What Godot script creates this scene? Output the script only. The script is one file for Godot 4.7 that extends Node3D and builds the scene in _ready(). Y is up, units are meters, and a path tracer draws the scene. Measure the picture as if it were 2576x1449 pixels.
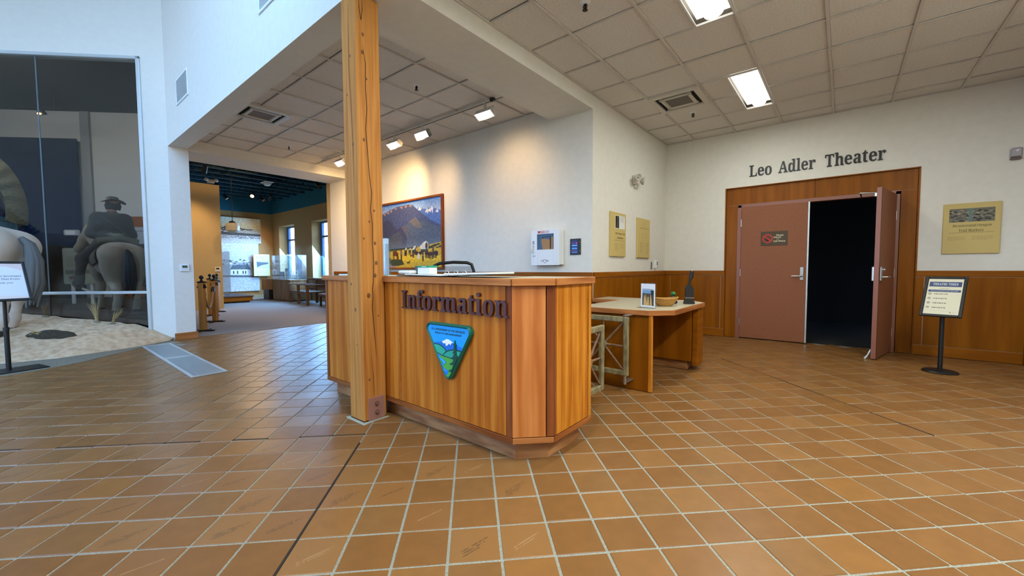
extends Node3D

# ------------------------------------------------------------------ mesh builder
class MB:
	var v := PackedVector3Array()
	var n := PackedVector3Array()
	var u := PackedVector2Array()
	var c := PackedColorArray()
	var col := Color.WHITE
	var colored := false
	func tri(p, q, r, a, b, d, ua := Vector2.ZERO, ub := Vector2.ZERO, ud := Vector2.ZERO):
		if (q - p).cross(r - p).dot(a + b + d) > 0.0:
			var t = q; q = r; r = t
			t = b; b = d; d = t
			t = ub; ub = ud; ud = t
		v.append(p); v.append(q); v.append(r)
		n.append(a); n.append(b); n.append(d)
		u.append(ua); u.append(ub); u.append(ud)
		if colored:
			c.append(col); c.append(col); c.append(col)
	func quad(p, q, r, s, nn = null, uv := true):
		if nn == null:
			nn = (r - p).cross(s - q).normalized()
		tri(p, q, r, nn, nn, nn, Vector2(0, 1), Vector2(1, 1), Vector2(1, 0))
		tri(p, r, s, nn, nn, nn, Vector2(0, 1), Vector2(1, 0), Vector2(0, 0))
	func box(at: Vector3, size: Vector3, bev := 0.0, b := Basis()):
		var h = size * 0.5
		var e = minf(bev, minf(h.x, minf(h.y, h.z)) * 0.9)
		for ax in 3:
			var a1 = (ax + 1) % 3
			var a2 = (ax + 2) % 3
			for s in [-1.0, 1.0]:
				var nn = Vector3.ZERO; nn[ax] = s
				var pts = []
				for k in [[-1, -1], [1, -1], [1, 1], [-1, 1]]:
					var p = Vector3.ZERO
					p[ax] = s * h[ax]; p[a1] = k[0] * (h[a1] - e); p[a2] = k[1] * (h[a2] - e)
					pts.append(at + b * p)
				quad(pts[0], pts[1], pts[2], pts[3], b * nn)
		if e <= 0.0:
			return
		for ax in 3:
			var a1 = (ax + 1) % 3
			var a2 = (ax + 2) % 3
			for s1 in [-1.0, 1.0]:
				for s2 in [-1.0, 1.0]:
					var nn = Vector3.ZERO; nn[a1] = s1; nn[a2] = s2
					var pts = []
					for k in [[-1, 0], [1, 0], [1, 1], [-1, 1]]:
						var p = Vector3.ZERO
						p[ax] = k[0] * (h[ax] - e)
						p[a1] = s1 * (h[a1] - (0.0 if k[1] == 0 else e))
						p[a2] = s2 * (h[a2] - (e if k[1] == 0 else 0.0))
						pts.append(at + b * p)
					quad(pts[0], pts[1], pts[2], pts[3], b * nn.normalized())
		for sx in [-1.0, 1.0]:
			for sy in [-1.0, 1.0]:
				for sz in [-1.0, 1.0]:
					var sg = Vector3(sx, sy, sz)
					var nn = b * sg.normalized()
					tri(at + b * (sg * (h - Vector3(0, e, e))), at + b * (sg * (h - Vector3(e, 0, e))), at + b * (sg * (h - Vector3(e, e, 0))), nn, nn, nn)
	func span(a: Vector3, z: Vector3, bev := 0.0):     # box from corner to corner
		box((a + z) * 0.5, (z - a).abs(), bev)
	func prism(poly: PackedVector2Array, h0: float, h1: float, xf := Transform3D()):   # polygon in xy, extruded along z
		var idx = Geometry2D.triangulate_polygon(poly)
		var zz = xf.basis.z.normalized()
		for i in range(0, idx.size(), 3):
			for s in [[h0, -1.0], [h1, 1.0]]:
				var p = poly[idx[i]]; var q = poly[idx[i + 1]]; var r = poly[idx[i + 2]]
				tri(xf * Vector3(p.x, p.y, s[0]), xf * Vector3(q.x, q.y, s[0]), xf * Vector3(r.x, r.y, s[0]), zz * s[1], zz * s[1], zz * s[1])
		var area = 0.0
		for i in poly.size():
			var p = poly[i]; var q = poly[(i + 1) % poly.size()]
			area += p.cross(q)
		for i in poly.size():
			var p = poly[i]; var q = poly[(i + 1) % poly.size()]
			var d = (q - p)
			if d.length() < 1e-7: continue
			var nn = Vector3(d.y, -d.x, 0).normalized() * (1.0 if area > 0 else -1.0)
			quad(xf * Vector3(p.x, p.y, h0), xf * Vector3(q.x, q.y, h0), xf * Vector3(q.x, q.y, h1), xf * Vector3(p.x, p.y, h1), (xf.basis * nn).normalized())
	func frame_of(d: Vector3) -> Basis:
		var y = d.normalized()
		var x = y.cross(Vector3.UP if absf(y.y) < 0.9 else Vector3.RIGHT).normalized()
		return Basis(x, y, x.cross(y))
	func tube(pts: Array, radii, seg := 10, caps := true, flat := 1.0):
		var rings = []
		var fr = frame_of(pts[1] - pts[0])
		var lastd = (pts[1] - pts[0]).normalized()
		for i in pts.size():
			var d = (pts[mini(i + 1, pts.size() - 1)] - pts[maxi(i - 1, 0)]).normalized()
			if d.distance_to(lastd) > 1e-5 and d.distance_to(-lastd) > 1e-5:
				var axis = lastd.cross(d).normalized()
				fr = Basis(axis, lastd.angle_to(d)) * fr
			lastd = d
			var ring = []
			var r = radii[i] if radii is Array else radii
			for k in seg:
				var a = TAU * k / seg
				var o = fr.x * cos(a) + fr.z * sin(a) * flat
				ring.append([pts[i] + o * r, (fr.x * cos(a) * flat + fr.z * sin(a)).normalized()])
			rings.append(ring)
		for i in pts.size() - 1:
			for k in seg:
				var a = rings[i][k]; var b = rings[i][(k + 1) % seg]; var d = rings[i + 1][(k + 1) % seg]; var e = rings[i + 1][k]
				tri(a[0], b[0], d[0], a[1], b[1], d[1], Vector2(float(k) / seg, i), Vector2(float(k + 1) / seg, i), Vector2(float(k + 1) / seg, i + 1))
				tri(a[0], d[0], e[0], a[1], d[1], e[1], Vector2(float(k) / seg, i), Vector2(float(k + 1) / seg, i + 1), Vector2(float(k) / seg, i + 1))
		if caps:
			for q in [[0, -1.0], [pts.size() - 1, 1.0]]:
				var nn = (pts[1] - pts[0]).normalized() * -1.0 if q[0] == 0 else (pts[-1] - pts[-2]).normalized()
				for k in seg:
					tri(pts[q[0]], rings[q[0]][k][0], rings[q[0]][(k + 1) % seg][0], nn, nn, nn)
	func lathe(prof: Array, seg := 20, xf := Transform3D(), sharp := true):   # prof: Vector2(radius, height)
		for i in prof.size() - 1:
			var p = prof[i]; var q = prof[i + 1]
			var d = (q - p)
			if d.length() < 1e-7: continue
			var n2 = Vector2(d.y, -d.x).normalized()
			for k in seg:
				var a0 = TAU * k / seg; var a1 = TAU * (k + 1) / seg
				var P = func(r, a, y): return xf * Vector3(r * cos(a), y, r * sin(a))
				var N = func(a): return (xf.basis * Vector3(n2.x * cos(a), n2.y, n2.x * sin(a))).normalized()
				tri(P.call(p.x, a0, p.y), P.call(p.x, a1, p.y), P.call(q.x, a1, q.y), N.call(a0), N.call(a1), N.call(a1))
				tri(P.call(p.x, a0, p.y), P.call(q.x, a1, q.y), P.call(q.x, a0, q.y), N.call(a0), N.call(a1), N.call(a0))
	func ball(at: Vector3, r: Vector3, seg := 14, b := Basis()):
		var m = seg / 2
		var P = func(i, k):
			var t = PI * i / m; var a = TAU * k / seg
			return Vector3(sin(t) * cos(a), cos(t), sin(t) * sin(a))
		for i in m:
			for k in seg:
				var q = [P.call(i, k), P.call(i, k + 1), P.call(i + 1, k + 1), P.call(i + 1, k)]
				var pp = []; var nn = []
				for e in q:
					pp.append(at + b * (e * r)); nn.append((b * (e / r)).normalized())
				if i > 0: tri(pp[0], pp[1], pp[2], nn[0], nn[1], nn[2])
				if i < m - 1: tri(pp[0], pp[2], pp[3], nn[0], nn[2], nn[3])
	func sheet(nu: int, nv: int, f: Callable, up := Vector3.UP):     # smooth surface over [0,1]²
		var P = []
		for i in nu + 1:
			for j in nv + 1:
				P.append(f.call(float(i) / nu, float(j) / nv))
		var N = []
		for i in nu + 1:
			for j in nv + 1:
				var du = P[mini(i + 1, nu) * (nv + 1) + j] - P[maxi(i - 1, 0) * (nv + 1) + j]
				var dv = P[i * (nv + 1) + mini(j + 1, nv)] - P[i * (nv + 1) + maxi(j - 1, 0)]
				var nn = du.cross(dv).normalized()
				N.append(nn)
		var sgn = 1.0
		var mid = N[(nu / 2) * (nv + 1) + nv / 2]
		if mid.dot(up) < 0.0: sgn = -1.0
		for i in nu:
			for j in nv:
				var a = i * (nv + 1) + j; var b = a + nv + 1; var d = b + 1; var e = a + 1
				var U = func(k): return Vector2(float(k / (nv + 1)) / nu, float(k % (nv + 1)) / nv)
				tri(P[a], P[b], P[d], N[a] * sgn, N[b] * sgn, N[d] * sgn, U.call(a), U.call(b), U.call(d))
				tri(P[a], P[d], P[e], N[a] * sgn, N[d] * sgn, N[e] * sgn, U.call(a), U.call(d), U.call(e))
	func mesh() -> ArrayMesh:
		var arr = []
		arr.resize(Mesh.ARRAY_MAX)
		arr[Mesh.ARRAY_VERTEX] = v; arr[Mesh.ARRAY_NORMAL] = n; arr[Mesh.ARRAY_TEX_UV] = u
		if colored: arr[Mesh.ARRAY_COLOR] = c
		var m = ArrayMesh.new()
		m.add_surface_from_arrays(Mesh.PRIMITIVE_TRIANGLES, arr)
		return m

# ------------------------------------------------------------------ nodes
func obj(called: String, what, m: Material, parent: Node = self) -> MeshInstance3D:
	var o = MeshInstance3D.new()
	o.name = called
	o.mesh = what.mesh() if what is MB else what
	o.material_override = null
	for i in o.mesh.get_surface_count():
		o.set_surface_override_material(i, m)
	parent.add_child(o, true)
	return o

var taken := {}
func numbered(s: String) -> String:
	taken[s] = taken.get(s, -1) + 1
	return s if taken[s] == 0 else "%s_%03d" % [s, taken[s]]

func tag(o: Node, label: String, category: String, group := "") -> Node:
	o.set_meta("label", label); o.set_meta("category", category)
	if group: o.set_meta("group", group)
	return o

func thing(called: String, label: String, category: String, at := Vector3.ZERO, turn := 0.0, group := "") -> Node3D:
	var o = Node3D.new()
	o.name = numbered(called)
	add_child(o)
	o.position = at; o.rotation.y = turn
	tag(o, label, category, group)
	return o

func struct(called: String) -> Node3D:
	var o = Node3D.new()
	o.name = called
	add_child(o)
	o.set_meta("kind", "structure")
	return o

func sbox(called: String, m: Material, spans: Array, parent: Node = null) -> Node:
	var b = MB.new()
	for s in spans: b.span(s[0], s[1])
	var o = obj(called, b, m, parent if parent else self)
	if parent == null: o.set_meta("kind", "structure")
	return o

func part(called: String, m: Material, at: Vector3, size: Vector3, parent: Node, bev := 0.003, b := Basis()) -> MeshInstance3D:
	var k = MB.new()
	k.box(at, size, bev, b)
	return obj(called, k, m, parent)

# ------------------------------------------------------------------ materials
func mat(c: Color, rough := 0.6, metal := 0.0) -> StandardMaterial3D:
	var m = StandardMaterial3D.new()
	m.albedo_color = c; m.roughness = rough; m.metallic = metal
	return m

func noise_tex(freq: float, octaves: int, cols: Array, offs: Array, sz := 512, seed_ := 1, type := FastNoiseLite.TYPE_SIMPLEX_SMOOTH) -> NoiseTexture2D:
	var f = FastNoiseLite.new()
	f.noise_type = type; f.frequency = freq; f.fractal_octaves = octaves; f.seed = seed_
	var t = NoiseTexture2D.new()
	t.width = sz; t.height = sz; t.seamless = true; t.noise = f
	var g = Gradient.new()
	g.offsets = PackedFloat32Array(offs); g.colors = PackedColorArray(cols)
	t.color_ramp = g
	return t

func tri_mat(tex: Texture2D, scale: Vector3, rough := 0.5, tint := Color.WHITE) -> StandardMaterial3D:
	var m = mat(tint, rough)
	m.albedo_texture = tex
	m.uv1_triplanar = true; m.uv1_world_triplanar = true; m.uv1_scale = scale
	return m

func glow(c: Color, e: float) -> StandardMaterial3D:
	var m = mat(Color(0.9, 0.9, 0.9), 0.5)
	m.emission_enabled = true; m.emission = c; m.emission_energy_multiplier = e
	return m

func glass(a := 0.06, tint := Color(0.85, 0.95, 0.95)) -> StandardMaterial3D:
	var m = mat(Color(tint.r, tint.g, tint.b, a), 0.02)
	m.transparency = BaseMaterial3D.TRANSPARENCY_ALPHA
	return m

func img_mat(img: Image, rough := 0.5) -> StandardMaterial3D:
	var m = mat(Color.WHITE, rough)
	m.albedo_texture = ImageTexture.create_from_image(img)
	return m

# ------------------------------------------------------------------ flat print
func canvas(w: int, h: int, c: Color) -> Image:
	var i = Image.create(w, h, false, Image.FORMAT_RGB8)
	i.fill(c)
	return i

func poly(img: Image, pts: Array, c: Color):      # pts in 0..1, y down
	var w = img.get_width(); var h = img.get_height()
	var lo = 1e9; var hi = -1e9
	for p in pts:
		lo = minf(lo, p[1] * h); hi = maxf(hi, p[1] * h)
	for y in range(maxi(0, int(lo)), mini(h - 1, int(hi)) + 1):
		var yc = y + 0.5
		var xs = []
		for k in pts.size():
			var a = pts[k]; var b = pts[(k + 1) % pts.size()]
			var ya = a[1] * h; var yb = b[1] * h
			if (ya <= yc) != (yb <= yc):
				xs.append((a[0] + (yc - ya) / (yb - ya) * (b[0] - a[0])) * w)
		xs.sort()
		for k in range(0, xs.size() - 1, 2):
			var x0 = clampi(int(round(xs[k])), 0, w); var x1 = clampi(int(round(xs[k + 1])), 0, w)
			if x1 > x0: img.fill_rect(Rect2i(x0, y, x1 - x0, 1), c)

func oval(img: Image, cx: float, cy: float, rx: float, ry: float, c: Color):
	var pts = []
	for k in 18: pts.append([cx + rx * cos(TAU * k / 18), cy + ry * sin(TAU * k / 18)])
	poly(img, pts, c)

func grad(img: Image, y0: float, y1: float, a: Color, b: Color):
	var h = img.get_height()
	for y in range(int(y0 * h), int(y1 * h)):
		img.fill_rect(Rect2i(0, y, img.get_width(), 1), a.lerp(b, (float(y) / h - y0) / (y1 - y0)))

func speckle(img: Image, amount: float, seed_: int, freq := 0.08):
	var f = FastNoiseLite.new()
	f.seed = seed_; f.frequency = freq; f.fractal_octaves = 4
	for y in img.get_height():
		for x in img.get_width():
			var k = 1.0 + f.get_noise_2d(x, y) * amount
			var c = img.get_pixel(x, y)
			img.set_pixel(x, y, Color(c.r * k, c.g * k, c.b * k))

func lines_of_text(img: Image, x0: float, x1: float, y0: float, y1: float, n: int, c: Color, seed_: int):   # grey rows of body print
	var r = RandomNumberGenerator.new(); r.seed = seed_
	var w = img.get_width(); var h = img.get_height()
	for k in n:
		var y = int((y0 + (y1 - y0) * k / maxi(1, n - 1)) * h)
		var x = x0
		var stop = x1 - (r.randf() * 0.3 * (x1 - x0) if k == n - 1 else r.randf() * 0.05 * (x1 - x0))
		while x < stop:
			var l = r.randf_range(0.012, 0.05)
			img.fill_rect(Rect2i(int(x * w), y, maxi(1, int(minf(l, stop - x) * w)), maxi(1, int(0.35 * (y1 - y0) / n * h))), c)
			x += l + 0.01

func face(called: String, m: Material, parent: Node, at: Vector3, w: float, h: float, d := 0.002, b := Basis()) -> MeshInstance3D:   # a thin printed board, print on its +z side
	var k = MB.new()
	k.box(at, Vector3(w, h, d), 0.0, b)
	for i in range(0, k.u.size()):
		var p = b.inverse() * (k.v[i] - at)
		k.u[i] = Vector2(p.x / w + 0.5, 0.5 - p.y / h)
	return obj(called, k, m, parent)

# ------------------------------------------------------------------ lettering
var serif: SystemFont
var serif_bold: SystemFont
var sans: SystemFont
var sans_bold: SystemFont
func font(called: String, weight: int) -> SystemFont:
	var f = SystemFont.new()
	f.font_names = PackedStringArray([called]); f.font_weight = weight
	return f

func text_mesh(s: String, f: Font, depth: float) -> TextMesh:
	var t = TextMesh.new()
	t.text = s; t.font = f; t.font_size = 64; t.pixel_size = 0.01; t.depth = depth
	t.curve_step = 1.5
	t.horizontal_alignment = HORIZONTAL_ALIGNMENT_LEFT
	return t

func letters(parent: Node, s: String, f: Font, x0: float, x1: float, base: float, cap: float, z: float, m: Material, depth: float):
	var whole = text_mesh(s, f, 0.1).get_aabb()
	var cap0 = text_mesh("I", f, 0.1).get_aabb()
	var sx = (x1 - x0) / whole.size.x; var sy = cap / cap0.size.y
	for i in s.length():
		if s[i] == " ": continue
		var t = text_mesh(s[i], f, depth)
		var o = obj("letter", t, m, parent)
		var off = f.get_string_size(s.substr(0, i), HORIZONTAL_ALIGNMENT_LEFT, -1, 64).x * 0.01
		o.scale = Vector3(sx, sy, 1)
		o.position = Vector3(x0 + (off - whole.position.x) * sx, base - cap0.position.y * sy, z)

func print_text(parent: Node, s: String, f: Font, cx: float, cy: float, w: float, h: float, z: float, m: Material, b := Basis(), org := Vector3.ZERO):
	var t = text_mesh(s, f, 0.001)
	var a = t.get_aabb()
	var o = obj("lettering", t, m, parent)
	var sc = Vector3(w / a.size.x, h / a.size.y, 1)
	var at = Vector3(cx, cy, z) - Vector3((a.position.x + a.size.x / 2) * sc.x, (a.position.y + a.size.y / 2) * sc.y, 0)
	o.transform = Transform3D(b * Basis.from_scale(sc), org + b * at)

# ------------------------------------------------------------------ one smooth body out of tapered bones
func body_mesh(bones: Array, cell: float, blend: float, tint = null) -> ArrayMesh:
	var lo = Vector3.ONE * 1e9; var hi = -lo
	var k = 1.0 / blend
	var reach = blend * 5.0
	for b in bones:
		for q in [[b[0], b[1]], [b[2], b[3]]]:
			lo = lo.min(q[0] - Vector3.ONE * (q[1] + cell * 3)); hi = hi.max(q[0] + Vector3.ONE * (q[1] + cell * 3))
	var nx = int((hi.x - lo.x) / cell) + 2; var ny = int((hi.y - lo.y) / cell) + 2; var nz = int((hi.z - lo.z) / cell) + 2
	var acc = PackedFloat32Array(); acc.resize(nx * ny * nz)
	for b in bones:
		var a: Vector3 = b[0]; var ra: float = b[1]; var e: Vector3 = b[2]; var rb: float = b[3]
		var rm = maxf(ra, rb) + reach
		var l = (a.min(e) - Vector3.ONE * rm - lo) / cell
		var g = (a.max(e) + Vector3.ONE * rm - lo) / cell
		var d = e - a
		var dd = maxf(d.length_squared(), 1e-9)
		var x0 = maxi(0, int(l.x)); var x1 = mini(nx - 1, int(g.x)); var y0 = maxi(0, int(l.y)); var y1 = mini(ny - 1, int(g.y))
		var z0 = maxi(0, int(l.z)); var z1 = mini(nz - 1, int(g.z))
		for x in range(x0, x1 + 1):
			for y in range(y0, y1 + 1):
				var at = (x * ny + y) * nz
				for z in range(z0, z1 + 1):
					var p = lo + Vector3(x, y, z) * cell - a
					var t = clampf(p.dot(d) / dd, 0.0, 1.0)
					var s = (p - d * t).length() - (ra + (rb - ra) * t)
					if s < reach:
						acc[at + z] += exp(-k * maxf(s, -blend * 8.0))
	# surface nets
	var idx = PackedInt32Array(); idx.resize(nx * ny * nz); idx.fill(-1)
	var vs = PackedVector3Array(); var ns = PackedVector3Array(); var cs = PackedColorArray()
	var offs = [0, 1, nz, nz + 1, ny * nz, ny * nz + 1, ny * nz + nz, ny * nz + nz + 1]
	var crn = [Vector3(0, 0, 0), Vector3(0, 0, 1), Vector3(0, 1, 0), Vector3(0, 1, 1), Vector3(1, 0, 0), Vector3(1, 0, 1), Vector3(1, 1, 0), Vector3(1, 1, 1)]
	var edges = [[0, 1], [2, 3], [4, 5], [6, 7], [0, 2], [1, 3], [4, 6], [5, 7], [0, 4], [1, 5], [2, 6], [3, 7]]
	for x in nx - 1:
		for y in ny - 1:
			var at0 = (x * ny + y) * nz
			for z in nz - 1:
				var at = at0 + z
				var first = acc[at] > 1.0
				var cut = false
				for q in 7:
					if (acc[at + offs[q + 1]] > 1.0) != first:
						cut = true
						break
				if not cut: continue
				var val = []
				for q in 8: val.append(log(maxf(acc[at + offs[q]], 1e-12)) / k)
				var sum = Vector3.ZERO; var cnt = 0
				for ed in edges:
					var va = val[ed[0]]; var vb = val[ed[1]]
					if (va > 0.0) != (vb > 0.0):
						sum += crn[ed[0]].lerp(crn[ed[1]], va / (va - vb)); cnt += 1
				var P = lo + (Vector3(x, y, z) + sum / cnt) * cell
				var grad_ = Vector3(val[4] + val[5] + val[6] + val[7] - val[0] - val[1] - val[2] - val[3], val[2] + val[3] + val[6] + val[7] - val[0] - val[1] - val[4] - val[5], val[1] + val[3] + val[5] + val[7] - val[0] - val[2] - val[4] - val[6])
				idx[at] = vs.size()
				vs.append(P); ns.append(-grad_.normalized())
				if tint: cs.append(tint.call(P))
	var tr = PackedInt32Array()
	var sx = ny * nz; var sy = nz
	var around = [[sx, [0, -sy, -sy - 1, -1]], [sy, [0, -sx, -sx - 1, -1]], [1, [0, -sx, -sx - sy, -sy]]]
	for x in range(1, nx - 1):
		for y in range(1, ny - 1):
			for z in range(1, nz - 1):
				var at = (x * ny + y) * nz + z
				if idx[at] < 0: continue
				var inside = acc[at] > 1.0
				for w in around:
					if (acc[at + w[0]] > 1.0) == inside: continue
					var q = []
					for o in w[1]: q.append(idx[at + o])
					if q.min() < 0: continue
					for t in [[0, 1, 2], [0, 2, 3]]:
						var a = q[t[0]]; var b = q[t[1]]; var c = q[t[2]]
						if (vs[b] - vs[a]).cross(vs[c] - vs[a]).dot(ns[a] + ns[b] + ns[c]) > 0.0:
							var h = b; b = c; c = h
						tr.append(a); tr.append(b); tr.append(c)
	var arr = []
	arr.resize(Mesh.ARRAY_MAX)
	arr[Mesh.ARRAY_VERTEX] = vs; arr[Mesh.ARRAY_NORMAL] = ns; arr[Mesh.ARRAY_INDEX] = tr
	if tint: arr[Mesh.ARRAY_COLOR] = cs
	var m = ArrayMesh.new()
	m.add_surface_from_arrays(Mesh.PRIMITIVE_TRIANGLES, arr)
	return m

# ------------------------------------------------------------------ the place
const EYE := Vector3(0, 1.09, 0)
const DAY := Color(0.49, 0.745, 1.0)
const FLUO := Color(0.96, 0.985, 0.96)
const WARM := Color(1.0, 0.82, 0.58)
var M := {}
var DF := Transform3D(Basis(Vector3.UP, PI / 4), Vector3(-8, 0, -1.5))     # the glass wall's own axes: x along it, z towards the hall
var rng := RandomNumberGenerator.new()

func area(at: Vector3, size: Vector2, towards: Vector3, c: Color, e: float, called: String):
	var l = AreaLight3D.new()
	l.name = called
	add_child(l, true)
	l.area_size = size
	l.light_color = c; l.light_energy = e
	l.shadow_enabled = true
	l.set("area_range", 30.0); l.set("area_attenuation", 2.0)
	l.look_at_from_position(at, at + towards, Vector3.UP if absf(towards.normalized().y) < 0.9 else Vector3.FORWARD)

func spot(at: Vector3, target: Vector3, angle: float, c: Color, e: float, size := 0.05, soft := 0.8):
	var l = SpotLight3D.new()
	l.name = "spot"
	add_child(l, true)
	l.spot_angle = angle; l.spot_angle_attenuation = soft; l.spot_range = 30.0; l.spot_attenuation = 2.0
	l.light_color = c; l.light_energy = e; l.light_size = size; l.shadow_enabled = true
	l.look_at_from_position(at, target, Vector3.UP if absf((target - at).normalized().y) < 0.95 else Vector3.FORWARD)

func _ready():
	rng.seed = 7
	# camera
	var cam = Camera3D.new()
	cam.name = "camera"
	add_child(cam)
	cam.position = EYE
	cam.rotation = Vector3(-0.04983, 0.686448, -0.00482)
	cam.fov = 71.05; cam.near = 0.05; cam.far = 200.0
	cam.current = true
	# sky
	var we = WorldEnvironment.new()
	we.name = "world"
	var env = Environment.new()
	env.background_mode = Environment.BG_SKY
	var sm = ProceduralSkyMaterial.new()
	sm.sky_top_color = Color(0.55, 0.75, 1.0); sm.sky_horizon_color = Color(0.86, 0.93, 1.0)
	sm.ground_horizon_color = Color(0.75, 0.78, 0.8); sm.ground_bottom_color = Color(0.5, 0.5, 0.5)
	sm.sky_energy_multiplier = 2.6; sm.ground_energy_multiplier = 1.6
	var sky = Sky.new(); sky.sky_material = sm
	env.sky = sky
	env.tonemap_mode = Environment.TONE_MAPPER_LINEAR
	env.tonemap_exposure = 1.13
	env.sdfgi_enabled = true; env.ssao_enabled = true; env.ssil_enabled = true
	we.environment = env
	add_child(we)
	# daylight through the tall hall windows behind the camera
	area(Vector3(-4.3, 3.1, 3.85), Vector2(3.6, 5.4), Vector3(-0.1, -0.12, -1), DAY, 2.0, "daylight_hall")
	area(Vector3(-11.9, 3.3, 3.85), Vector2(2.8, 5.0), Vector3(0.25, -0.1, -1), DAY, 6.0, "daylight_hall_side")
	area(Vector3(-2.42, 5.0, 1.3), Vector2(4.4, 2.0), Vector3(-1, -0.25, 0), DAY, 10.5, "daylight_clerestory")
	area(Vector3(-16.08, 1.75, -6.5), Vector2(1.25, 1.8), Vector3(0, -0.75, 1), DAY, 19.0, "daylight_museum")
	area(Vector3(-13.36, 1.75, -6.5), Vector2(1.25, 1.8), Vector3(0, -0.75, 1), DAY, 19.0, "daylight_museum")
	serif = font("Droid Serif", 400); serif_bold = font("Droid Serif", 700)
	sans = font("Droid Sans", 400); sans_bold = font("Droid Sans", 700)
	materials()
	shell()
	tiled_floor()
	ceilings()
	wainscot()
	theater_doors()
	museum_shell()
	diorama_shell()
	lamps()
	desk()
	post()
	counter_things()
	back_desk()
	gates()
	wall_things()
	floor_signs()
	rock_and_horses()
	museum_things()

func materials():
	M.wall = tri_mat(noise_tex(0.02, 4, [Color(0.84, 0.825, 0.785), Color(0.855, 0.84, 0.80)], [0.2, 0.8]), Vector3.ONE * 0.8, 0.8)
	M.ceil = tri_mat(noise_tex(0.06, 4, [Color(0.74, 0.72, 0.69), Color(0.835, 0.815, 0.785), Color(0.855, 0.835, 0.805)], [0.15, 0.42, 0.8], 512, 5), Vector3.ONE * 2.2, 0.9)
	M.ceil_grid = mat(Color(0.77, 0.75, 0.72), 0.6)
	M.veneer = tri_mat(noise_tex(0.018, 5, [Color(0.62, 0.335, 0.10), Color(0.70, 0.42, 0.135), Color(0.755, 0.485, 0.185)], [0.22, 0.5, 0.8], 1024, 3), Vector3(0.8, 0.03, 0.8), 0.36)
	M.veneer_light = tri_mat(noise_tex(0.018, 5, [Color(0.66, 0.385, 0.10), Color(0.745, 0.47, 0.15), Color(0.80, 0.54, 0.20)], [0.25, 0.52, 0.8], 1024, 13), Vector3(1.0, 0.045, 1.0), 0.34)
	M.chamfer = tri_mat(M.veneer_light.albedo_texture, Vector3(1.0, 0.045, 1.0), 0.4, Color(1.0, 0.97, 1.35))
	M.rail = tri_mat(noise_tex(0.02, 5, [Color(0.46, 0.25, 0.11), Color(0.62, 0.37, 0.18)], [0.25, 0.8], 512, 4), Vector3(0.12, 1.6, 0.12), 0.36)
	M.edge = tri_mat(noise_tex(0.02, 5, [Color(0.55, 0.33, 0.17), Color(0.72, 0.47, 0.27)], [0.25, 0.8], 512, 9), Vector3(0.12, 2.0, 0.12), 0.36)
	M.stile = tri_mat(noise_tex(0.02, 5, [Color(0.40, 0.20, 0.10), Color(0.55, 0.31, 0.16)], [0.25, 0.8], 512, 6), Vector3(1.6, 0.08, 1.6), 0.36)
	M.kick = tri_mat(noise_tex(0.02, 5, [Color(0.50, 0.31, 0.16), Color(0.66, 0.47, 0.29)], [0.25, 0.8], 512, 8), Vector3(0.25, 1.6, 0.25), 0.6)
	M.wains = tri_mat(noise_tex(0.018, 5, [Color(0.48, 0.265, 0.02), Color(0.515, 0.295, 0.03), Color(0.55, 0.32, 0.04)], [0.25, 0.52, 0.8], 512, 23), Vector3(0.8, 0.06, 0.8), 0.4)
	M.wains_rail = tri_mat(noise_tex(0.02, 5, [Color(0.50, 0.275, 0.03), Color(0.57, 0.33, 0.05)], [0.25, 0.8], 512, 24), Vector3(0.1, 1.5, 0.1), 0.4)
	M.reveal = mat(Color(0.72, 0.56, 0.42), 0.5)
	M.laminate = tri_mat(noise_tex(0.2, 3, [Color(0.66, 0.62, 0.52), Color(0.72, 0.68, 0.58)], [0.3, 0.7]), Vector3.ONE * 2.0, 0.4)
	M.timber = tri_mat(noise_tex(0.016, 5, [Color(0.635, 0.405, 0.185), Color(0.71, 0.485, 0.24), Color(0.75, 0.535, 0.285)], [0.1, 0.5, 0.9], 1024, 31), Vector3(1.9, 0.06, 1.9), 0.55)
	M.knot = mat(Color(0.43, 0.26, 0.135), 0.6)
	M.crack = mat(Color(0.17, 0.10, 0.05), 0.9)
	M.door = tri_mat(noise_tex(0.05, 3, [Color(0.525, 0.335, 0.235), Color(0.54, 0.345, 0.245)], [0.3, 0.7]), Vector3.ONE, 0.45)
	M.door_frame = mat(Color(0.52, 0.32, 0.25), 0.4)
	M.steel = mat(Color(0.72, 0.72, 0.70), 0.32, 0.9)
	M.alu = mat(Color(0.78, 0.80, 0.80), 0.4, 0.6)
	M.black = mat(Color(0.035, 0.035, 0.04), 0.45)
	M.dark = mat(Color(0.02, 0.02, 0.022), 0.9)
	M.white = mat(Color(0.86, 0.87, 0.88), 0.4)
	M.offwhite = mat(Color(0.78, 0.76, 0.71), 0.5)
	M.paper = mat(Color(0.88, 0.88, 0.86), 0.8)
	M.ink = mat(Color(0.08, 0.07, 0.06), 0.7)
	M.grout = tri_mat(noise_tex(0.1, 3, [Color(0.50, 0.505, 0.465), Color(0.59, 0.595, 0.55)], [0.3, 0.7]), Vector3.ONE * 2.0, 0.85)
	M.carpet = tri_mat(noise_tex(0.3, 3, [Color(0.48, 0.445, 0.425), Color(0.57, 0.53, 0.505)], [0.3, 0.7]), Vector3.ONE * 2.5, 0.95)
	M.tan = tri_mat(noise_tex(0.02, 3, [Color(0.68, 0.59, 0.42), Color(0.69, 0.60, 0.43)], [0.1, 0.9]), Vector3.ONE * 0.7, 0.8)
	M.ochre = tri_mat(noise_tex(0.02, 3, [Color(0.64, 0.475, 0.27), Color(0.655, 0.485, 0.28)], [0.1, 0.9]), Vector3.ONE * 0.7, 0.8)
	M.teal = mat(Color(0.05, 0.33, 0.40), 0.8)
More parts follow.
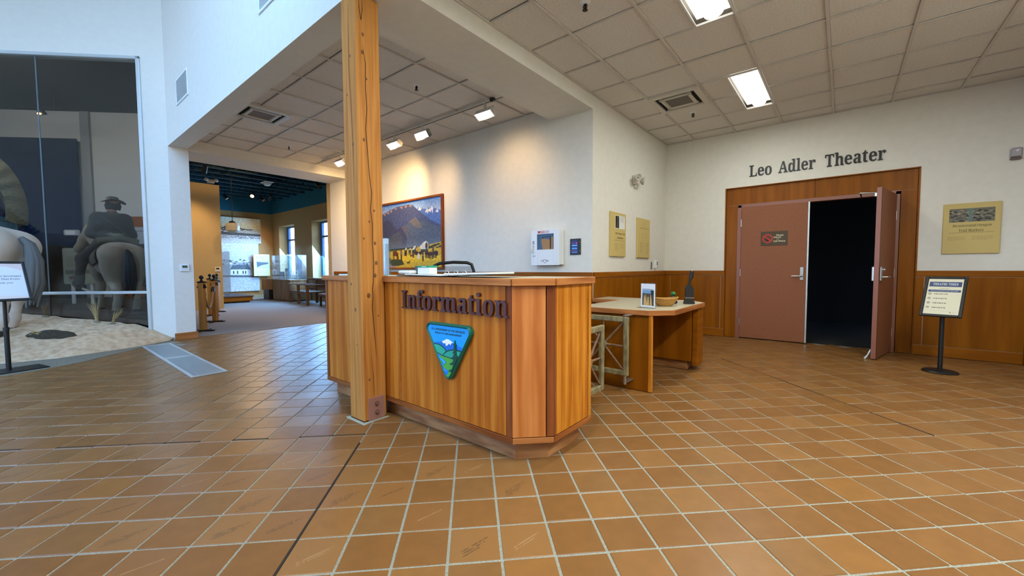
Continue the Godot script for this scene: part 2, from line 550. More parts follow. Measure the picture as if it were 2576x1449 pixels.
	M.teal_dark = mat(Color(0.03, 0.19, 0.25), 0.8)
	M.blue_metal = mat(Color(0.25, 0.42, 0.62), 0.4, 0.3)
	M.rule = mat(Color(0.45, 0.38, 0.22), 0.8)
	M.panel = mat(Color(0.76, 0.67, 0.41), 0.6)
	for k in ["veneer", "veneer_light", "rail", "edge", "stile", "wains", "wains_rail", "timber", "door"]: M[k].metallic_specular = 0.25
	M.pane = glass(0.04, Color(0.05, 0.07, 0.08))
	M.clear = glass(0.10, Color(0.45, 0.55, 0.58))

func shell():
	sbox("wall_theater", M.wall, [[Vector3(-2.34, 0, -7.1), Vector3(-1.417, 3.3, -6.95)], [Vector3(0.685, 0, -7.1), Vector3(1.72, 3.3, -6.95)], [Vector3(-1.417, 2.28, -7.1), Vector3(0.685, 3.3, -6.95)]])
	sbox("wall_side", M.wall, [[Vector3(-2.49, 0, -7.1), Vector3(-2.34, 3.3, -4.39)]])
	sbox("wall_painting", M.wall, [[Vector3(-8.73, 0, -4.535), Vector3(-2.3401, 3.3, -4.385)]])
	sbox("wall_right", M.wall, [[Vector3(1.60, 0, -6.95), Vector3(1.75, 3.3, 4.0)]])
	sbox("wall_beam", M.wall, [[Vector3(-2.94, 2.966, -4.385), Vector3(-2.34, 3.3, -1.74)]])
	sbox("wall_bulkhead", M.wall, [[Vector3(-8.73, 2.966, -1.74), Vector3(-2.34, 6.4, -1.51)]])
	sbox("wall_header", M.wall, [[Vector3(-8.73, 2.95, -4.385), Vector3(-8.0, 3.3, -1.7401)]])
	sbox("wall_pillar", M.wall, [[Vector3(-8.73, 0, -1.76), Vector3(-7.985, 2.966, -1.51)]])
	sbox("wall_hall", M.wall, [[Vector3(-2.34, 3.06, -1.51), Vector3(-2.2, 3.95, 4.0)], [Vector3(-2.34, 6.05, -1.51), Vector3(-2.2, 6.4, 4.0)], [Vector3(-2.34, 3.95, -1.51), Vector3(-2.2, 6.05, -1.0)], [Vector3(-2.34, 3.95, 3.6), Vector3(-2.2, 6.05, 4.0)]])
	sbox("roof_lobby", M.wall, [[Vector3(-2.2, 3.45, -7.1), Vector3(1.75, 3.6, 4.2)]])
	# the entrance side, behind the camera: tall window openings between piers
	var e = MB.new()
	for s in [[-16.0, -13.4], [-10.4, -6.2], [-2.4, 1.75]]: e.span(Vector3(s[0], 0, 4.0), Vector3(s[1], 6.4, 4.2))
	for s in [[-13.4, -10.4], [-6.2, -2.4]]:
		e.span(Vector3(s[0], 0, 4.0), Vector3(s[1], 0.3, 4.2)); e.span(Vector3(s[0], 5.9, 4.0), Vector3(s[1], 6.4, 4.2))
	obj("wall_entrance", e, M.wall).set_meta("kind", "structure")
	var wn = 0
	for s in [[-13.4, -10.4], [-6.2, -2.4]]:
		wn += 1
		var w = struct("window_%d" % wn)
		var f = MB.new()
		for k in 4: f.box(Vector3(lerpf(s[0] + 0.03, s[1] - 0.03, k / 3.0), 3.1, 4.1), Vector3(0.06, 5.6, 0.08))
		for k in 4: f.box(Vector3((s[0] + s[1]) / 2, lerpf(0.33, 5.87, k / 3.0), 4.1), Vector3(s[1] - s[0], 0.06, 0.08))
		obj("window_frame", f, M.blue_metal, w)
		for a in 3:
			for b in 3:
				part("pane", M.pane, Vector3(lerpf(s[0], s[1], (a + 0.5) / 3.0), lerpf(0.3, 5.9, (b + 0.5) / 3.0), 4.1), Vector3((s[1] - s[0]) / 3 - 0.06, 1.8, 0.01), w, 0.0)
	# roof over the tall hall
	sbox("ceiling_hall", M.wall, [[Vector3(-16.0, 6.4, -1.74), Vector3(-2.2, 6.6, 4.2)]])
	# baseboards of the pillar
	sbox("baseboard_pillar", M.edge, [[Vector3(-7.985, 0.001, -1.78), Vector3(-7.955, 0.10, -1.49)], [Vector3(-8.25, 0.001, -1.785), Vector3(-7.985, 0.10, -1.76)]])

func tiled_floor():
	var fl = struct("floor")
	sbox("grout_bed", M.grout, [[Vector3(-8.03, -0.2, -7.1), Vector3(1.75, -0.0035, 4.2)], [Vector3(-16.5, -0.2, -1.6), Vector3(-8.03, -0.0035, 4.2)]], fl)
	sbox("carpet", M.carpet, [[Vector3(-18.5, -0.2, -7.2), Vector3(-8.03, 0.002, -1.6)]], fl)
	sbox("threshold", M.rule, [[Vector3(-8.045, -0.01, -4.385), Vector3(-8.01, 0.004, -1.76)]], fl)
	# tile lattice turned 45 degrees to the walls
	var s = 0.18655 * 1.09; var psi = 0.09895; var yaw = 0.686448
	var lat = func(i, j):
		var r = -0.8911 * 1.09 + s * (i * cos(psi) + j * sin(psi))
		var f = 2.37553 * 1.09 + s * (i * sin(psi) - j * cos(psi))
		return Vector3(r * cos(yaw) - f * sin(yaw), 0, -r * sin(yaw) - f * cos(yaw))
	var g = 0.0105
	var w = s - g
	var tm = MB.new()
	var h = w / 2; var bv = 0.0016
	var ax = (lat.call(1, 0) - lat.call(0, 0)).normalized(); var az = (lat.call(0, 1) - lat.call(0, 0)).normalized()
	var P = func(x, z, y): return ax * x + az * z + Vector3(0, y, 0)
	tm.tri(P.call(-h + bv, -h + bv, 0.0), P.call(h - bv, -h + bv, 0.0), P.call(h - bv, h - bv, 0.0), Vector3.UP, Vector3.UP, Vector3.UP, Vector2(0, 0), Vector2(1, 0), Vector2(1, 1))
	tm.tri(P.call(-h + bv, -h + bv, 0.0), P.call(h - bv, h - bv, 0.0), P.call(-h + bv, h - bv, 0.0), Vector3.UP, Vector3.UP, Vector3.UP, Vector2(0, 0), Vector2(1, 1), Vector2(0, 1))
	for k in [[-1, -1, 1, -1], [1, -1, 1, 1], [1, 1, -1, 1], [-1, 1, -1, -1]]:
		var o = (ax * (k[0] + k[2]) + az * (k[1] + k[3])).normalized()
		tm.quad(P.call(k[0] * (h - bv), k[1] * (h - bv), 0.0), P.call(k[2] * (h - bv), k[3] * (h - bv), 0.0), P.call(k[2] * h, k[3] * h, -0.005), P.call(k[0] * h, k[1] * h, -0.005), (Vector3.UP + o).normalized())
	var shared = tm.mesh()
	var tones = [Color(0.52, 0.362, 0.20), Color(0.505, 0.348, 0.19), Color(0.53, 0.377, 0.215), Color(0.50, 0.357, 0.205), Color(0.535, 0.372, 0.20), Color(0.49, 0.337, 0.182)]
	var grain = noise_tex(0.012, 4, [Color(0.95, 0.95, 0.95), Color(1, 1, 1)], [0.1, 0.9], 512, 41)
	var rough = noise_tex(0.02, 4, [Color(0.30, 0.30, 0.30), Color(0.38, 0.38, 0.38)], [0.1, 0.9], 512, 42)
	var tmats = []
	for c in tones:
		var m = tri_mat(grain, Vector3.ONE * 1.3, 1.0, c)
		m.roughness_texture = rough; m.metallic_specular = 0.36
		tmats.append(m)
	# a few tiles carry engraved names, worn to scribbles
	var etched = []
	for k in 6:
		var im = canvas(128, 128, tones[k % 3])
		var r = RandomNumberGenerator.new(); r.seed = 90 + k
		for row in 1 + k % 4:
			var t = 0.12 + r.randf() * 0.1
			while t < 0.86 - 0.1 * row:
				var l = r.randf_range(0.012, 0.05)
				var px = 0.12 + t * 0.75; var py = 0.78 - t * 0.55 + row * 0.085
				var dk = Color(0.24, 0.19, 0.15) if k < 4 else Color(0.66, 0.55, 0.42)
				poly(im, [[px, py], [px + l, py - l * 0.7], [px + l + 0.008, py - l * 0.7 + 0.02 + r.randf() * 0.02], [px + 0.006, py + 0.02 + r.randf() * 0.018]], dk.lerp(tones[k % 3], 0.25 + r.randf() * 0.4))
				t += l + 0.015 + (0.05 if r.randf() < 0.15 else 0.0)
		var m = img_mat(im, 0.33)
		etched.append(m)
	var field = MB.new(); field.colored = true
	var spots = []
	for i in range(-70, 70):
		for j in range(-60, 45):
			var c = lat.call(i + 0.5, j + 0.5)
			if c.x < -8.2 or c.x > 1.7 or c.z < -7.05 or c.z > 2.6: continue
			if c.x + c.z < -8.6 and c.z > -1.5: continue
			var l = c - EYE
			var fw = -l.x * sin(yaw) - l.z * cos(yaw); var rr = l.x * cos(yaw) - l.z * sin(yaw)
			var seen = fw > 0.9 and absf(rr / fw) < 1.32 and 1.09 / fw < 0.82
			var behind = (c.x < -1.45 and c.x > -3.45 and c.z < -1.72 and c.z > -4.3)
			spots.append([fw if seen and not behind else 100.0 + fw, c, i, j])
	spots.sort_custom(func(a, b): return a[0] < b[0])
	var n = 0
	for sp in spots:
		var tone = (sp[2] * 7 + sp[3] * 13 + sp[2] * sp[3]) % 6
		tone = absi(tone)
		var y = 0.0012 * sin(sp[2] * 3.7 + sp[3] * 5.1)
		if n < 300:
			n += 1
			var o = MeshInstance3D.new()
			o.name = "floor_tile"
			o.mesh = shared
			var written = sp[2] < 5 and sp[3] > -12 and (absi(sp[2] * 5 + sp[3] * 3) % 7) < 3
			o.set_surface_override_material(0, etched[absi(sp[2] * 3 + sp[3]) % 6] if written else tmats[tone])
			o.position = sp[1] + Vector3(0, y, 0)
			fl.add_child(o, true)
		else:
			field.col = tones[tone].srgb_to_linear()
			for k in tm.v.size():
				field.v.append(tm.v[k] + sp[1] + Vector3(0, y, 0)); field.n.append(tm.n[k]); field.u.append(tm.u[k]); field.c.append(field.col)
	var fm = tri_mat(grain, Vector3.ONE * 1.3, 1.0)
	fm.vertex_color_use_as_albedo = true; fm.roughness_texture = rough; fm.metallic_specular = 0.36
	obj("floor_tile_field", field, fm, fl).set_meta("kind", "stuff")
	# dark expansion joints and the mortar collar of the post
	var jm = mat(Color(0.13, 0.105, 0.08), 0.7)
	for q in [[lat.call(0, 0.55), lat.call(0, 14)], [lat.call(0, -0.1), lat.call(-22, -0.1)], [lat.call(18, -9), lat.call(18, 2)], [lat.call(6, -10), lat.call(17, -10)]]:
		var k = MB.new()
		var d = q[1] - q[0]
		k.box((q[0] + q[1]) / 2 + Vector3(0, -0.0015, 0), Vector3(0.009, 0.004, d.length()), 0.0, Basis.looking_at(d.normalized(), Vector3.UP))
		obj("expansion_joint", k, jm, fl)
	var k = MB.new()
	for q in [[Vector3(-2.785, 0, -1.49), Vector3(-2.56, 0, -1.49)], [Vector3(-2.57, 0, -1.49), Vector3(-2.57, 0, -1.70)], [Vector3(-2.785, 0, -1.49), Vector3(-2.785, 0, -1.70)]]:
		k.span(q[0] + Vector3(-0.012, -0.004, -0.012), q[1] + Vector3(0.012, 0.003, 0.012), 0.002)
	obj("mortar_collar", k, mat(Color(0.62, 0.64, 0.58), 0.8), fl)

func tiles_over(called: String, xs: Array, zs: Array, lights: Dictionary):     # lights: [i, j] -> x range taken by a fitting in that cell
	var c = struct(called)
	var x0 = xs[0]; var x1 = xs[-1]; var z0 = zs[0]; var z1 = zs[-1]
	sbox("ceiling_deck", M.wall, [[Vector3(x0, 3.24, minf(z0, z1)), Vector3(x1, 3.34, maxf(z0, z1))]], c)
	var g = MB.new()
	for x in xs: g.box(Vector3(x, 3.124, (z0 + z1) / 2), Vector3(0.024, 0.012, absf(z1 - z0)))
	for j in zs.size():
		for i in xs.size() - 1:
			var a = xs[i]; var b = xs[i + 1]
			if lights.has([i, j]) and lights.has([i, j - 1]):
				var r = lights[[i, j]]
				if r[0] - a > b - r[1]: b = r[0]
				else: a = r[1]
			g.box(Vector3((a + b) / 2, 3.1245, zs[j]), Vector3(b - a - 0.02, 0.011, 0.016))
	obj("ceiling_grid", g, M.ceil_grid, c)
	var cache := {}
	for i in xs.size() - 1:
		for j in zs.size() - 1:
			var a = xs[i]; var b = xs[i + 1]
			if lights.has([i, j]):
				var r = lights[[i, j]]
				if r[0] - a > b - r[1]: b = r[0] + 0.008
				else: a = r[1] - 0.008
			var sz = Vector3(absf(b - a) - 0.02, 0.018, absf(zs[j + 1] - zs[j]) - 0.02)
			var key = "%.3f %.3f" % [sz.x, sz.z]
			if not cache.has(key):
				var bm = MB.new(); bm.box(Vector3.ZERO, sz, 0.004)
				cache[key] = bm.mesh()
			var o = obj("ceiling_tile", cache[key], M.ceil, c)
			o.position = Vector3((a + b) / 2, 3.1395 + 0.0012 * sin(i * 5.0 + j * 3.0), (zs[j] + zs[j + 1]) / 2)

func ceilings():
	var xs = [-2.33, -1.892, -1.308, -0.724, -0.152, 0.42, 1.0, 1.59]
	var zs = [3.9]
	for k in 19: zs.append(3.84 - 0.582 * k)
	zs = zs.filter(func(z): return z > -6.9)
	zs.append(-6.94)
	var lit = {}
	for j in [16, 17, 12, 13, 8, 9, 4, 5]: lit[[2, j]] = [-1.022, -0.722]
	for j in [8, 9, 12, 13]: lit[[6, j]] = [1.0, 1.302]
	tiles_over("ceiling", xs, zs, lit)
	tiles_over("ceiling_lobby", [-7.99, -7.40, -6.82, -6.24, -5.66, -5.08, -4.50, -3.92, -3.34, -2.95], [-1.75, -2.006, -2.59, -3.17, -3.75, -4.38], {})

func wainscot():
	# theatre wall, left and right of the doors, and the side wall; each a run of panels between pale reveals
	var t = 0
	for r in [
			[Vector3(-2.32, 0, -6.93), Vector3(-1.42, 0, -6.93), Vector3(0, 0, 1), [-2.32, -2.235, -1.471, -1.42]],
			[Vector3(0.69, 0, -6.93), Vector3(1.60, 0, -6.93), Vector3(0, 0, 1), [0.69, 0.767, 1.60]],
			[Vector3(-2.32, 0, -6.93), Vector3(-2.32, 0, -4.40), Vector3(1, 0, 0), [-6.93, -6.85, -5.6, -4.48, -4.40]],
			[Vector3(-8.60, 0, -4.365), Vector3(-2.33, 0, -4.365), Vector3(0, 0, 1), [-8.60, -7.4, -6.2, -5.0, -3.7, -2.33]]]:
		t += 1
		var o = struct("trim_%d" % t)
		var along_x = absf(r[2].z) > 0.5
		var put = func(called, m, a, b, y0, y1, d0, d1, bev):
			var p = Vector3(a, y0, r[0].z) if along_x else Vector3(r[0].x, y0, a)
			var q = Vector3(b, y1, r[0].z) if along_x else Vector3(r[0].x, y1, b)
			var k = MB.new(); k.span(p + r[2] * d0, q + r[2] * d1, bev)
			obj(called, k, m, o)
		var a = r[3][0]; var b = r[3][-1]
		put.call("cap_rail", M.wains_rail, a, b, 0.965, 1.032, -0.02, 0.012, 0.004)
		put.call("backing", M.reveal, a, b, 0.004, 0.965, -0.02, -0.006, 0.0)
		put.call("base_rail", M.wains_rail, a, b, 0.004, 0.125, -0.006, 0.006, 0.003)
		for k in r[3].size() - 1:
			var g = 0.004
			put.call("panel", M.wains, r[3][k] + (g if k > 0 else 0.0), r[3][k + 1] - (g if k < r[3].size() - 2 else 0.0), 0.131, 0.957, -0.006, 0.002, 0.001)
	# dark end of the right-hand run
	sbox("trim_5", M.wains_rail, [[Vector3(1.55, 0.004, -6.91), Vector3(1.599, 0.80, -6.80)]])

func leaf(root: Node3D, w: float, knob_at: float):
	part("door_panel", M.door, Vector3(w / 2, 1.0, 0), Vector3(w, 1.975, 0.045), root, 0.003)
	for y in [0.25, 1.0, 1.75]:
		var k = MB.new(); k.tube([Vector3(0.0, y - 0.055, 0.027), Vector3(0.0, y + 0.055, 0.027)], 0.009, 8)
		obj("hinge", k, M.steel, root)
	var lock = part("lock_plate", M.steel, Vector3(knob_at, 0.99, 0.028), Vector3(0.05, 0.19, 0.016), root, 0.006)
	var lv = MB.new()
	var s = -1.0 if knob_at > w / 2 else 1.0
	lv.tube([Vector3(0, -0.035, 0.0), Vector3(0, -0.035, 0.045), Vector3(s * 0.02, -0.035, 0.055), Vector3(s * 0.115, -0.035, 0.055)], [0.011, 0.011, 0.010, 0.008], 10)
	var l = obj("lever", lv, M.steel, lock)
	l.position = Vector3(knob_at, 0.99, 0.028)

func theater_doors():
	# wood surround set back in the opening
	var tr = struct("trim_6")
	part("head_panel", M.wains, Vector3(-0.87, 2.155, -7.0), Vector3(1.09, 0.25, 0.04), tr, 0.002)
	part("head_panel", M.wains, Vector3(0.18, 2.155, -7.0), Vector3(1.005, 0.25, 0.04), tr, 0.002)
	part("side_panel", M.wains, Vector3(-1.338, 1.015, -7.0), Vector3(0.152, 2.022, 0.04), tr, 0.002)
	part("side_panel", M.wains, Vector3(0.605, 1.015, -7.0), Vector3(0.156, 2.022, 0.04), tr, 0.002)
	sbox("reveal", M.reveal, [[Vector3(-1.42, 2.026, -7.018), Vector3(0.69, 2.03, -6.985)], [Vector3(0.520, 0.004, -7.018), Vector3(0.527, 2.03, -6.985)]], tr)
	sbox("jamb_lining", M.wains_rail, [[Vector3(0.684, 0.004, -7.02), Vector3(0.70, 2.29, -6.945)], [Vector3(-1.43, 0.004, -7.02), Vector3(-1.416, 2.29, -6.945)], [Vector3(-1.43, 2.279, -7.02), Vector3(0.70, 2.29, -6.945)]], tr)
	var fr = struct("door_1")
	fr.position = Vector3(-1.21, 0, -7.0)
	part("door_frame", M.door_frame, Vector3(-0.028, 1.01, -0.03), Vector3(0.055, 2.03, 0.10), fr, 0.004)
	part("door_frame", M.door_frame, Vector3(1.722, 1.01, -0.03), Vector3(0.055, 2.03, 0.10), fr, 0.004)
	part("door_frame", M.door_frame, Vector3(0.847, 2.01, -0.03), Vector3(1.80, 0.055, 0.10), fr, 0.004)
	leaf(fr, 0.815, 0.765)
	part("edge_strip", M.alu, Vector3(0.826, 1.0, 0.004), Vector3(0.02, 1.975, 0.05), fr, 0.002)
	# notice on the closed leaf
	var sg = part("door_notice", mat(Color(0.27, 0.21, 0.12), 0.6), Vector3(0.425, 1.50, 0.026), Vector3(0.33, 0.205, 0.004), fr, 0.001)
	var red = mat(Color(0.72, 0.16, 0.12), 0.6)
	var pale = mat(Color(0.85, 0.80, 0.68), 0.7)
	var rg = MB.new()
	rg.lathe([Vector2(0.048, 0), Vector2(0.066, 0), Vector2(0.066, 0.003), Vector2(0.048, 0.003), Vector2(0.048, 0)], 24, Transform3D(Basis(Vector3.RIGHT, PI / 2), Vector3(0.345, 1.50, 0.0285)))
	rg.box(Vector3(0.345, 1.50, 0.030), Vector3(0.11, 0.018, 0.002), 0.0, Basis(Vector3.BACK, -0.7))
	obj("ban_ring", rg, red, sg).position = Vector3.ZERO
	var ph = MB.new(); ph.box(Vector3(0.34, 1.487, 0.0286), Vector3(0.032, 0.05, 0.001), 0.0, Basis(Vector3.BACK, 0.3))
	obj("phone_mark", ph, M.ink, sg)
	print_text(sg, "Please", sans_bold, 0.495, 1.545, 0.085, 0.026, 0.0285, pale)
	print_text(sg, "Silence", sans_bold, 0.465, 1.516, 0.093, 0.022, 0.0285, pale)
	print_text(sg, "Your", sans_bold, 0.47, 1.490, 0.033, 0.010, 0.0285, pale)
	print_text(sg, "Cell Phone", sans_bold, 0.490, 1.460, 0.145, 0.026, 0.0285, pale)
	# the open leaf, swung towards the hall
	var op = struct("door_2")
	op.position = Vector3(0.478, 0, -6.985)
	op.rotation.y = -1.807
	part("door_panel", M.door, Vector3(0.375, 1.0, 0), Vector3(0.75, 1.975, 0.045), op, 0.003)
	part("edge_strip", M.door_frame, Vector3(0.757, 1.0, 0), Vector3(0.012, 1.975, 0.045), op, 0.002)
	sbox("edge_gap", M.dark, [[Vector3(0.7495, 0.02, -0.0235), Vector3(0.7525, 1.98, 0.0235)]], op)
	for y in [0.25, 1.0, 1.72]:
		var k = MB.new(); k.tube([Vector3(-0.008, y - 0.055, -0.02), Vector3(-0.008, y + 0.055, -0.02)], 0.010, 8)
		obj("hinge", k, M.steel, op)
	for s in [-1.0, 1.0]:
		var lk = part("lock_plate", M.steel, Vector3(0.70, 1.0, s * 0.032), Vector3(0.07, 0.17, 0.02 if s < 0 else 0.035), op, 0.008)
		if s < 0:
			var lv = MB.new()
			lv.tube([Vector3(0.70, 0.965, -0.03), Vector3(0.70, 0.965, -0.085), Vector3(0.68, 0.965, -0.092), Vector3(0.59, 0.965, -0.092)], [0.011, 0.011, 0.010, 0.008], 10)
			lv.tube([Vector3(0.70, 1.05, -0.03), Vector3(0.70, 1.05, -0.065)], 0.013, 10)
			obj("lever", lv, M.steel, lk)
	var ar = MB.new()
	ar.box(Vector3(0.50, 1.93, 0.05), Vector3(0.22, 0.05, 0.05), 0.006)
	ar.tube([Vector3(0.50, 1.96, 0.06), Vector3(0.62, 1.962, 0.20), Vector3(0.30, 1.965, 0.26)], 0.009, 8)
	obj("door_closer", ar, M.steel, op)
	var st = MB.new()
	st.tube([Vector3(0.73, 0.11, 0.03), Vector3(0.75, 0.05, 0.05), Vector3(0.76, 0.005, 0.075)], [0.010, 0.009, 0.014], 8)
	obj("kick_stop", st, M.alu, op)
	# the dark theatre beyond
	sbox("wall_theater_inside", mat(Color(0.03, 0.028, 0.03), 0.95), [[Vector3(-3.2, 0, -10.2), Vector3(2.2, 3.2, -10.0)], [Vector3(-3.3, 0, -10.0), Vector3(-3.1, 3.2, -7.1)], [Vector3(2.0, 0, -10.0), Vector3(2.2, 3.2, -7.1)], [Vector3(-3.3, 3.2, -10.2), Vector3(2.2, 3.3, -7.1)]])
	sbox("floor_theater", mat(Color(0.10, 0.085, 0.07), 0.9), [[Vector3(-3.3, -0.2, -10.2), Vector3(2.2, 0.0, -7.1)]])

func museum_shell():
	sbox("wall_museum_back", M.ochre, [[Vector3(-17.6, 0, -6.9), Vector3(-17.41, 3.23, -1.6)]])
	sbox("wall_museum_back_upper", M.teal, [[Vector3(-17.6, 3.23, -6.9), Vector3(-17.40, 4.6, -1.6)]])
	# window wall with two deep openings
	var zi = -6.376; var zo = -6.80
	var w = MB.new()
	w.span(Vector3(-17.41, 0, zo), Vector3(-16.76, 3.23, zi)); w.span(Vector3(-15.39, 0, zo), Vector3(-14.04, 3.23, zi)); w.span(Vector3(-12.69, 0, zo), Vector3(-8.6, 3.23, zi))
	for x in [-16.76, -14.04]:
		w.span(Vector3(x, 0, zo), Vector3(x + 1.37, 0.77, zi)); w.span(Vector3(x, 2.72, zo), Vector3(x + 1.37, 3.23, zi))
	obj("wall_museum_windows", w, M.ochre).set_meta("kind", "structure")
	sbox("wall_museum_windows_upper", M.teal, [[Vector3(-17.41, 3.23, zo), Vector3(-8.6, 4.6, zi + 0.01)]])
	var n = 2
	for x in [-16.76, -14.04]:
		n += 1
		var o = struct("window_%d" % n)
		var f = MB.new()
		for s in [[0.03, 0.06], [0.12, 0.05], [1.34, 0.06]]: f.span(Vector3(x + s[0] - s[1] / 2, 0.77, -6.74), Vector3(x + s[0] + s[1] / 2, 2.72, -6.66))
		for y in [0.80, 2.20, 2.69]: f.span(Vector3(x, y - 0.03, -6.735), Vector3(x + 1.37, y + 0.03, -6.665))
		obj("window_frame", f, M.blue_metal, o)
		part("pane", M.pane, Vector3(x + 0.73, 1.50, -6.70), Vector3(1.16, 1.34, 0.01), o, 0.0)
		part("pane", M.pane, Vector3(x + 0.73, 2.45, -6.70), Vector3(1.16, 0.43, 0.01), o, 0.0)
		sbox("reveal_lining", M.tan, [[Vector3(x, 0.77, -6.66), Vector3(x + 0.012, 2.72, zi + 0.004)], [Vector3(x + 1.358, 0.77, -6.66), Vector3(x + 1.37, 2.72, zi + 0.004)], [Vector3(x, 2.708, -6.66), Vector3(x + 1.37, 2.72, zi + 0.004)], [Vector3(x, 0.77, -6.66), Vector3(x + 1.37, 0.785, zi + 0.004)]], o)
	sbox("wall_museum_near", M.tan, [[Vector3(-8.90, 0, -6.8), Vector3(-8.7302, 4.6, -4.39)]])
	# slanted wall between museum and diorama
	var a = Vector3(-8.70, 0, -1.66); var b = Vector3(-17.5, 0, -3.36)
	var k = MB.new()
	var d = b - a
	k.box((a + b) / 2 + Vector3(0, 2.9, 0), Vector3(0.10, 5.8, d.length()), 0.0, Basis.looking_at(d.normalized(), Vector3.UP))
	obj("wall_museum_side", k, M.tan).set_meta("kind", "structure")
	# low partition that carries the small wall control
	var p = MB.new()
	p.span(Vector3(-13.42, 0.003, -3.575), Vector3(-13.30, 3.39, -2.66))
	obj("wall_partition", p, M.tan).set_meta("kind", "structure")
	sbox("baseboard_partition", M.tan, [[Vector3(-13.30, 0.003, -3.58), Vector3(-13.285, 0.12, -2.66)]])
	sbox("baseboard_museum", M.tan, [[Vector3(-17.41, 0.003, -6.37), Vector3(-17.39, 0.11, -3.4)]])
	# open ceiling: deck and a run of joists
	var c = struct("ceiling_museum")
	sbox("deck", M.teal_dark, [[Vector3(-17.6, 4.45, -6.9), Vector3(-8.0, 4.6, -3.3)]], c)
	var dk = MB.new()
	dk.prism(PackedVector2Array([Vector2(-17.3, 3.3), Vector2(-8.0, 3.3), Vector2(-8.0, 1.74), Vector2(-8.7, 1.74)]), 4.45, 4.6, Transform3D(Basis(Vector3.RIGHT, -PI / 2), Vector3.ZERO))
	obj("deck", dk, M.teal_dark, c)
	var x = -17.0
	while x < -8.8:
		var j = MB.new()
		j.span(Vector3(x - 0.04, 3.70, -6.37), Vector3(x + 0.04, 3.74, -2.6)); j.span(Vector3(x - 0.04, 4.38, -6.37), Vector3(x + 0.04, 4.45, -2.6))
		var zz = -6.3
		while zz < -2.9:
			j.tube([Vector3(x, 3.74, zz), Vector3(x, 4.38, zz + 0.25), Vector3(x, 3.74, zz + 0.5)], 0.014, 5, false)
			zz += 0.5
		obj("joist", j, M.teal_dark, c)
		x += 0.62
	sbox("wall_museum_header", M.teal_dark, [[Vector3(-8.74, 3.3, -6.4), Vector3(-8.7, 4.6, -1.7)]])

func diorama_shell():
	var put = func(called, m, a, b):
		var k = MB.new(); k.span(a, b)
		var o = obj(called, k, m)
		o.transform = DF
		o.set_meta("kind", "structure")
		return o
	var w = MB.new()
	w.span(Vector3(-0.315, 0, -0.16), Vector3(0.02, 6.4, 0)); w.span(Vector3(-8.0, 4.27, -0.16), Vector3(-0.315, 6.4, 0))
	w.span(Vector3(-8.0, 0, -0.16), Vector3(-5.2, 4.27, 0))
	var o = obj("wall_diorama", w, M.wall)
	o.transform = DF; o.set_meta("kind", "structure")
	# the glazing
	var g = struct("window_5")
	g.transform = DF
	var f = MB.new()
	f.span(Vector3(-0.365, 0, -0.10), Vector3(-0.315, 4.27, 0.03), 0.006); f.span(Vector3(-5.2, 4.225, -0.10), Vector3(-0.315, 4.27, 0.03), 0.006)
	obj("window_frame", f, M.alu, g)
	part("mullion", M.alu, Vector3(-2.76, 0.742, -0.02), Vector3(4.80, 0.042, 0.09), g, 0.006)
	for s in [[-0.366, -1.752], [-1.756, -3.15], [-3.154, -5.2]]:
		part("pane", M.pane, Vector3((s[0] + s[1]) / 2, 2.494, -0.03), Vector3(s[0] - s[1], 3.46, 0.012), g, 0.0)
		part("pane", M.pane, Vector3((s[0] + s[1]) / 2, 0.36, -0.03), Vector3(s[0] - s[1], 0.72, 0.012), g, 0.0)
	for x in [-1.754, -3.152]:
		part("pane_joint", mat(Color(0.40, 0.45, 0.48), 0.5), Vector3(x, 2.494, -0.028), Vector3(0.008, 3.46, 0.014), g, 0.0)
		part("pane_joint", M.black, Vector3(x, 0.36, -0.028), Vector3(0.008, 0.72, 0.014), g, 0.0)
	var grey = mat(Color(0.74, 0.74, 0.72), 0.9)
	put.call("ceiling_diorama", mat(Color(0.22, 0.21, 0.19), 0.9), Vector3(-11, 5.40, -5.8), Vector3(0.3, 5.55, -0.16))
	put.call("wall_diorama_back", grey, Vector3(-11, 0, -5.8), Vector3(-3.76, 5.4, -5.612))
	put.call("wall_diorama_left", grey, Vector3(-11.2, 0, -5.8), Vector3(-11, 5.4, 0))
	put.call("trim_7", M.wains_rail, Vector3(-5.0, 2.27, -5.611), Vector3(-3.8, 2.57, -5.585))
	put.call("trim_8", mat(Color(0.55, 0.56, 0.56), 0.6), Vector3(-5.96, 0.3, -5.611), Vector3(-5.74, 5.39, -5.54))
	put.call("trim_9", M.wains_rail, Vector3(-5.4, 0.3, -5.611), Vector3(-3.8, 0.82, -5.57))

func troffer(x: float, z: float, label: String, power := 2.25):
	var t = thing("ceiling_light", label, "light", Vector3(x, 3.13, z), 0.0, "recessed strip lights over the lobby")
	var f = MB.new()
	for s in [-1.0, 1.0]:
		f.box(Vector3(s * 0.146, -0.008, 0), Vector3(0.012, 0.012, 1.15)); f.box(Vector3(0, -0.008, s * 0.572), Vector3(0.30, 0.012, 0.012))
	obj("frame", f, M.white, t)
	var h = MB.new()
	h.span(Vector3(-0.14, 0.045, -0.57), Vector3(0.14, 0.05, 0.57))
	obj("reflector", h, glow(Color(1, 0.98, 0.94), 1.6), t)
	var d = MB.new()
	var pts = []
	d.sheet(12, 2, func(u, v): return Vector3(0.075 * cos(PI * u), 0.03 - 0.05 * sin(PI * u), lerpf(-0.53, 0.53, v)), Vector3.DOWN)
	for s in [-1.0, 1.0]:
		var poly_ = PackedVector2Array()
		for k in 13: poly_.append(Vector2(0.075 * cos(PI * k / 12), 0.03 - 0.05 * sin(PI * k / 12)))
		d.prism(poly_, s * 0.53 - 0.002, s * 0.53 + 0.002)
	obj("diffuser", d, glow(Color(1, 0.97, 0.92), 1.05), t)
	area(Vector3(x, 3.095, z), Vector2(0.26, 1.1), Vector3.DOWN, FLUO, power, "troffer")

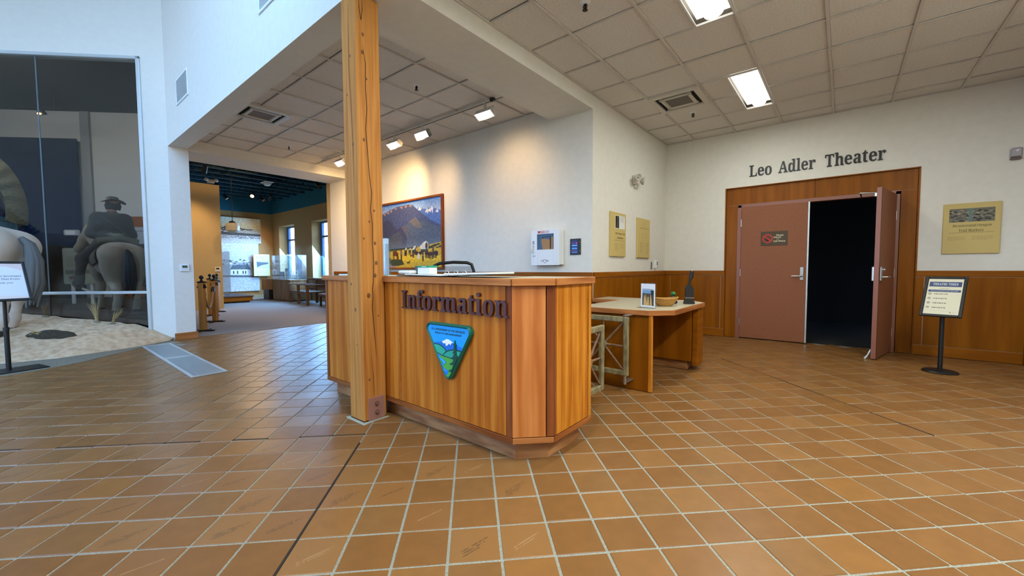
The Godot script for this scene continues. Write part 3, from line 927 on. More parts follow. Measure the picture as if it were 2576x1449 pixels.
func cassette(x: float, z: float, w: float, d: float, label: String):
	var t = thing("ceiling_vent", label, "vent", Vector3(x, 3.118, z))
	var f = MB.new()
	for s in [-1.0, 1.0]:
		f.box(Vector3(s * (w / 2 - 0.03), -0.01, 0), Vector3(0.06, 0.022, d), 0.003); f.box(Vector3(0, -0.01, s * (d / 2 - 0.03)), Vector3(w - 0.12, 0.022, 0.06), 0.003)
		f.box(Vector3(s * (w / 2 - 0.125), -0.012, 0), Vector3(0.03, 0.02, d - 0.2), 0.003); f.box(Vector3(0, -0.012, s * (d / 2 - 0.125)), Vector3(w - 0.2, 0.02, 0.03), 0.003)
	obj("frame", f, M.offwhite, t)
	part("slot_backing", M.dark, Vector3(0, 0.004, 0), Vector3(w - 0.1, 0.004, d - 0.1), t, 0.0)
	part("face_panel", M.offwhite, Vector3(0, -0.006, 0), Vector3(w - 0.25, 0.012, d - 0.25), t, 0.003)
	part("filter_grille", mat(Color(0.42, 0.40, 0.37), 0.8), Vector3(0, -0.013, 0), Vector3(w - 0.31, 0.004, d - 0.31), t, 0.001)

func sprinkler(x: float, z: float, y: float, label: String):
	var t = thing("sprinkler_head", label, "sprinkler", Vector3(x, y, z), 0.0, "ceiling sprinklers")
	var e = MB.new(); e.lathe([Vector2(0, -0.012), Vector2(0.02, -0.012), Vector2(0.042, 0.0), Vector2(0.042, 0.004)], 18)
	obj("escutcheon", e, M.white, t)
	var s = MB.new()
	s.lathe([Vector2(0, -0.06), Vector2(0.021, -0.058), Vector2(0.021, -0.055), Vector2(0.006, -0.053), Vector2(0.008, -0.01), Vector2(0.013, -0.008)], 12)
	for k in [-1.0, 1.0]: s.tube([Vector3(k * 0.008, -0.01, 0), Vector3(k * 0.018, -0.03, 0), Vector3(k * 0.004, -0.052, 0)], 0.004, 6)
	obj("nozzle", s, mat(Color(0.10, 0.09, 0.08), 0.4, 0.7), t)

func lamps():
	troffer(-0.872, -5.472, "recessed strip light glowing in the lobby ceiling nearest the theater doors")
	troffer(-0.872, -3.144, "recessed strip light cut off by the top edge of the photo, nearer than the other")
	troffer(-0.872, -0.816, "recessed strip light overhead just out of the top of the photo", 3.6)
	troffer(1.152, -0.816, "recessed strip light overhead beyond the top right of the photo", 8.0)
	troffer(1.152, -3.144, "recessed strip light overhead just outside the right edge of the photo", 6.2)
	troffer(-0.872, 1.512, "recessed strip light behind the camera over the entrance", 2.0)
	cassette(-1.60, -5.18, 0.57, 0.57, "square white air conditioning cassette beside the strip light near the theater")
	cassette(-5.95, -2.10, 0.56, 0.56, "square white air conditioning cassette behind the bulkhead over the lobby desk")
	sprinkler(-1.588, -5.732, 3.13, "small sprinkler between the ceiling cassette and the theater wall")
	sprinkler(-1.594, -2.852, 3.13, "sprinkler with dark nozzle at the top edge of the photo, over the desk's right end")
	sprinkler(-3.732, -2.892, 3.13, "sprinkler just right of the timber post, above the track lights")
	sprinkler(-7.164, -2.922, 3.13, "sprinkler farthest left, in front of the museum opening's header")
	# track with wall washers
	var tr = thing("light_track", "white lighting track on the ceiling in front of the painting wall", "track", Vector3(-5.0, 3.10, -3.675))
	part("rail", M.offwhite, Vector3(-0.43, 0, 0), Vector3(4.30, 0.022, 0.035), tr, 0.003)
	part("slot", M.dark, Vector3(-0.43, -0.0115, 0), Vector3(4.26, 0.002, 0.012), tr, 0.0)
	part("end_feed", M.black, Vector3(1.70, 0.004, 0), Vector3(0.06, 0.03, 0.045), tr, 0.004)
	var n = 0
	for x in [-3.42, -4.62, -5.29, -6.90]:
		var lb = ["lit white flood light at the right end of the lighting track", "grey-backed flood light second from the right on the lighting track", "lit white flood light just right of the timber post on the track", "lit white flood light hidden partly by the timber post on the track"][n]
		var h = thing("track_light", lb, "light", Vector3(x, 3.085, -3.675), 0.0, "flood lights on the track")
		var y = MB.new()
		y.tube([Vector3(0, 0.0, 0), Vector3(0, -0.055, 0)], 0.016, 10)
		y.tube([Vector3(-0.135, -0.115, 0), Vector3(-0.13, -0.06, 0), Vector3(0.13, -0.06, 0), Vector3(0.135, -0.115, 0)], 0.006, 6)
		obj("yoke", y, M.offwhite, h)
		var tilt = [0.55, 0.95, 0.6, 0.6][n]
		var b = Basis(Vector3.RIGHT, -tilt)
		var hd = MB.new()
		var prof = PackedVector2Array([Vector2(-0.045, 0.035), Vector2(0.045, 0.035), Vector2(0.055, -0.03), Vector2(0.05, -0.032), Vector2(0.04, 0.0), Vector2(-0.04, 0.0), Vector2(-0.05, -0.032), Vector2(-0.055, -0.03)])
		hd.prism(prof, -0.135, 0.135, Transform3D(b * Basis(Vector3.UP, PI / 2), Vector3(0, -0.12, 0)))
		for s in [-0.134, 0.134]: hd.box(Vector3(s, -0.12, 0), Vector3(0.004, 0.066, 0.09), 0.0, b)
		obj("housing", hd, M.offwhite if n != 1 else mat(Color(0.42, 0.44, 0.43), 0.5), h)
		var lens = MB.new()
		lens.box(Vector3(0, -0.12, 0) + b * Vector3(0, -0.02, 0), Vector3(0.262, 0.006, 0.085), 0.0, b)
		obj("lens", lens, glow(Color(1.0, 0.92, 0.95), 2.2), h)
		var at = Vector3(x, 3.085, -3.675) + Vector3(0, -0.12, 0) + b * Vector3(0, -0.045, 0)
		spot(at, Vector3([-3.5, -5.5, -6.5, -7.75][n], 2.35, -4.385), 54.0, WARM, [0.9, 3.0, 6.0, 8.0][n], 0.05, 1.0)
		n += 1

# ------------------------------------------------------------------ the information desk
func desk():
	var x0 = -3.50; var x1 = -1.39; var z0 = -1.695; var c = 0.165; var zb = -2.20; var zr = -2.28
	var t = thing("information_desk", "long varnished wood information desk with chamfered corner, in front of the painting wall", "desk", Vector3(-2.4, 0, -1.9))
	var off = Transform3D(Basis(), Vector3(2.4, 0, 1.9))
	var outline = func(grow: float):     # plan outline (x, -z) grown outwards
		var g = grow
		var k = g * 0.414
		return [Vector2(x0 - g, -(zb)), Vector2(x0 - g, -(z0 + g)), Vector2(x1 + k, -(z0 + g)), Vector2(x1 + c + g, -(z0 - c + k)), Vector2(x1 + c + g, -(zr - g)), Vector2(x1 + c - 0.45, -(zr - g)), Vector2(x1 + c - 0.45, -(zb))]
	var slab = func(called, m, grow, y0, y1):
		var pp = PackedVector2Array()
		for q in outline.call(grow): pp.append(q)
		var k = MB.new()
		k.prism(pp, y0, y1, off * Transform3D(Basis(Vector3.RIGHT, -PI / 2), Vector3.ZERO) * Transform3D(Basis(), Vector3.ZERO))
		return obj(called, k, m, t)
	# prism along +z of xf: map (x, y, h) -> (x, h, -y)
	slab.call("carcass", M.stile, -0.012, 0.115, 0.995)
	slab.call("kick_base", M.kick, -0.055, 0.001, 0.115)
	slab.call("counter_top", M.laminate, 0.010, 1.0, 1.031)
	# solid edge strips round the top, split at the corners
	var strip = func(called, m, a, b, y0, y1, d, out: Vector3):
		var dir = (b - a).normalized()
		var bs = Basis(dir, Vector3.UP, dir.cross(Vector3.UP))
		var k = MB.new()
		k.box(off * ((a + b) / 2 + Vector3(0, (y0 + y1) / 2, 0) + out * d / 2), Vector3((b - a).length(), y1 - y0, d), 0.0025, bs)
		return obj(called, k, m, t)
	var g = 0.010
	var F = Vector3(0, 0, 1); var C = Vector3(1, 0, 1).normalized(); var R = Vector3(1, 0, 0)
	var q0 = Vector3(x0 - g, 0, z0 + g); var q1 = Vector3(x1 + 0.0075, 0, z0 + g); var q2 = Vector3(x1 + c + g, 0, z0 - c + 0.0075); var q3 = Vector3(x1 + c + g, 0, zr - g)
	strip.call("edge_strip", M.edge, q0, q1, 0.992, 1.033, 0.016, F)
	strip.call("edge_strip", M.edge, q1, q2, 0.992, 1.033, 0.016, C)
	strip.call("edge_strip", M.edge, q2, q3, 0.992, 1.033, 0.016, R)
	var p0 = Vector3(x0, 0, z0); var p1 = Vector3(x1, 0, z0); var p2 = Vector3(x1 + c, 0, z0 - c); var p3 = Vector3(x1 + c, 0, zr)
	# framed fields: rails, stiles, veneer panels
	for r in [[p0, Vector3(-3.46, 0, z0)], [Vector3(-1.43, 0, z0), p1]]: strip.call("stile", M.stile, r[0], r[1], 0.145, 0.992, 0.004, F)
	strip.call("bottom_rail", M.rail, p0, p1, 0.112, 0.145, 0.006, F)
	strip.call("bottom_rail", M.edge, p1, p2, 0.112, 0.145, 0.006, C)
	strip.call("bottom_rail", M.rail, p2, p3, 0.112, 0.145, 0.006, R)
	strip.call("field_panel", M.veneer, Vector3(-3.455, 0, z0), Vector3(-2.428, 0, z0), 0.148, 0.99, 0.002, F)
	strip.call("seam_bead", M.edge, Vector3(-2.427, 0, z0), Vector3(-2.421, 0, z0), 0.148, 0.99, 0.004, F)
	strip.call("field_panel", M.veneer, Vector3(-2.42, 0, z0), Vector3(-1.434, 0, z0), 0.148, 0.99, 0.002, F)
	var e = p2 - p1
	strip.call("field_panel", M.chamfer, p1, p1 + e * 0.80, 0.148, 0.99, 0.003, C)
	strip.call("stile", M.stile, p1 + e * 0.825, p2, 0.148, 0.99, 0.004, C)
	strip.call("stile", M.stile, p2, p2 + Vector3(0, 0, -0.02), 0.148, 0.99, 0.004, R)
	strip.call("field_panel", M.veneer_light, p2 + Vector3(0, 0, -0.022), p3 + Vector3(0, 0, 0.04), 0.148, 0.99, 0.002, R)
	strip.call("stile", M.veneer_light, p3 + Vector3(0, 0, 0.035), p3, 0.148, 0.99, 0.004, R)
	# lower work surface behind
	part("work_surface", M.laminate, off * Vector3(-2.7, 0.73, -2.48), Vector3(1.9, 0.035, 0.55), t, 0.004)
	part("end_support", M.stile, off * Vector3(-3.62, 0.357, -2.46), Vector3(0.03, 0.71, 0.5), t, 0.003)
	part("end_support", M.stile, off * Vector3(-1.78, 0.357, -2.46), Vector3(0.03, 0.71, 0.5), t, 0.003)
	# raised word
	var w = thing("information_lettering", "maroon raised letters spelling Information on the wood desk front", "lettering", Vector3(-1.887, 0.816, -1.692))
	letters(w, "Information", serif_bold, -0.482, 0.482, 0.0, 0.123, 0.008, mat(Color(0.26, 0.105, 0.11), 0.4), 0.016)
	emblem()

func rounded_tri(grow: float, n := 8) -> PackedVector2Array:     # the emblem's outline, point down, about 0.41 wide
	var cs = [Vector2(-0.165, 0.128), Vector2(0.165, 0.128), Vector2(0.0, -0.142)]
	var pts = PackedVector2Array()
	var cen = Vector2(0, 0.03)
	for k in 3:
		var p = cs[k]
		var a0 = [PI / 2, -0.527, PI + 0.527][k]
		a0 = [PI / 2 + 2.098, PI / 2, -0.527][k]
		var r = 0.036 + grow
		var start = [PI / 2 + (PI / 2 + 0.527), PI / 2, -0.527][k]
		var stop = [PI / 2, -0.527, -PI + 0.527][k]
		for j in n + 1:
			var a = lerpf(start, stop, float(j) / n)
			pts.append(p + Vector2(cos(a), sin(a)) * r)
	return pts

func emblem():
	var t = thing("triangle_emblem", "green and blue triangular land bureau emblem under the word Information", "emblem", Vector3(-1.885, 0.578, -1.692))
	var green = mat(Color(0.02, 0.36, 0.30), 0.35)
	var fr = MB.new()
	fr.prism(rounded_tri(0.004), 0.0, 0.022)
	obj("backing", fr, green, t)
	var rim = MB.new()
	var o = rounded_tri(0.004); var i = rounded_tri(-0.014)
	for k in o.size():
		var k2 = (k + 1) % o.size()
		var mid0 = (o[k] + i[k]) / 2; var mid1 = (o[k2] + i[k2]) / 2
		rim.quad(Vector3(o[k].x, o[k].y, 0.022), Vector3(o[k2].x, o[k2].y, 0.022), Vector3(mid1.x, mid1.y, 0.032), Vector3(mid0.x, mid0.y, 0.032))
		rim.quad(Vector3(mid0.x, mid0.y, 0.032), Vector3(mid1.x, mid1.y, 0.032), Vector3(i[k2].x, i[k2].y, 0.0225), Vector3(i[k].x, i[k].y, 0.0225))
	for k in range(0, rim.n.size()):
		if rim.n[k].z < 0: pass
	obj("rim", rim, green, t)
	var inner = rounded_tri(-0.013)
	var layer = func(called, pts, c, z):
		var pp = PackedVector2Array()
		for p in pts: pp.append(Vector2(p[0], p[1]))
		var k = MB.new()
		for q in Geometry2D.intersect_polygons(pp, inner):
			k.prism(q, 0.0215, z)
		if k.v.size(): obj(called, k, mat(c, 0.35), t)
	var hill = func(cx, cy, rx, ry, yb):
		var p = []
		for k in 15: p.append([cx + rx * cos(PI - PI * k / 14.0), cy + ry * sin(PI - PI * k / 14.0)])
		p.append([cx + rx, yb]); p.append([cx - rx, yb])
		return p
	layer.call("sky", [[-0.3, 0.2], [0.3, 0.2], [0.3, -0.3], [-0.3, -0.3]], Color(0.02, 0.60, 0.90), 0.0226)
	layer.call("mountain", [[-0.20, 0.028], [-0.07, 0.048], [-0.01, 0.072], [0.02, 0.066], [0.09, 0.038], [0.2, 0.018], [0.2, -0.2], [-0.2, -0.2]], Color(0.02, 0.42, 0.80), 0.0234)
	layer.call("snowcap", [[-0.055, 0.052], [-0.035, 0.060], [-0.012, 0.071], [0.008, 0.071], [0.050, 0.054], [0.032, 0.050], [0.024, 0.037], [0.012, 0.046], [-0.004, 0.032], [-0.016, 0.028], [-0.024, 0.046], [-0.038, 0.040]], Color(0.93, 0.93, 0.97), 0.0242)
	var dk = Color(0.0, 0.25, 0.24)
	layer.call("hill_outline", hill.call(-0.11, -0.025, 0.105, 0.060, -0.2), dk, 0.0246)
	layer.call("hill", hill.call(-0.11, -0.030, 0.100, 0.058, -0.2), Color(0.16, 0.66, 0.55), 0.0252)
	layer.call("hill_outline", hill.call(0.075, -0.050, 0.125, 0.066, -0.2), dk, 0.0256)
	layer.call("hill", hill.call(0.075, -0.056, 0.120, 0.064, -0.2), Color(0.13, 0.62, 0.54), 0.0262)
	layer.call("meadow_outline", [[-0.2, -0.012], [-0.10, -0.020], [-0.04, -0.034], [0.03, -0.040], [0.2, -0.068], [0.2, -0.3], [-0.2, -0.3]], dk, 0.0266)
	layer.call("meadow", [[-0.2, -0.018], [-0.10, -0.026], [-0.04, -0.040], [0.03, -0.046], [0.2, -0.074], [0.2, -0.3], [-0.2, -0.3]], Color(0.29, 0.64, 0.26), 0.0272)
	var river = [[-0.10, -0.030], [-0.062, -0.034], [-0.080, -0.046], [-0.030, -0.064], [-0.012, -0.078], [-0.050, -0.096], [-0.040, -0.110], [0.002, -0.124], [0.005, -0.142], [-0.030, -0.168], [-0.046, -0.150], [-0.060, -0.128], [-0.022, -0.124], [-0.064, -0.110], [-0.078, -0.094], [-0.040, -0.082], [-0.088, -0.054]]
	layer.call("river", river, Color(0.04, 0.47, 0.87), 0.0284)
	layer.call("river_glint", [[-0.080, -0.048], [-0.036, -0.066], [-0.020, -0.078], [-0.045, -0.090], [-0.030, -0.078], [-0.046, -0.068]], Color(0.35, 0.80, 0.96), 0.0290)
	layer.call("river_glint", [[-0.070, -0.108], [-0.024, -0.124], [-0.006, -0.132], [-0.022, -0.128], [-0.06, -0.114]], Color(0.35, 0.80, 0.96), 0.0290)
	var tree = [[0.069, 0.072], [0.074, 0.050], [0.082, 0.046], [0.076, 0.040], [0.078, 0.020], [0.090, 0.012], [0.080, 0.008], [0.084, -0.016], [0.104, -0.028], [0.088, -0.030], [0.094, -0.052], [0.120, -0.066], [0.096, -0.068], [0.094, -0.10], [0.06, -0.20], [0.02, -0.18], [0.012, -0.156], [0.036, -0.152], [0.044, -0.128], [0.016, -0.130], [0.010, -0.122], [0.040, -0.108], [0.052, -0.082], [0.024, -0.084], [0.020, -0.078], [0.046, -0.066], [0.056, -0.046], [0.034, -0.046], [0.032, -0.040], [0.052, -0.030], [0.060, -0.010], [0.046, -0.008], [0.060, 0.006], [0.062, 0.040], [0.056, 0.046], [0.064, 0.052]]
	layer.call("tree", tree, Color(0.0, 0.26, 0.20), 0.0296)
	print_text(t, "U.S. DEPARTMENT OF THE INTERIOR", sans_bold, 0.0, 0.126, 0.305, 0.014, 0.0228, mat(Color(0.0, 0.12, 0.16), 0.5))
	print_text(t, "BUREAU OF LAND MANAGEMENT", sans_bold, 0.002, 0.104, 0.245, 0.011, 0.0228, mat(Color(0.0, 0.12, 0.16), 0.5))

func post():
	var x0 = -2.772; var x1 = -2.585; var z0 = -1.685; var z1 = -1.502; var h = 2.962
	var t = thing("timber_post", "square knotty timber post standing in front of the information desk", "post", Vector3((x0 + x1) / 2, 0, (z0 + z1) / 2))
	var w = x1 - x0; var d = z1 - z0
	part("shaft", M.timber, Vector3(0, h / 2 + 0.002, 0), Vector3(w, h - 0.004, d), t, 0.007)
	# knots and drying cracks: low relief on two faces. face X: (z, y); face Z: (x, y)
	var crack = func(face_x: bool, pts: Array, wd: float):
		var k = MB.new()
		for i in pts.size() - 1:
			var a = pts[i]; var b = pts[i + 1]
			var w0 = wd * (0.25 if i == 0 else 1.0); var w1 = wd * (0.25 if i == pts.size() - 2 else 1.0)
			var q = []
			for e in [[a, -w0], [b, -w1], [b, w1], [a, w0]]:
				var u = e[0][0] + e[1]
				q.append(Vector3(w / 2 + 0.0008, e[0][1], u) if face_x else Vector3(u, e[0][1], d / 2 + 0.0008))
			k.quad(q[0], q[1], q[2], q[3], Vector3.RIGHT if face_x else Vector3.BACK)
		obj("drying_crack", k, M.crack, t)
	# on the x face u runs from +z (near, left in view) to -z (right in view)
	var T = func(f, y): return [d / 2 - f * d, y]
	var path1 = []
	for q in [[0.15, 2.95], [0.17, 2.85], [0.24, 2.78], [0.30, 2.86], [0.28, 2.95]]: path1.append(T.call(q[0], q[1]))
	crack.call(true, path1, 0.0022)
	var path2 = []
	for q in [[0.28, 2.62], [0.38, 2.50], [0.36, 2.32], [0.40, 2.20], [0.33, 2.05], [0.39, 1.90], [0.44, 1.75], [0.52, 1.62], [0.46, 1.50], [0.53, 1.40], [0.51, 1.28], [0.55, 1.12], [0.52, 1.0], [0.47, 0.95], [0.48, 0.88], [0.44, 0.82], [0.52, 0.62], [0.58, 0.45]]: path2.append(T.call(q[0], q[1]))
	crack.call(true, path2, 0.0026)
	var path3 = []
	for q in [[0.36, 0.48], [0.42, 0.33], [0.44, 0.24], [0.48, 0.13]]: path3.append(T.call(q[0], q[1]))
	crack.call(true, path3, 0.0018)
	crack.call(false, [[0.01, 2.9], [0.0, 2.5], [0.02, 2.2], [0.03, 1.9], [0.028, 1.6]], 0.0014)
	for q in [[true, 0.30, 2.69, 0.013], [true, 0.27, 2.57, 0.016], [true, 0.42, 2.40, 0.009], [true, 0.25, 1.98, 0.014], [true, 0.62, 1.50, 0.010], [true, 0.40, 1.42, 0.010], [true, 0.62, 1.27, 0.014], [true, 0.66, 1.13, 0.016], [true, 0.60, 1.04, 0.017], [true, 0.30, 0.90, 0.020], [true, 0.26, 0.30, 0.010], [true, 0.16, 1.30, 0.009], [true, 0.7, 0.75, 0.008], [false, 0.02, 2.55, 0.012], [false, -0.03, 2.30, 0.010], [false, 0.03, 1.95, 0.014], [false, -0.04, 0.98, 0.013], [false, 0.01, 0.80, 0.016], [false, 0.02, 0.55, 0.008]]:
		var k = MB.new()
		var at = Vector3(w / 2, q[2], d / 2 - q[1] * d) if q[0] else Vector3(q[1], q[2], d / 2)
		k.ball(at, Vector3(0.002, q[3] * 0.95, q[3] * 0.68) if q[0] else Vector3(q[3] * 0.68, q[3] * 0.95, 0.002), 12)
		obj("knot", k, M.knot, t)
	var pl = part("base_plate", mat(Color(0.60, 0.43, 0.39), 0.5), Vector3(w / 2 + 0.004, 0.085, -0.004), Vector3(0.008, 0.163, 0.128), t, 0.002)
	for y in [0.118, 0.055]:
		var b = MB.new()
		b.lathe([Vector2(0, 0.016), Vector2(0.010, 0.016), Vector2(0.0125, 0.013), Vector2(0.0125, 0.004), Vector2(0.019, 0.004), Vector2(0.019, 0.0)], 6, Transform3D(Basis(Vector3.BACK, -PI / 2), Vector3(w / 2 + 0.008, y, -0.006)))
		obj("bolt", b, mat(Color(0.48, 0.36, 0.33), 0.4, 0.3), pl)

func counter_things():
	var y = 1.0335
	# office chair behind the desk, only its headrest frame rises above the counter
	var ch = thing("office_chair", "black mesh-back office chair rising behind the information desk", "chair", Vector3(-3.285, 0, -2.997), 0.686)
	var fr = MB.new()
	var pts = []
	for q in [[-0.19, 0.62], [-0.225, 0.85], [-0.225, 1.05], [-0.205, 1.12], [-0.15, 1.142], [0.0, 1.155], [0.15, 1.150], [0.20, 1.13], [0.222, 1.06], [0.215, 0.85], [0.18, 0.62], [0.0, 0.60], [-0.19, 0.62]]:
		pts.append(Vector3(q[0], q[1], -0.03 * sin((q[1] - 0.6) * 4)))
	fr.tube(pts, 0.029, 10, true, 0.6)
	obj("back_frame", fr, M.black, ch)
	var mm = glass(0.22, Color(0.05, 0.05, 0.06)); mm.roughness = 0.8
	part("back_mesh", mm, Vector3(0, 0.86, -0.02), Vector3(0.40, 0.50, 0.004), ch, 0.0)
	part("seat", M.black, Vector3(0, 0.47, 0.22), Vector3(0.48, 0.08, 0.46), ch, 0.03)
	var st = MB.new()
	st.tube([Vector3(0, 0.06, 0.2), Vector3(0, 0.43, 0.2)], 0.03, 10)
	st.tube([Vector3(0, 0.42, 0.1), Vector3(0, 0.44, -0.06), Vector3(0, 0.70, -0.07)], 0.025, 8)
	obj("column", st, M.black, ch)
	for k in 5:
		var a = TAU * k / 5
		var lg = MB.new(); lg.tube([Vector3(0, 0.09, 0.2), Vector3(0.28 * cos(a), 0.06, 0.2 + 0.28 * sin(a))], [0.028, 0.018], 8)
		lg.ball(Vector3(0.28 * cos(a), 0.031, 0.2 + 0.28 * sin(a)), Vector3(0.03, 0.03, 0.03), 10)
		obj("base_leg", lg, M.black, ch)
	# open ring binder
	var bn = thing("ring_binder", "open black ring binder with white pages on the desk counter", "binder", Vector3(-2.02, y, -1.87))
	part("cover", M.black, Vector3(-0.24, 0.004, 0), Vector3(0.50, 0.004, 0.26), bn, 0.001)
	var cv = MB.new(); cv.box(Vector3(0.24, 0.012, 0), Vector3(0.47, 0.004, 0.26), 0.001, Basis(Vector3.BACK, 0.03))
	obj("cover", cv, M.black, bn)
	var pgs = MB.new(); pgs.box(Vector3(0.21, 0.021, 0), Vector3(0.40, 0.012, 0.24), 0.002, Basis(Vector3.BACK, 0.015))
	obj("page_stack", pgs, M.paper, bn)
	var pl = MB.new(); pl.box(Vector3(-0.21, 0.010, 0), Vector3(0.40, 0.006, 0.24), 0.002, Basis(Vector3.BACK, -0.012))
	obj("page_stack", pl, M.paper, bn)
	for z in [-0.08, 0.0, 0.08]:
		var rg = MB.new(); var rp = []
		for k in 13: rp.append(Vector3(0.018 * cos(TAU * k / 12), 0.021 + 0.018 * sin(TAU * k / 12), z))
		rg.tube(rp, 0.003, 6, false)
		obj("ring", rg, M.steel, bn)
	var tb = thing("small_carton", "small white carton with a green top on the binder's left pages", "box", Vector3(-2.30, y + 0.014, -1.84))
	part("carton_body", M.white, Vector3(0.015, 0.024, 0), Vector3(0.13, 0.046, 0.07), tb, 0.002)
	part("green_band", mat(Color(0.05, 0.55, 0.42), 0.5), Vector3(0.015, 0.054, 0), Vector3(0.1305, 0.014, 0.0705), tb, 0.001)
	part("grey_end", mat(Color(0.25, 0.33, 0.34), 0.6), Vector3(-0.066, 0.03, 0), Vector3(0.034, 0.058, 0.069), tb, 0.002)
	print_text(tb, "THANK YOU", sans_bold, 0.02, 0.054, 0.05, 0.006, 0.0355, M.white)
	var rp = thing("paper_roll", "white folded paper bundle left of the small carton on the counter", "paper", Vector3(-2.44, y + 0.015, -1.80))
	part("bundle", M.paper, Vector3(0, 0.014, 0), Vector3(0.15, 0.026, 0.10), rp, 0.010)
	var ps = thing("loose_sheets", "thin loose sheets on the counter just right of the timber post", "paper", Vector3(-2.72, y, -1.82))
	part("sheet", M.paper, Vector3(0, 0.002, 0), Vector3(0.24, 0.003, 0.18), ps, 0.0)
	var ps2 = thing("leaflet_stack", "small leaflet stack on the counter left of the timber post", "paper", Vector3(-3.18, y, -1.80))
	part("leaflets", M.paper, Vector3(0, 0.006, 0), Vector3(0.26, 0.012, 0.16), ps2, 0.001)
	part("dark_cover", M.black, Vector3(-0.10, 0.0135, 0.0), Vector3(0.04, 0.003, 0.16), ps2, 0.0)
	# clear leaflet holder peeking out beside the post
	var lh = thing("leaflet_holder", "clear leaflet holder with pale blue leaflets peeking out right of the post", "holder", Vector3(-2.965, y, -1.90), 0.25)
	var hb = MB.new()
	hb.box(Vector3(0, 0.13, 0.02), Vector3(0.13, 0.26, 0.004)); hb.box(Vector3(0, 0.15, -0.05), Vector3(0.13, 0.30, 0.004)); hb.box(Vector3(0, 0.003, -0.015), Vector3(0.13, 0.005, 0.075))
	for s in [-0.065, 0.065]: hb.box(Vector3(s, 0.13, -0.015), Vector3(0.004, 0.26, 0.07))
	obj("holder_shell", hb, M.clear, lh)
	part("leaflets", mat(Color(0.72, 0.82, 0.92), 0.5), Vector3(0, 0.155, -0.025), Vector3(0.115, 0.30, 0.03), lh, 0.002)

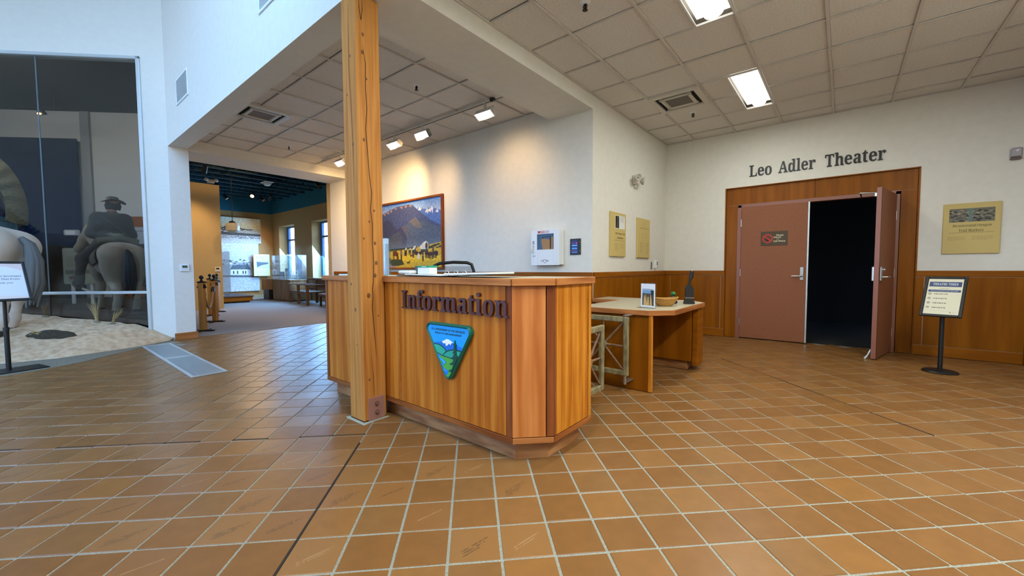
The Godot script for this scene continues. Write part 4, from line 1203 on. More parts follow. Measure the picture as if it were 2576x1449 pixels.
func back_desk():
	var t = thing("side_desk", "lower wood desk with cream laminate top and open kneehole, against the side wall", "desk", Vector3(-1.6, 0, -4.0))
	var off = Transform3D(Basis(), Vector3(1.6, 0, 4.0))
	var up = Transform3D(Basis(Vector3.RIGHT, -PI / 2), Vector3.ZERO)
	var plan = [[-1.825, -3.405], [-1.28, -3.405], [-1.115, -3.57], [-1.115, -4.54], [-1.28, -4.73], [-2.32, -4.78], [-2.32, -4.36], [-1.985, -4.36], [-1.985, -3.57]]
	var pp = PackedVector2Array(); var inner = PackedVector2Array()
	for q in plan: pp.append(Vector2(q[0], -q[1]))
	var k = MB.new(); k.prism(pp, 0.690, 0.716, off * up)
	obj("desk_top", k, M.laminate, t)
	for i in plan.size() - 1:
		if i == 5: continue
		var a = Vector3(plan[i][0], 0.695, plan[i][1]); var b = Vector3(plan[i + 1][0], 0.695, plan[i + 1][1])
		var d = (b - a).normalized(); var o = Vector3(-d.z, 0, d.x)
		var e = MB.new(); e.box(off * ((a + b) / 2 - o * -0.0), Vector3((b - a).length() + 0.004, 0.044, 0.016), 0.002, Basis(d, Vector3.UP, d.cross(Vector3.UP)))
		obj("edge_strip", e, M.edge, t)
	var P = func(called, m, a, b): part(called, m, off * ((a + b) / 2), (b - a).abs(), t, 0.003)
	P.call("front_panel", M.wains, Vector3(-1.92, 0.003, -3.45), Vector3(-1.285, 0.672, -3.425))
	P.call("front_stile", M.veneer_light, Vector3(-1.284, 0.003, -3.46), Vector3(-1.255, 0.672, -3.42))
	P.call("left_panel", M.wains, Vector3(-1.95, 0.003, -4.70), Vector3(-1.925, 0.672, -3.42))
	P.call("kneehole_back", M.wains, Vector3(-1.64, 0.003, -4.40), Vector3(-1.61, 0.672, -3.455))
	P.call("pedestal", M.wains, Vector3(-1.64, 0.10, -4.70), Vector3(-1.205, 0.672, -4.41))
	P.call("pedestal_kick", M.kick, Vector3(-1.62, 0.003, -4.68), Vector3(-1.25, 0.10, -4.45))
	P.call("corner_post", M.wains_rail, Vector3(-1.20, 0.055, -4.64), Vector3(-1.145, 0.672, -4.44))
	P.call("wall_bracket", M.wains, Vector3(-2.30, 0.003, -4.72), Vector3(-1.96, 0.672, -4.42))
	var ac = thing("sign_holder", "clear acrylic sign holder with a photo sheet on the side desk", "sign", Vector3(-1.39, 0.7165, -3.60), -0.36)
	part("acrylic_stand", M.clear, Vector3(0, 0.115, -0.05), Vector3(0.17, 0.225, 0.004), ac, 0.0)
	part("acrylic_flap", M.clear, Vector3(-0.045, 0.115, -0.125), Vector3(0.004, 0.225, 0.15), ac, 0.0, Basis(Vector3.UP, 0.35))
	part("acrylic_foot", M.clear, Vector3(0, 0.002, -0.02), Vector3(0.17, 0.003, 0.07), ac, 0.0)
	var im = canvas(128, 170, Color(0.90, 0.92, 0.95))
	poly(im, [[0.1, 0.27], [0.93, 0.27], [0.93, 0.93], [0.1, 0.93]], Color(0.30, 0.27, 0.22))
	poly(im, [[0.1, 0.27], [0.93, 0.27], [0.93, 0.36], [0.6, 0.42], [0.1, 0.40]], Color(0.48, 0.62, 0.80))
	poly(im, [[0.7, 0.27], [0.93, 0.27], [0.93, 0.5], [0.75, 0.45]], Color(0.12, 0.20, 0.17))
	for q in [[0.26, 0.62, 0.35], [0.52, 0.5, 0.38], [0.72, 0.66, 0.33], [0.38, 0.7, 0.25]]: poly(im, [[q[0] - 0.08, 0.93], [q[0] - 0.03, 1.0 - q[1] * 0.9], [q[0] + 0.04, 0.93 - q[2]], [q[0] + 0.09, 0.93]], Color(0.80, 0.66, 0.42))
	speckle(im, 0.35, 3, 0.15)
	face("photo_sheet", img_mat(im, 0.3), ac, Vector3(0, 0.115, -0.044), 0.16, 0.215, 0.003)
	print_text(ac, "Natural Resources", sans_bold, 0.0, 0.172, 0.12, 0.011, -0.0422, mat(Color(0.2, 0.27, 0.36), 0.6))
	var bk = thing("woven_basket", "shallow oval tan basket on the side desk", "basket", Vector3(-1.318, 0.7165, -3.93), 0.6)
	var bm = tri_mat(noise_tex(0.05, 3, [Color(0.55, 0.38, 0.16), Color(0.80, 0.60, 0.30)], [0.25, 0.75], 256, 51), Vector3(6, 14, 6), 0.7)
	var bw = MB.new()
	bw.sheet(28, 8, func(u, v):
		var a = TAU * u; var r = lerpf(0.55, 1.0, pow(v, 0.8))
		return Vector3(cos(a) * 0.125 * r, 0.003 + v * 0.075 + 0.012 * v * v * cos(2 * a) * 0.6, sin(a) * 0.085 * r), Vector3.UP)
	bw.sheet(28, 8, func(u, v):
		var a = TAU * u; var r = lerpf(0.55, 1.0, pow(v, 0.8)) - 0.05
		return Vector3(cos(a) * 0.125 * r, 0.008 + v * 0.070 + 0.012 * v * v * cos(2 * a) * 0.6, sin(a) * 0.085 * r), Vector3.UP)
	bw.lathe([Vector2(0, 0.002), Vector2(0.075, 0.002), Vector2(0.075, 0.006), Vector2(0, 0.006)], 20, Transform3D(Basis.from_scale(Vector3(0.92, 1, 0.62)), Vector3.ZERO))
	obj("bowl", bw, bm, bk)
	var rim = MB.new(); var rp = []
	for k2 in 29:
		var a = TAU * k2 / 28
		rp.append(Vector3(cos(a) * 0.123, 0.078 + 0.007 * cos(2 * a), sin(a) * 0.083))
	rim.tube(rp, 0.005, 6, false)
	obj("rim", rim, bm, bk)
	var sp = thing("hand_stamp", "small black hand stamp with a green knob behind the basket", "stamp", Vector3(-1.325, 0.7165, -4.20), 0.5)
	var sb = MB.new(); sb.lathe([Vector2(0, 0.006), Vector2(0.042, 0.006), Vector2(0.042, 0.02), Vector2(0.026, 0.055), Vector2(0.02, 0.085), Vector2(0.0, 0.09)], 14)
	obj("stamp_body", sb, M.black, sp)
	var gk = MB.new(); gk.ball(Vector3(0, 0.105, 0), Vector3(0.026, 0.02, 0.026), 14)
	obj("green_knob", gk, mat(Color(0.08, 0.42, 0.20), 0.35), sp)
	part("stamp_plate", M.alu, Vector3(0, 0.004, 0), Vector3(0.085, 0.006, 0.06), sp, 0.002)
	var em = thing("embosser", "tall black desk embosser with a lever handle at the side desk's far end", "embosser", Vector3(-1.20, 0.7165, -4.30), 0.5)
	part("foot", mat(Color(0.16, 0.15, 0.15), 0.4, 0.4), Vector3(0, 0.012, 0), Vector3(0.10, 0.022, 0.065), em, 0.004)
	var eb = MB.new()
	eb.prism(PackedVector2Array([Vector2(-0.045, 0.022), Vector2(0.045, 0.022), Vector2(0.038, 0.15), Vector2(0.02, 0.185), Vector2(-0.025, 0.19), Vector2(-0.04, 0.16), Vector2(-0.034, 0.12), Vector2(-0.042, 0.06)]), -0.024, 0.024)
	obj("press_frame", eb, M.black, em)
	var hd = MB.new()
	hd.tube([Vector3(-0.005, 0.185, 0), Vector3(0.006, 0.24, 0), Vector3(0.018, 0.275, 0), Vector3(0.022, 0.335, 0)], [0.013, 0.011, 0.022, 0.017], 10)
	obj("lever", hd, M.black, em)
	part("name_band", mat(Color(0.45, 0.38, 0.30), 0.4, 0.3), Vector3(0, 0.062, 0.0), Vector3(0.086, 0.012, 0.052), em, 0.001)
	var pw = MB.new(); pw.ball(Vector3(0.024, 0.333, 0.012), Vector3(0.007, 0.009, 0.007), 8)
	obj("lever_tip", pw, M.steel, em)

func gates():
	var wood = tri_mat(noise_tex(0.03, 4, [Color(0.42, 0.38, 0.27), Color(0.56, 0.52, 0.38)], [0.25, 0.75], 256, 61), Vector3(2, 1, 2), 0.7)
	var rod = tri_mat(noise_tex(0.03, 4, [Color(0.38, 0.28, 0.21), Color(0.55, 0.42, 0.32)], [0.25, 0.75], 256, 62), Vector3(3, 3, 3), 0.7)
	for g in [[Vector3(-1.645, 0.15, -3.30), 0.0, "spoked wooden swing gate folded back against the side desk's front panel"], [Vector3(-1.447, 0.128, -2.655), PI / 2, "spoked wooden swing gate standing half hidden behind the information desk's right end"]]:
		var t = thing("swing_gate", g[2], "gate", g[0] - Vector3(0, g[0].y, 0), g[1], "pair of spoked swing gates")
		var y0 = g[0].y; var h = 0.512; var w = 0.235
		for s in [-1.0, 1.0]:
			part("frame_stile", wood, Vector3(s * (w - 0.022), y0 + h / 2, 0), Vector3(0.044, h, 0.034), t, 0.006)
			part("frame_rail", wood, Vector3(0, y0 + h / 2 + s * (h / 2 - 0.022), 0), Vector3(2 * w - 0.088, 0.044, 0.034), t, 0.004)
		for k in 8:
			var a = TAU * k / 8
			var d = Vector3(cos(a), sin(a), 0)
			var far = minf((w - 0.04) / maxf(absf(d.x), 0.01), (h / 2 - 0.04) / maxf(absf(d.y), 0.01))
			if k % 2 == 1:
				d = Vector3(signf(d.x) * (w - 0.042), signf(d.y) * (h / 2 - 0.042), 0); far = d.length(); d = d.normalized()
			var b = MB.new(); b.tube([Vector3(0, y0 + h / 2, 0), Vector3(0, y0 + h / 2, 0) + d * far], [0.012, 0.008], 8)
			obj("spoke", b, rod, t)
		var hb = MB.new(); hb.lathe([Vector2(0, -0.022), Vector2(0.030, -0.022), Vector2(0.034, -0.015), Vector2(0.034, 0.015), Vector2(0.030, 0.022), Vector2(0, 0.022)], 16, Transform3D(Basis(Vector3.RIGHT, PI / 2), Vector3(0, y0 + h / 2, 0)))
		obj("hub", hb, wood, t)
		var hs = -1.0 if g[1] > 0.1 else 1.0
		var hx = 1.0 if g[1] < 0.1 else -1.0
		var pv = MB.new()
		pv.tube([Vector3(hx * (w - 0.03), y0 + h, 0), Vector3(hx * (w - 0.03), y0 + h + 0.022, 0)], 0.008, 8)
		pv.tube([Vector3(hx * (w - 0.03), y0 - 0.075, 0), Vector3(hx * (w - 0.03), y0, 0)], 0.015, 10)
		obj("pivot", pv, M.steel, t)
		var br = MB.new(); br.box(Vector3(hx * (w - 0.025), y0 - 0.05, -0.055), Vector3(0.05, 0.008, 0.13), 0.002); br.box(Vector3(hx * (w - 0.025), y0 + h + 0.012, -0.055), Vector3(0.05, 0.008, 0.13), 0.002)
		obj("pivot_bracket", br, M.steel, t)

func painting_image() -> Image:
	var im = canvas(600, 372, Color(0.55, 0.68, 0.83))
	grad(im, 0.0, 0.30, Color(0.36, 0.52, 0.78), Color(0.80, 0.84, 0.88))
	poly(im, [[0.64, 0.30], [0.665, 0.126], [0.704, 0.105], [0.728, 0.142], [0.751, 0.136], [0.78, 0.15], [0.811, 0.135], [0.845, 0.145], [0.873, 0.115], [0.90, 0.15], [0.917, 0.155], [0.957, 0.178], [1, 0.20], [1, 0.5], [0.7, 0.5]], Color(0.30, 0.42, 0.68))
	for q in [[0.704, 0.105, 0.06], [0.811, 0.135, 0.09], [0.873, 0.115, 0.12], [0.845, 0.145, 0.06], [0.945, 0.17, 0.05]]:
		poly(im, [[q[0] - 0.028, q[1] + 0.05], [q[0], q[1]], [q[0] + 0.022, q[1] + 0.035], [q[0] + 0.010, q[1] + q[2]], [q[0] - 0.004, q[1] + 0.045], [q[0] - 0.015, q[1] + q[2] * 0.8]], Color(0.86, 0.84, 0.86))
	poly(im, [[0, 0.20], [0.06, 0.16], [0.121, 0.128], [0.18, 0.115], [0.237, 0.085], [0.29, 0.075], [0.338, 0.056], [0.426, 0.045], [0.50, 0.05], [0.545, 0.043], [0.599, 0.06], [0.682, 0.151], [0.775, 0.239], [0.874, 0.33], [1, 0.40], [1, 0.75], [0, 0.78]], Color(0.26, 0.30, 0.45))
	for q in [[0.14, 0.12, 0.05], [0.25, 0.085, 0.05], [0.33, 0.062, 0.04], [0.42, 0.05, 0.05], [0.49, 0.053, 0.035], [0.56, 0.05, 0.04], [0.20, 0.11, 0.04]]:
		poly(im, [[q[0] - 0.02, q[1] + 0.02], [q[0], q[1]], [q[0] + 0.03, q[1] + 0.005], [q[0] + 0.02, q[1] + q[2]], [q[0] - 0.005, q[1] + 0.03]], Color(0.58, 0.47, 0.46))
	poly(im, [[0.0, 0.33], [0.118, 0.273], [0.198, 0.239], [0.284, 0.293], [0.307, 0.362], [0.36, 0.40], [0.42, 0.365], [0.467, 0.435], [0.516, 0.549], [0.53, 0.68], [0, 0.72]], Color(0.235, 0.245, 0.35))
	poly(im, [[0.50, 0.60], [0.506, 0.347], [0.544, 0.297], [0.64, 0.247], [0.701, 0.317], [0.749, 0.297], [0.86, 0.36], [1, 0.46], [1, 0.70], [0.5, 0.70]], Color(0.30, 0.345, 0.42))
	poly(im, [[0.544, 0.297], [0.64, 0.247], [0.70, 0.33], [0.74, 0.42], [0.66, 0.40], [0.60, 0.36]], Color(0.40, 0.385, 0.39))
	poly(im, [[0.42, 0.372], [0.505, 0.347], [0.512, 0.50], [0.52, 0.60], [0.49, 0.50]], Color(0.36, 0.33, 0.37))
	poly(im, [[0.22, 0.50], [0.38, 0.44], [0.45, 0.55], [0.40, 0.66], [0.2, 0.68]], Color(0.29, 0.30, 0.34))
	grad2(im, 0.56, 0.72)
	poly(im, [[0, 0.74], [0.171, 0.725], [0.452, 0.706], [0.655, 0.695], [0.828, 0.67], [1, 0.636], [1, 1], [0, 1]], Color(0.78, 0.63, 0.16))
	poly(im, [[0, 0.715], [0.3, 0.70], [0.5, 0.695], [0.66, 0.69], [0.66, 0.71], [0.45, 0.725], [0.2, 0.745], [0, 0.755]], Color(0.22, 0.26, 0.20))
	for k in 40: oval(im, 0.82 + 0.18 * fmod(k * 0.618, 1.0), 0.68 + 0.05 * fmod(k * 0.37, 1.0) - 0.02 * fmod(k * 0.618, 1.0), 0.012, 0.009, Color(0.20, 0.20, 0.12))
	poly(im, [[0.3, 0.84], [0.6, 0.80], [1, 0.82], [1, 0.9], [0.5, 0.92]], Color(0.86, 0.70, 0.14))
	poly(im, [[0.0, 0.80], [0.12, 0.80], [0.25, 0.86], [0.2, 0.90], [0, 0.90]], Color(0.25, 0.24, 0.16))
	poly(im, [[0.0, 0.88], [0.16, 0.89], [0.34, 0.985], [0.34, 1], [0, 1]], Color(0.62, 0.50, 0.46))
	poly(im, [[0.18, 0.90], [0.28, 0.865], [0.42, 0.88], [0.46, 0.95], [0.36, 0.975], [0.26, 0.97]], Color(0.24, 0.27, 0.13))
	# wagons
	for q in [[0.703, 0.819, 0.61, 0.75], [0.58, 0.646, 0.668, 0.75], [0.525, 0.565, 0.70, 0.75], [0.461, 0.504, 0.686, 0.75]]:
		var w = q[1] - q[0]
		poly(im, [[q[0], q[3]], [q[0], q[2] + 0.07], [q[0] + w * 0.35, q[2] + 0.025], [q[0] + w * 0.72, q[2]], [q[0] + w * 0.92, q[2] + 0.02], [q[1], q[2] + 0.07], [q[1], q[3]]], Color(0.84, 0.82, 0.76))
		oval(im, q[0] + w * 0.78, q[2] + 0.075, w * 0.15, 0.05, Color(0.32, 0.22, 0.17))
		poly(im, [[q[0] + w * 0.02, q[3] - 0.02], [q[1], q[3] - 0.02], [q[1] - w * 0.05, q[3] + 0.025], [q[0] + w * 0.1, q[3] + 0.025]], Color(0.24, 0.28, 0.22))
		oval(im, q[0] + w * 0.25, q[3] + 0.03, w * 0.13, 0.028, Color(0.22, 0.14, 0.10)); oval(im, q[0] + w * 0.75, q[3] + 0.03, w * 0.13, 0.028, Color(0.22, 0.14, 0.10))
	# teams, horses, people, dogs
	for q in [[0.80, 0.79, 0.05], [0.855, 0.80, 0.055], [0.905, 0.79, 0.05], [0.60, 0.765, 0.03], [0.65, 0.77, 0.03], [0.48, 0.775, 0.03], [0.93, 0.78, 0.035], [0.70, 0.775, 0.025]]:
		oval(im, q[0], q[1], q[2] * 0.62, q[2] * 0.55, Color(0.30, 0.15, 0.10))
		for s in [-0.4, -0.15, 0.2, 0.45]: poly(im, [[q[0] + q[2] * s - 0.006, q[1]], [q[0] + q[2] * s + 0.006, q[1]], [q[0] + q[2] * s + 0.004, q[1] + q[2] * 1.5], [q[0] + q[2] * s - 0.004, q[1] + q[2] * 1.5]], Color(0.17, 0.09, 0.08))
	poly(im, [[0.272, 0.745], [0.33, 0.735], [0.355, 0.78], [0.35, 0.82], [0.275, 0.81]], Color(0.40, 0.20, 0.09))
	poly(im, [[0.335, 0.74], [0.36, 0.77], [0.375, 0.89], [0.36, 0.90], [0.345, 0.82]], Color(0.36, 0.17, 0.08))
	for x in [0.278, 0.295, 0.335, 0.35]: poly(im, [[x - 0.005, 0.79], [x + 0.005, 0.79], [x + 0.003, 0.885], [x - 0.003, 0.885]], Color(0.28, 0.13, 0.06))
	for q in [[0.412, 0.71, 0.91, Color(0.22, 0.13, 0.10)], [0.741, 0.765, 0.905, Color(0.20, 0.14, 0.12)], [0.60, 0.765, 0.85, Color(0.30, 0.22, 0.16)], [0.885, 0.69, 0.77, Color(0.20, 0.14, 0.12)]]:
		var hh = q[2] - q[1]
		oval(im, q[0], q[1] + 0.012, 0.008, 0.012, Color(0.48, 0.30, 0.22))
		poly(im, [[q[0] - 0.012, q[1] + 0.02], [q[0] + 0.012, q[1] + 0.02], [q[0] + 0.010, q[2]], [q[0] - 0.010, q[2]]], q[3])
		poly(im, [[q[0] - 0.013, q[1] + 0.03], [q[0] + 0.013, q[1] + 0.03], [q[0] + 0.010, q[1] + hh * 0.5], [q[0] - 0.010, q[1] + hh * 0.5]], q[3].lightened(0.25))
		poly(im, [[q[0] - 0.016, q[1] + 0.005], [q[0] + 0.016, q[1] + 0.005], [q[0] + 0.007, q[1] - 0.012], [q[0] - 0.007, q[1] - 0.012]], Color(0.15, 0.10, 0.08))
	poly(im, [[0.668, 0.79], [0.69, 0.79], [0.705, 0.872], [0.652, 0.872]], Color(0.82, 0.78, 0.72))
	oval(im, 0.68, 0.782, 0.009, 0.012, Color(0.45, 0.30, 0.22))
	for q in [[0.52, 0.925], [0.57, 0.82]]:
		oval(im, q[0], q[1], 0.022, 0.013, Color(0.36, 0.22, 0.09))
		poly(im, [[q[0] + 0.01, q[1]], [q[0] + 0.022, q[1] - 0.035], [q[0] + 0.035, q[1] - 0.02], [q[0] + 0.02, q[1] + 0.005]], Color(0.36, 0.22, 0.09))
		for s in [-0.016, 0.014]: poly(im, [[q[0] + s - 0.003, q[1]], [q[0] + s + 0.003, q[1]], [q[0] + s, q[1] + 0.032]], Color(0.28, 0.16, 0.06))
	speckle(im, 0.22, 5, 0.06)
	return im

func grad2(im: Image, y0: float, y1: float):     # the painter's haze over the foothills
	for y in range(int(y0 * im.get_height()), int(y1 * im.get_height())):
		var k = (float(y) / im.get_height() - y0) / (y1 - y0)
		for x in im.get_width(): im.set_pixel(x, y, im.get_pixel(x, y).lerp(Color(0.50, 0.54, 0.56), k * 0.6))

func wall_panel(called, label, cat, xf: Transform3D, w, h, im: Image, lines: Array, grp = ""):
	var t = thing(called, label, cat, xf.origin, 0.0, grp)
	t.basis = xf.basis
	part("board", M.panel, Vector3(0, 0, 0.012), Vector3(w, h, 0.022), t, 0.003)
	face("print", img_mat(im, 0.6), t, Vector3(0, 0, 0.0242), w - 0.008, h - 0.008, 0.002)
	for l in lines:
		print_text(t, l[0], serif, l[1], l[2], l[3], l[4], 0.0255, mat(Color(0.22, 0.17, 0.09), 0.7))
	return t

func wall_things():
	# theatre name
	var tl = thing("theater_lettering", "black serif letters spelling Leo Adler Theater above the double doors", "lettering", Vector3(-0.37, 2.425, -6.95))
	var black = mat(Color(0.04, 0.036, 0.034), 0.5)
	letters(tl, "Leo", serif_bold, -0.744, -0.463, 0.0, 0.162, 0.006, black, 0.012)
	letters(tl, "Adler", serif_bold, -0.382, 0.041, 0.0, 0.162, 0.006, black, 0.012)
	letters(tl, "Theater", serif_bold, 0.144, 0.748, 0.0, 0.162, 0.006, black, 0.012)
	# painting
	var p = thing("landscape_painting", "wood-framed painting of a wagon train below blue mountains, behind the desk", "painting", Vector3(-5.975, 1.68, -4.385))
	face("canvas", img_mat(painting_image(), 0.55), p, Vector3(0, 0, 0.02), 1.86, 1.15, 0.01)
	for s in [-1.0, 1.0]:
		part("frame_bar", M.rail, Vector3(0, s * 0.59, 0.026), Vector3(1.96, 0.035, 0.05), p, 0.004)
		part("frame_bar", M.stile, Vector3(s * 0.9625, 0, 0.026), Vector3(0.035, 1.145, 0.05), p, 0.004)
	# first-aid cabinet
	var a = thing("aed_cabinet", "white wall cabinet with a red heart and window, beside the black touch panel", "cabinet", Vector3(-2.957, 1.347, -4.385))
	part("cabinet_box", M.white, Vector3(0.002, 0, 0.05), Vector3(0.43, 0.44, 0.10), a, 0.004)
	var dr = MB.new()
	for q in [[-0.17, 0.0, 0.092, 0.452], [0.175, 0.0, 0.082, 0.452]]: dr.box(Vector3(q[0], q[1], 0.106), Vector3(q[2], q[3], 0.012), 0.003)
	dr.box(Vector3(0.005, 0.200, 0.106), Vector3(0.26, 0.052, 0.012), 0.002); dr.box(Vector3(0.005, -0.125, 0.106), Vector3(0.26, 0.202, 0.012), 0.002)
	obj("cabinet_door", dr, M.white, a)
	part("window_backing", mat(Color(0.25, 0.40, 0.56), 0.7), Vector3(0.005, 0.075, 0.1012), Vector3(0.26, 0.20, 0.002), a, 0.0)
	var bag = MB.new()
	bag.prism(PackedVector2Array([Vector2(-0.035, -0.023), Vector2(0.075, -0.023), Vector2(0.072, 0.095), Vector2(0.04, 0.11), Vector2(-0.055, 0.115), Vector2(-0.062, 0.09)]), 0.102, 0.106)
	bag.prism(PackedVector2Array([Vector2(0.092, -0.023), Vector2(0.122, -0.023), Vector2(0.122, 0.13), Vector2(0.095, 0.135)]), 0.102, 0.106)
	obj("carry_bag", bag, mat(Color(0.72, 0.52, 0.30), 0.7), a)
	var strap = MB.new()
	strap.prism(PackedVector2Array([Vector2(0.074, -0.023), Vector2(0.092, -0.023), Vector2(0.094, 0.14), Vector2(0.074, 0.14)]), 0.102, 0.107)
	strap.prism(PackedVector2Array([Vector2(-0.045, 0.115), Vector2(-0.045, 0.138), Vector2(0.08, 0.146), Vector2(0.08, 0.134), Vector2(-0.03, 0.13), Vector2(-0.03, 0.115)]), 0.102, 0.107)
	obj("bag_strap", strap, M.black, a)
	part("window_pane", M.pane, Vector3(0.005, 0.075, 0.111), Vector3(0.258, 0.198, 0.002), a, 0.0)
	var red = mat(Color(0.70, 0.07, 0.13), 0.5)
	var ht = MB.new(); var hp = PackedVector2Array()
	for k in 24:
		var s = TAU * k / 24
		hp.append(Vector2(pow(sin(s), 3) * 0.021, (13 * cos(s) - 5 * cos(2 * s) - 2 * cos(3 * s) - cos(4 * s)) * 0.0013) + Vector2(-0.088, 0.200))
	ht.prism(hp, 0.1118, 0.1135)
	obj("heart_mark", ht, red, a)
	print_text(a, "AED", sans_bold, -0.035, 0.200, 0.062, 0.030, 0.1128, red)
	for k in 3: print_text(a, ["AUTOMATED", "EXTERNAL", "DEFIBRILLATOR"][k], sans, 0.037, 0.212 - k * 0.012, 0.066, 0.007, 0.1128, red)
	print_text(a, "ALARM", sans_bold, -0.178, 0.085, 0.038, 0.009, 0.1128, M.ink)
	print_text(a, "WILL", sans_bold, -0.178, 0.070, 0.026, 0.009, 0.1128, M.ink)
	print_text(a, "SOUND", sans_bold, -0.178, 0.055, 0.038, 0.009, 0.1128, M.ink)
	print_text(a, "A.R.C.", sans_bold, -0.168, -0.105, 0.05, 0.014, 0.1128, mat(Color(0.10, 0.15, 0.35), 0.6))
	var hl = MB.new(); hl.tube([Vector3(-0.185, 0.03, 0.112), Vector3(-0.185, 0.028, 0.135), Vector3(-0.185, -0.06, 0.135), Vector3(-0.185, -0.062, 0.112)], 0.008, 8)
	obj("handle", hl, M.alu, a)
	var hk = MB.new(); var lp = []
	for k in 25:
		var s = TAU * k / 24
		lp.append(Vector3(pow(sin(s), 3) * 0.030, (13 * cos(s) - 5 * cos(2 * s) - 2 * cos(3 * s) - cos(4 * s)) * 0.0017 - 0.172, 0.1122))
	hk.tube(lp, 0.0018, 5, false)
	obj("heart_outline", hk, M.ink, a)
	print_text(a, "heart", serif, -0.035, -0.168, 0.052, 0.015, 0.1128, M.ink)
	print_text(a, "beat", serif, 0.040, -0.168, 0.040, 0.015, 0.1128, M.ink)
	# touch panel
	var c = thing("touch_panel", "black wall touch panel with blue screen, right of the white cabinet", "panel", Vector3(-2.568, 1.348, -4.385))
	part("bezel", M.black, Vector3(0, 0, 0.008), Vector3(0.147, 0.198, 0.015), c, 0.003)
	var si = canvas(80, 150, Color(0.06, 0.10, 0.22))
	grad(si, 0.0, 1.0, Color(0.05, 0.10, 0.30), Color(0.10, 0.22, 0.50))
	for q in [[0.25, 0.35, 0.2], [0.78, 0.35, 0.2], [0.5, 0.35, 0.12]]: poly(si, [[q[0] - q[2], 0.37], [q[0] + q[2], 0.37], [q[0] + q[2], 0.43], [q[0] - q[2], 0.43]], Color(0.35, 0.65, 0.95))
	poly(si, [[0.08, 0.2], [0.4, 0.2], [0.4, 0.26], [0.08, 0.26]], Color(0.55, 0.2, 0.3)); oval(si, 0.82, 0.22, 0.12, 0.06, Color(0.75, 0.2, 0.3))
	poly(si, [[0.06, 0.63], [0.3, 0.57], [0.3, 0.69]], Color(0.35, 0.75, 1.0)); poly(si, [[0.94, 0.63], [0.7, 0.57], [0.7, 0.69]], Color(0.35, 0.75, 1.0)); oval(si, 0.5, 0.63, 0.12, 0.05, Color(0.2, 0.55, 0.95))
	poly(si, [[0.05, 0.76], [0.95, 0.76], [0.95, 0.88], [0.05, 0.88]], Color(0.25, 0.16, 0.28)); poly(si, [[0.05, 0.92], [0.95, 0.92], [0.95, 0.95], [0.05, 0.95]], Color(0.4, 0.6, 0.85))
	var sm = img_mat(si, 0.3)
	sm.emission_enabled = true; sm.emission_texture = sm.albedo_texture; sm.emission = Color.BLACK; sm.emission_operator = BaseMaterial3D.EMISSION_OP_ADD; sm.emission_energy_multiplier = 0.6
	face("screen", sm, c, Vector3(-0.008, 0, 0.0165), 0.085, 0.158, 0.002)
	for s in [-1.0, 1.0]:
		for y in [-0.05, 0.05]: part("bezel_screw", M.steel, Vector3(s * 0.068, y, 0.016), Vector3(0.006, 0.006, 0.002), c, 0.0)
	# text panels on the side wall
	var RX = Basis(Vector3.UP, PI / 2)
	var im = canvas(240, 300, Color(0.76, 0.67, 0.41))
	poly(im, [[0.27, 0.06], [0.93, 0.06], [0.93, 0.36], [0.27, 0.36]], Color(0.85, 0.85, 0.83))
	poly(im, [[0.29, 0.075], [0.53, 0.075], [0.53, 0.35], [0.29, 0.35]], Color(0.06, 0.055, 0.05))
	poly(im, [[0.40, 0.13], [0.45, 0.12], [0.47, 0.34], [0.36, 0.34]], Color(0.30, 0.27, 0.24)); oval(im, 0.43, 0.11, 0.03, 0.025, Color(0.42, 0.38, 0.34))
	lines_of_text(im, 0.62, 0.88, 0.08, 0.2, 6, Color(0.4, 0.38, 0.34), 1)
	im.fill_rect(Rect2i(50, 190, 175, 2), Color(0.45, 0.38, 0.22))
	lines_of_text(im, 0.22, 0.52, 0.70, 0.86, 9, Color(0.42, 0.35, 0.20), 2); lines_of_text(im, 0.6, 0.9, 0.70, 0.82, 7, Color(0.42, 0.35, 0.20), 3)
	wall_panel("trail_panel", "tan text panel with black and white photo, nearest the desk on the side wall", "panel", Transform3D(RX, Vector3(-2.34, 1.523, -5.063)), 0.465, 0.578, im, [["Old Oregon Trail", 0.05, 0.012, 0.30, 0.034], ["Association", 0.05, -0.04, 0.19, 0.026]])
	var im2 = canvas(240, 300, Color(0.76, 0.67, 0.41))
	for q in [[0.3, 0.45, 0.08, 0.2], [0.5, 0.72, 0.08, 0.2], [0.3, 0.48, 0.36, 0.5], [0.56, 0.74, 0.36, 0.5], [0.2, 0.4, 0.62, 0.85], [0.5, 0.62, 0.62, 0.75], [0.7, 0.9, 0.62, 0.9]]: lines_of_text(im2, q[0], q[1], q[2], q[3], 8, Color(0.56, 0.48, 0.29), int(q[0] * 100))
	im2.fill_rect(Rect2i(40, 72, 180, 3), Color(0.40, 0.34, 0.20)); lines_of_text(im2, 0.3, 0.8, 0.285, 0.30, 1, Color(0.45, 0.38, 0.22), 9)
	wall_panel("donor_panel", "tan text panel of names without a photo, farther along the side wall", "panel", Transform3D(RX, Vector3(-2.34, 1.521, -5.947)), 0.477, 0.582, im2, [])
	var im3 = canvas(300, 390, Color(0.76, 0.67, 0.41))
	var ph = [[0.10, 0.10], [0.90, 0.10], [0.90, 0.37], [0.10, 0.37]]
	poly(im3, ph, Color(0.40, 0.38, 0.33))
	var r = RandomNumberGenerator.new(); r.seed = 77
	for k in 160:
		var q = Vector2(r.randf_range(0.12, 0.88), r.randf_range(0.13, 0.355)); var g = r.randf_range(0.06, 0.62)
		oval(im3, q.x, q.y, minf(0.035, minf(q.x - 0.10, 0.90 - q.x)), 0.012, Color(g, g * 0.97, g * 0.84))
	poly(im3, [[0.45, 0.105], [0.52, 0.105], [0.51, 0.36], [0.45, 0.36]], Color(0.36, 0.46, 0.44))
	im3.fill_rect(Rect2i(28, 226, 240, 2), Color(0.40, 0.34, 0.2))
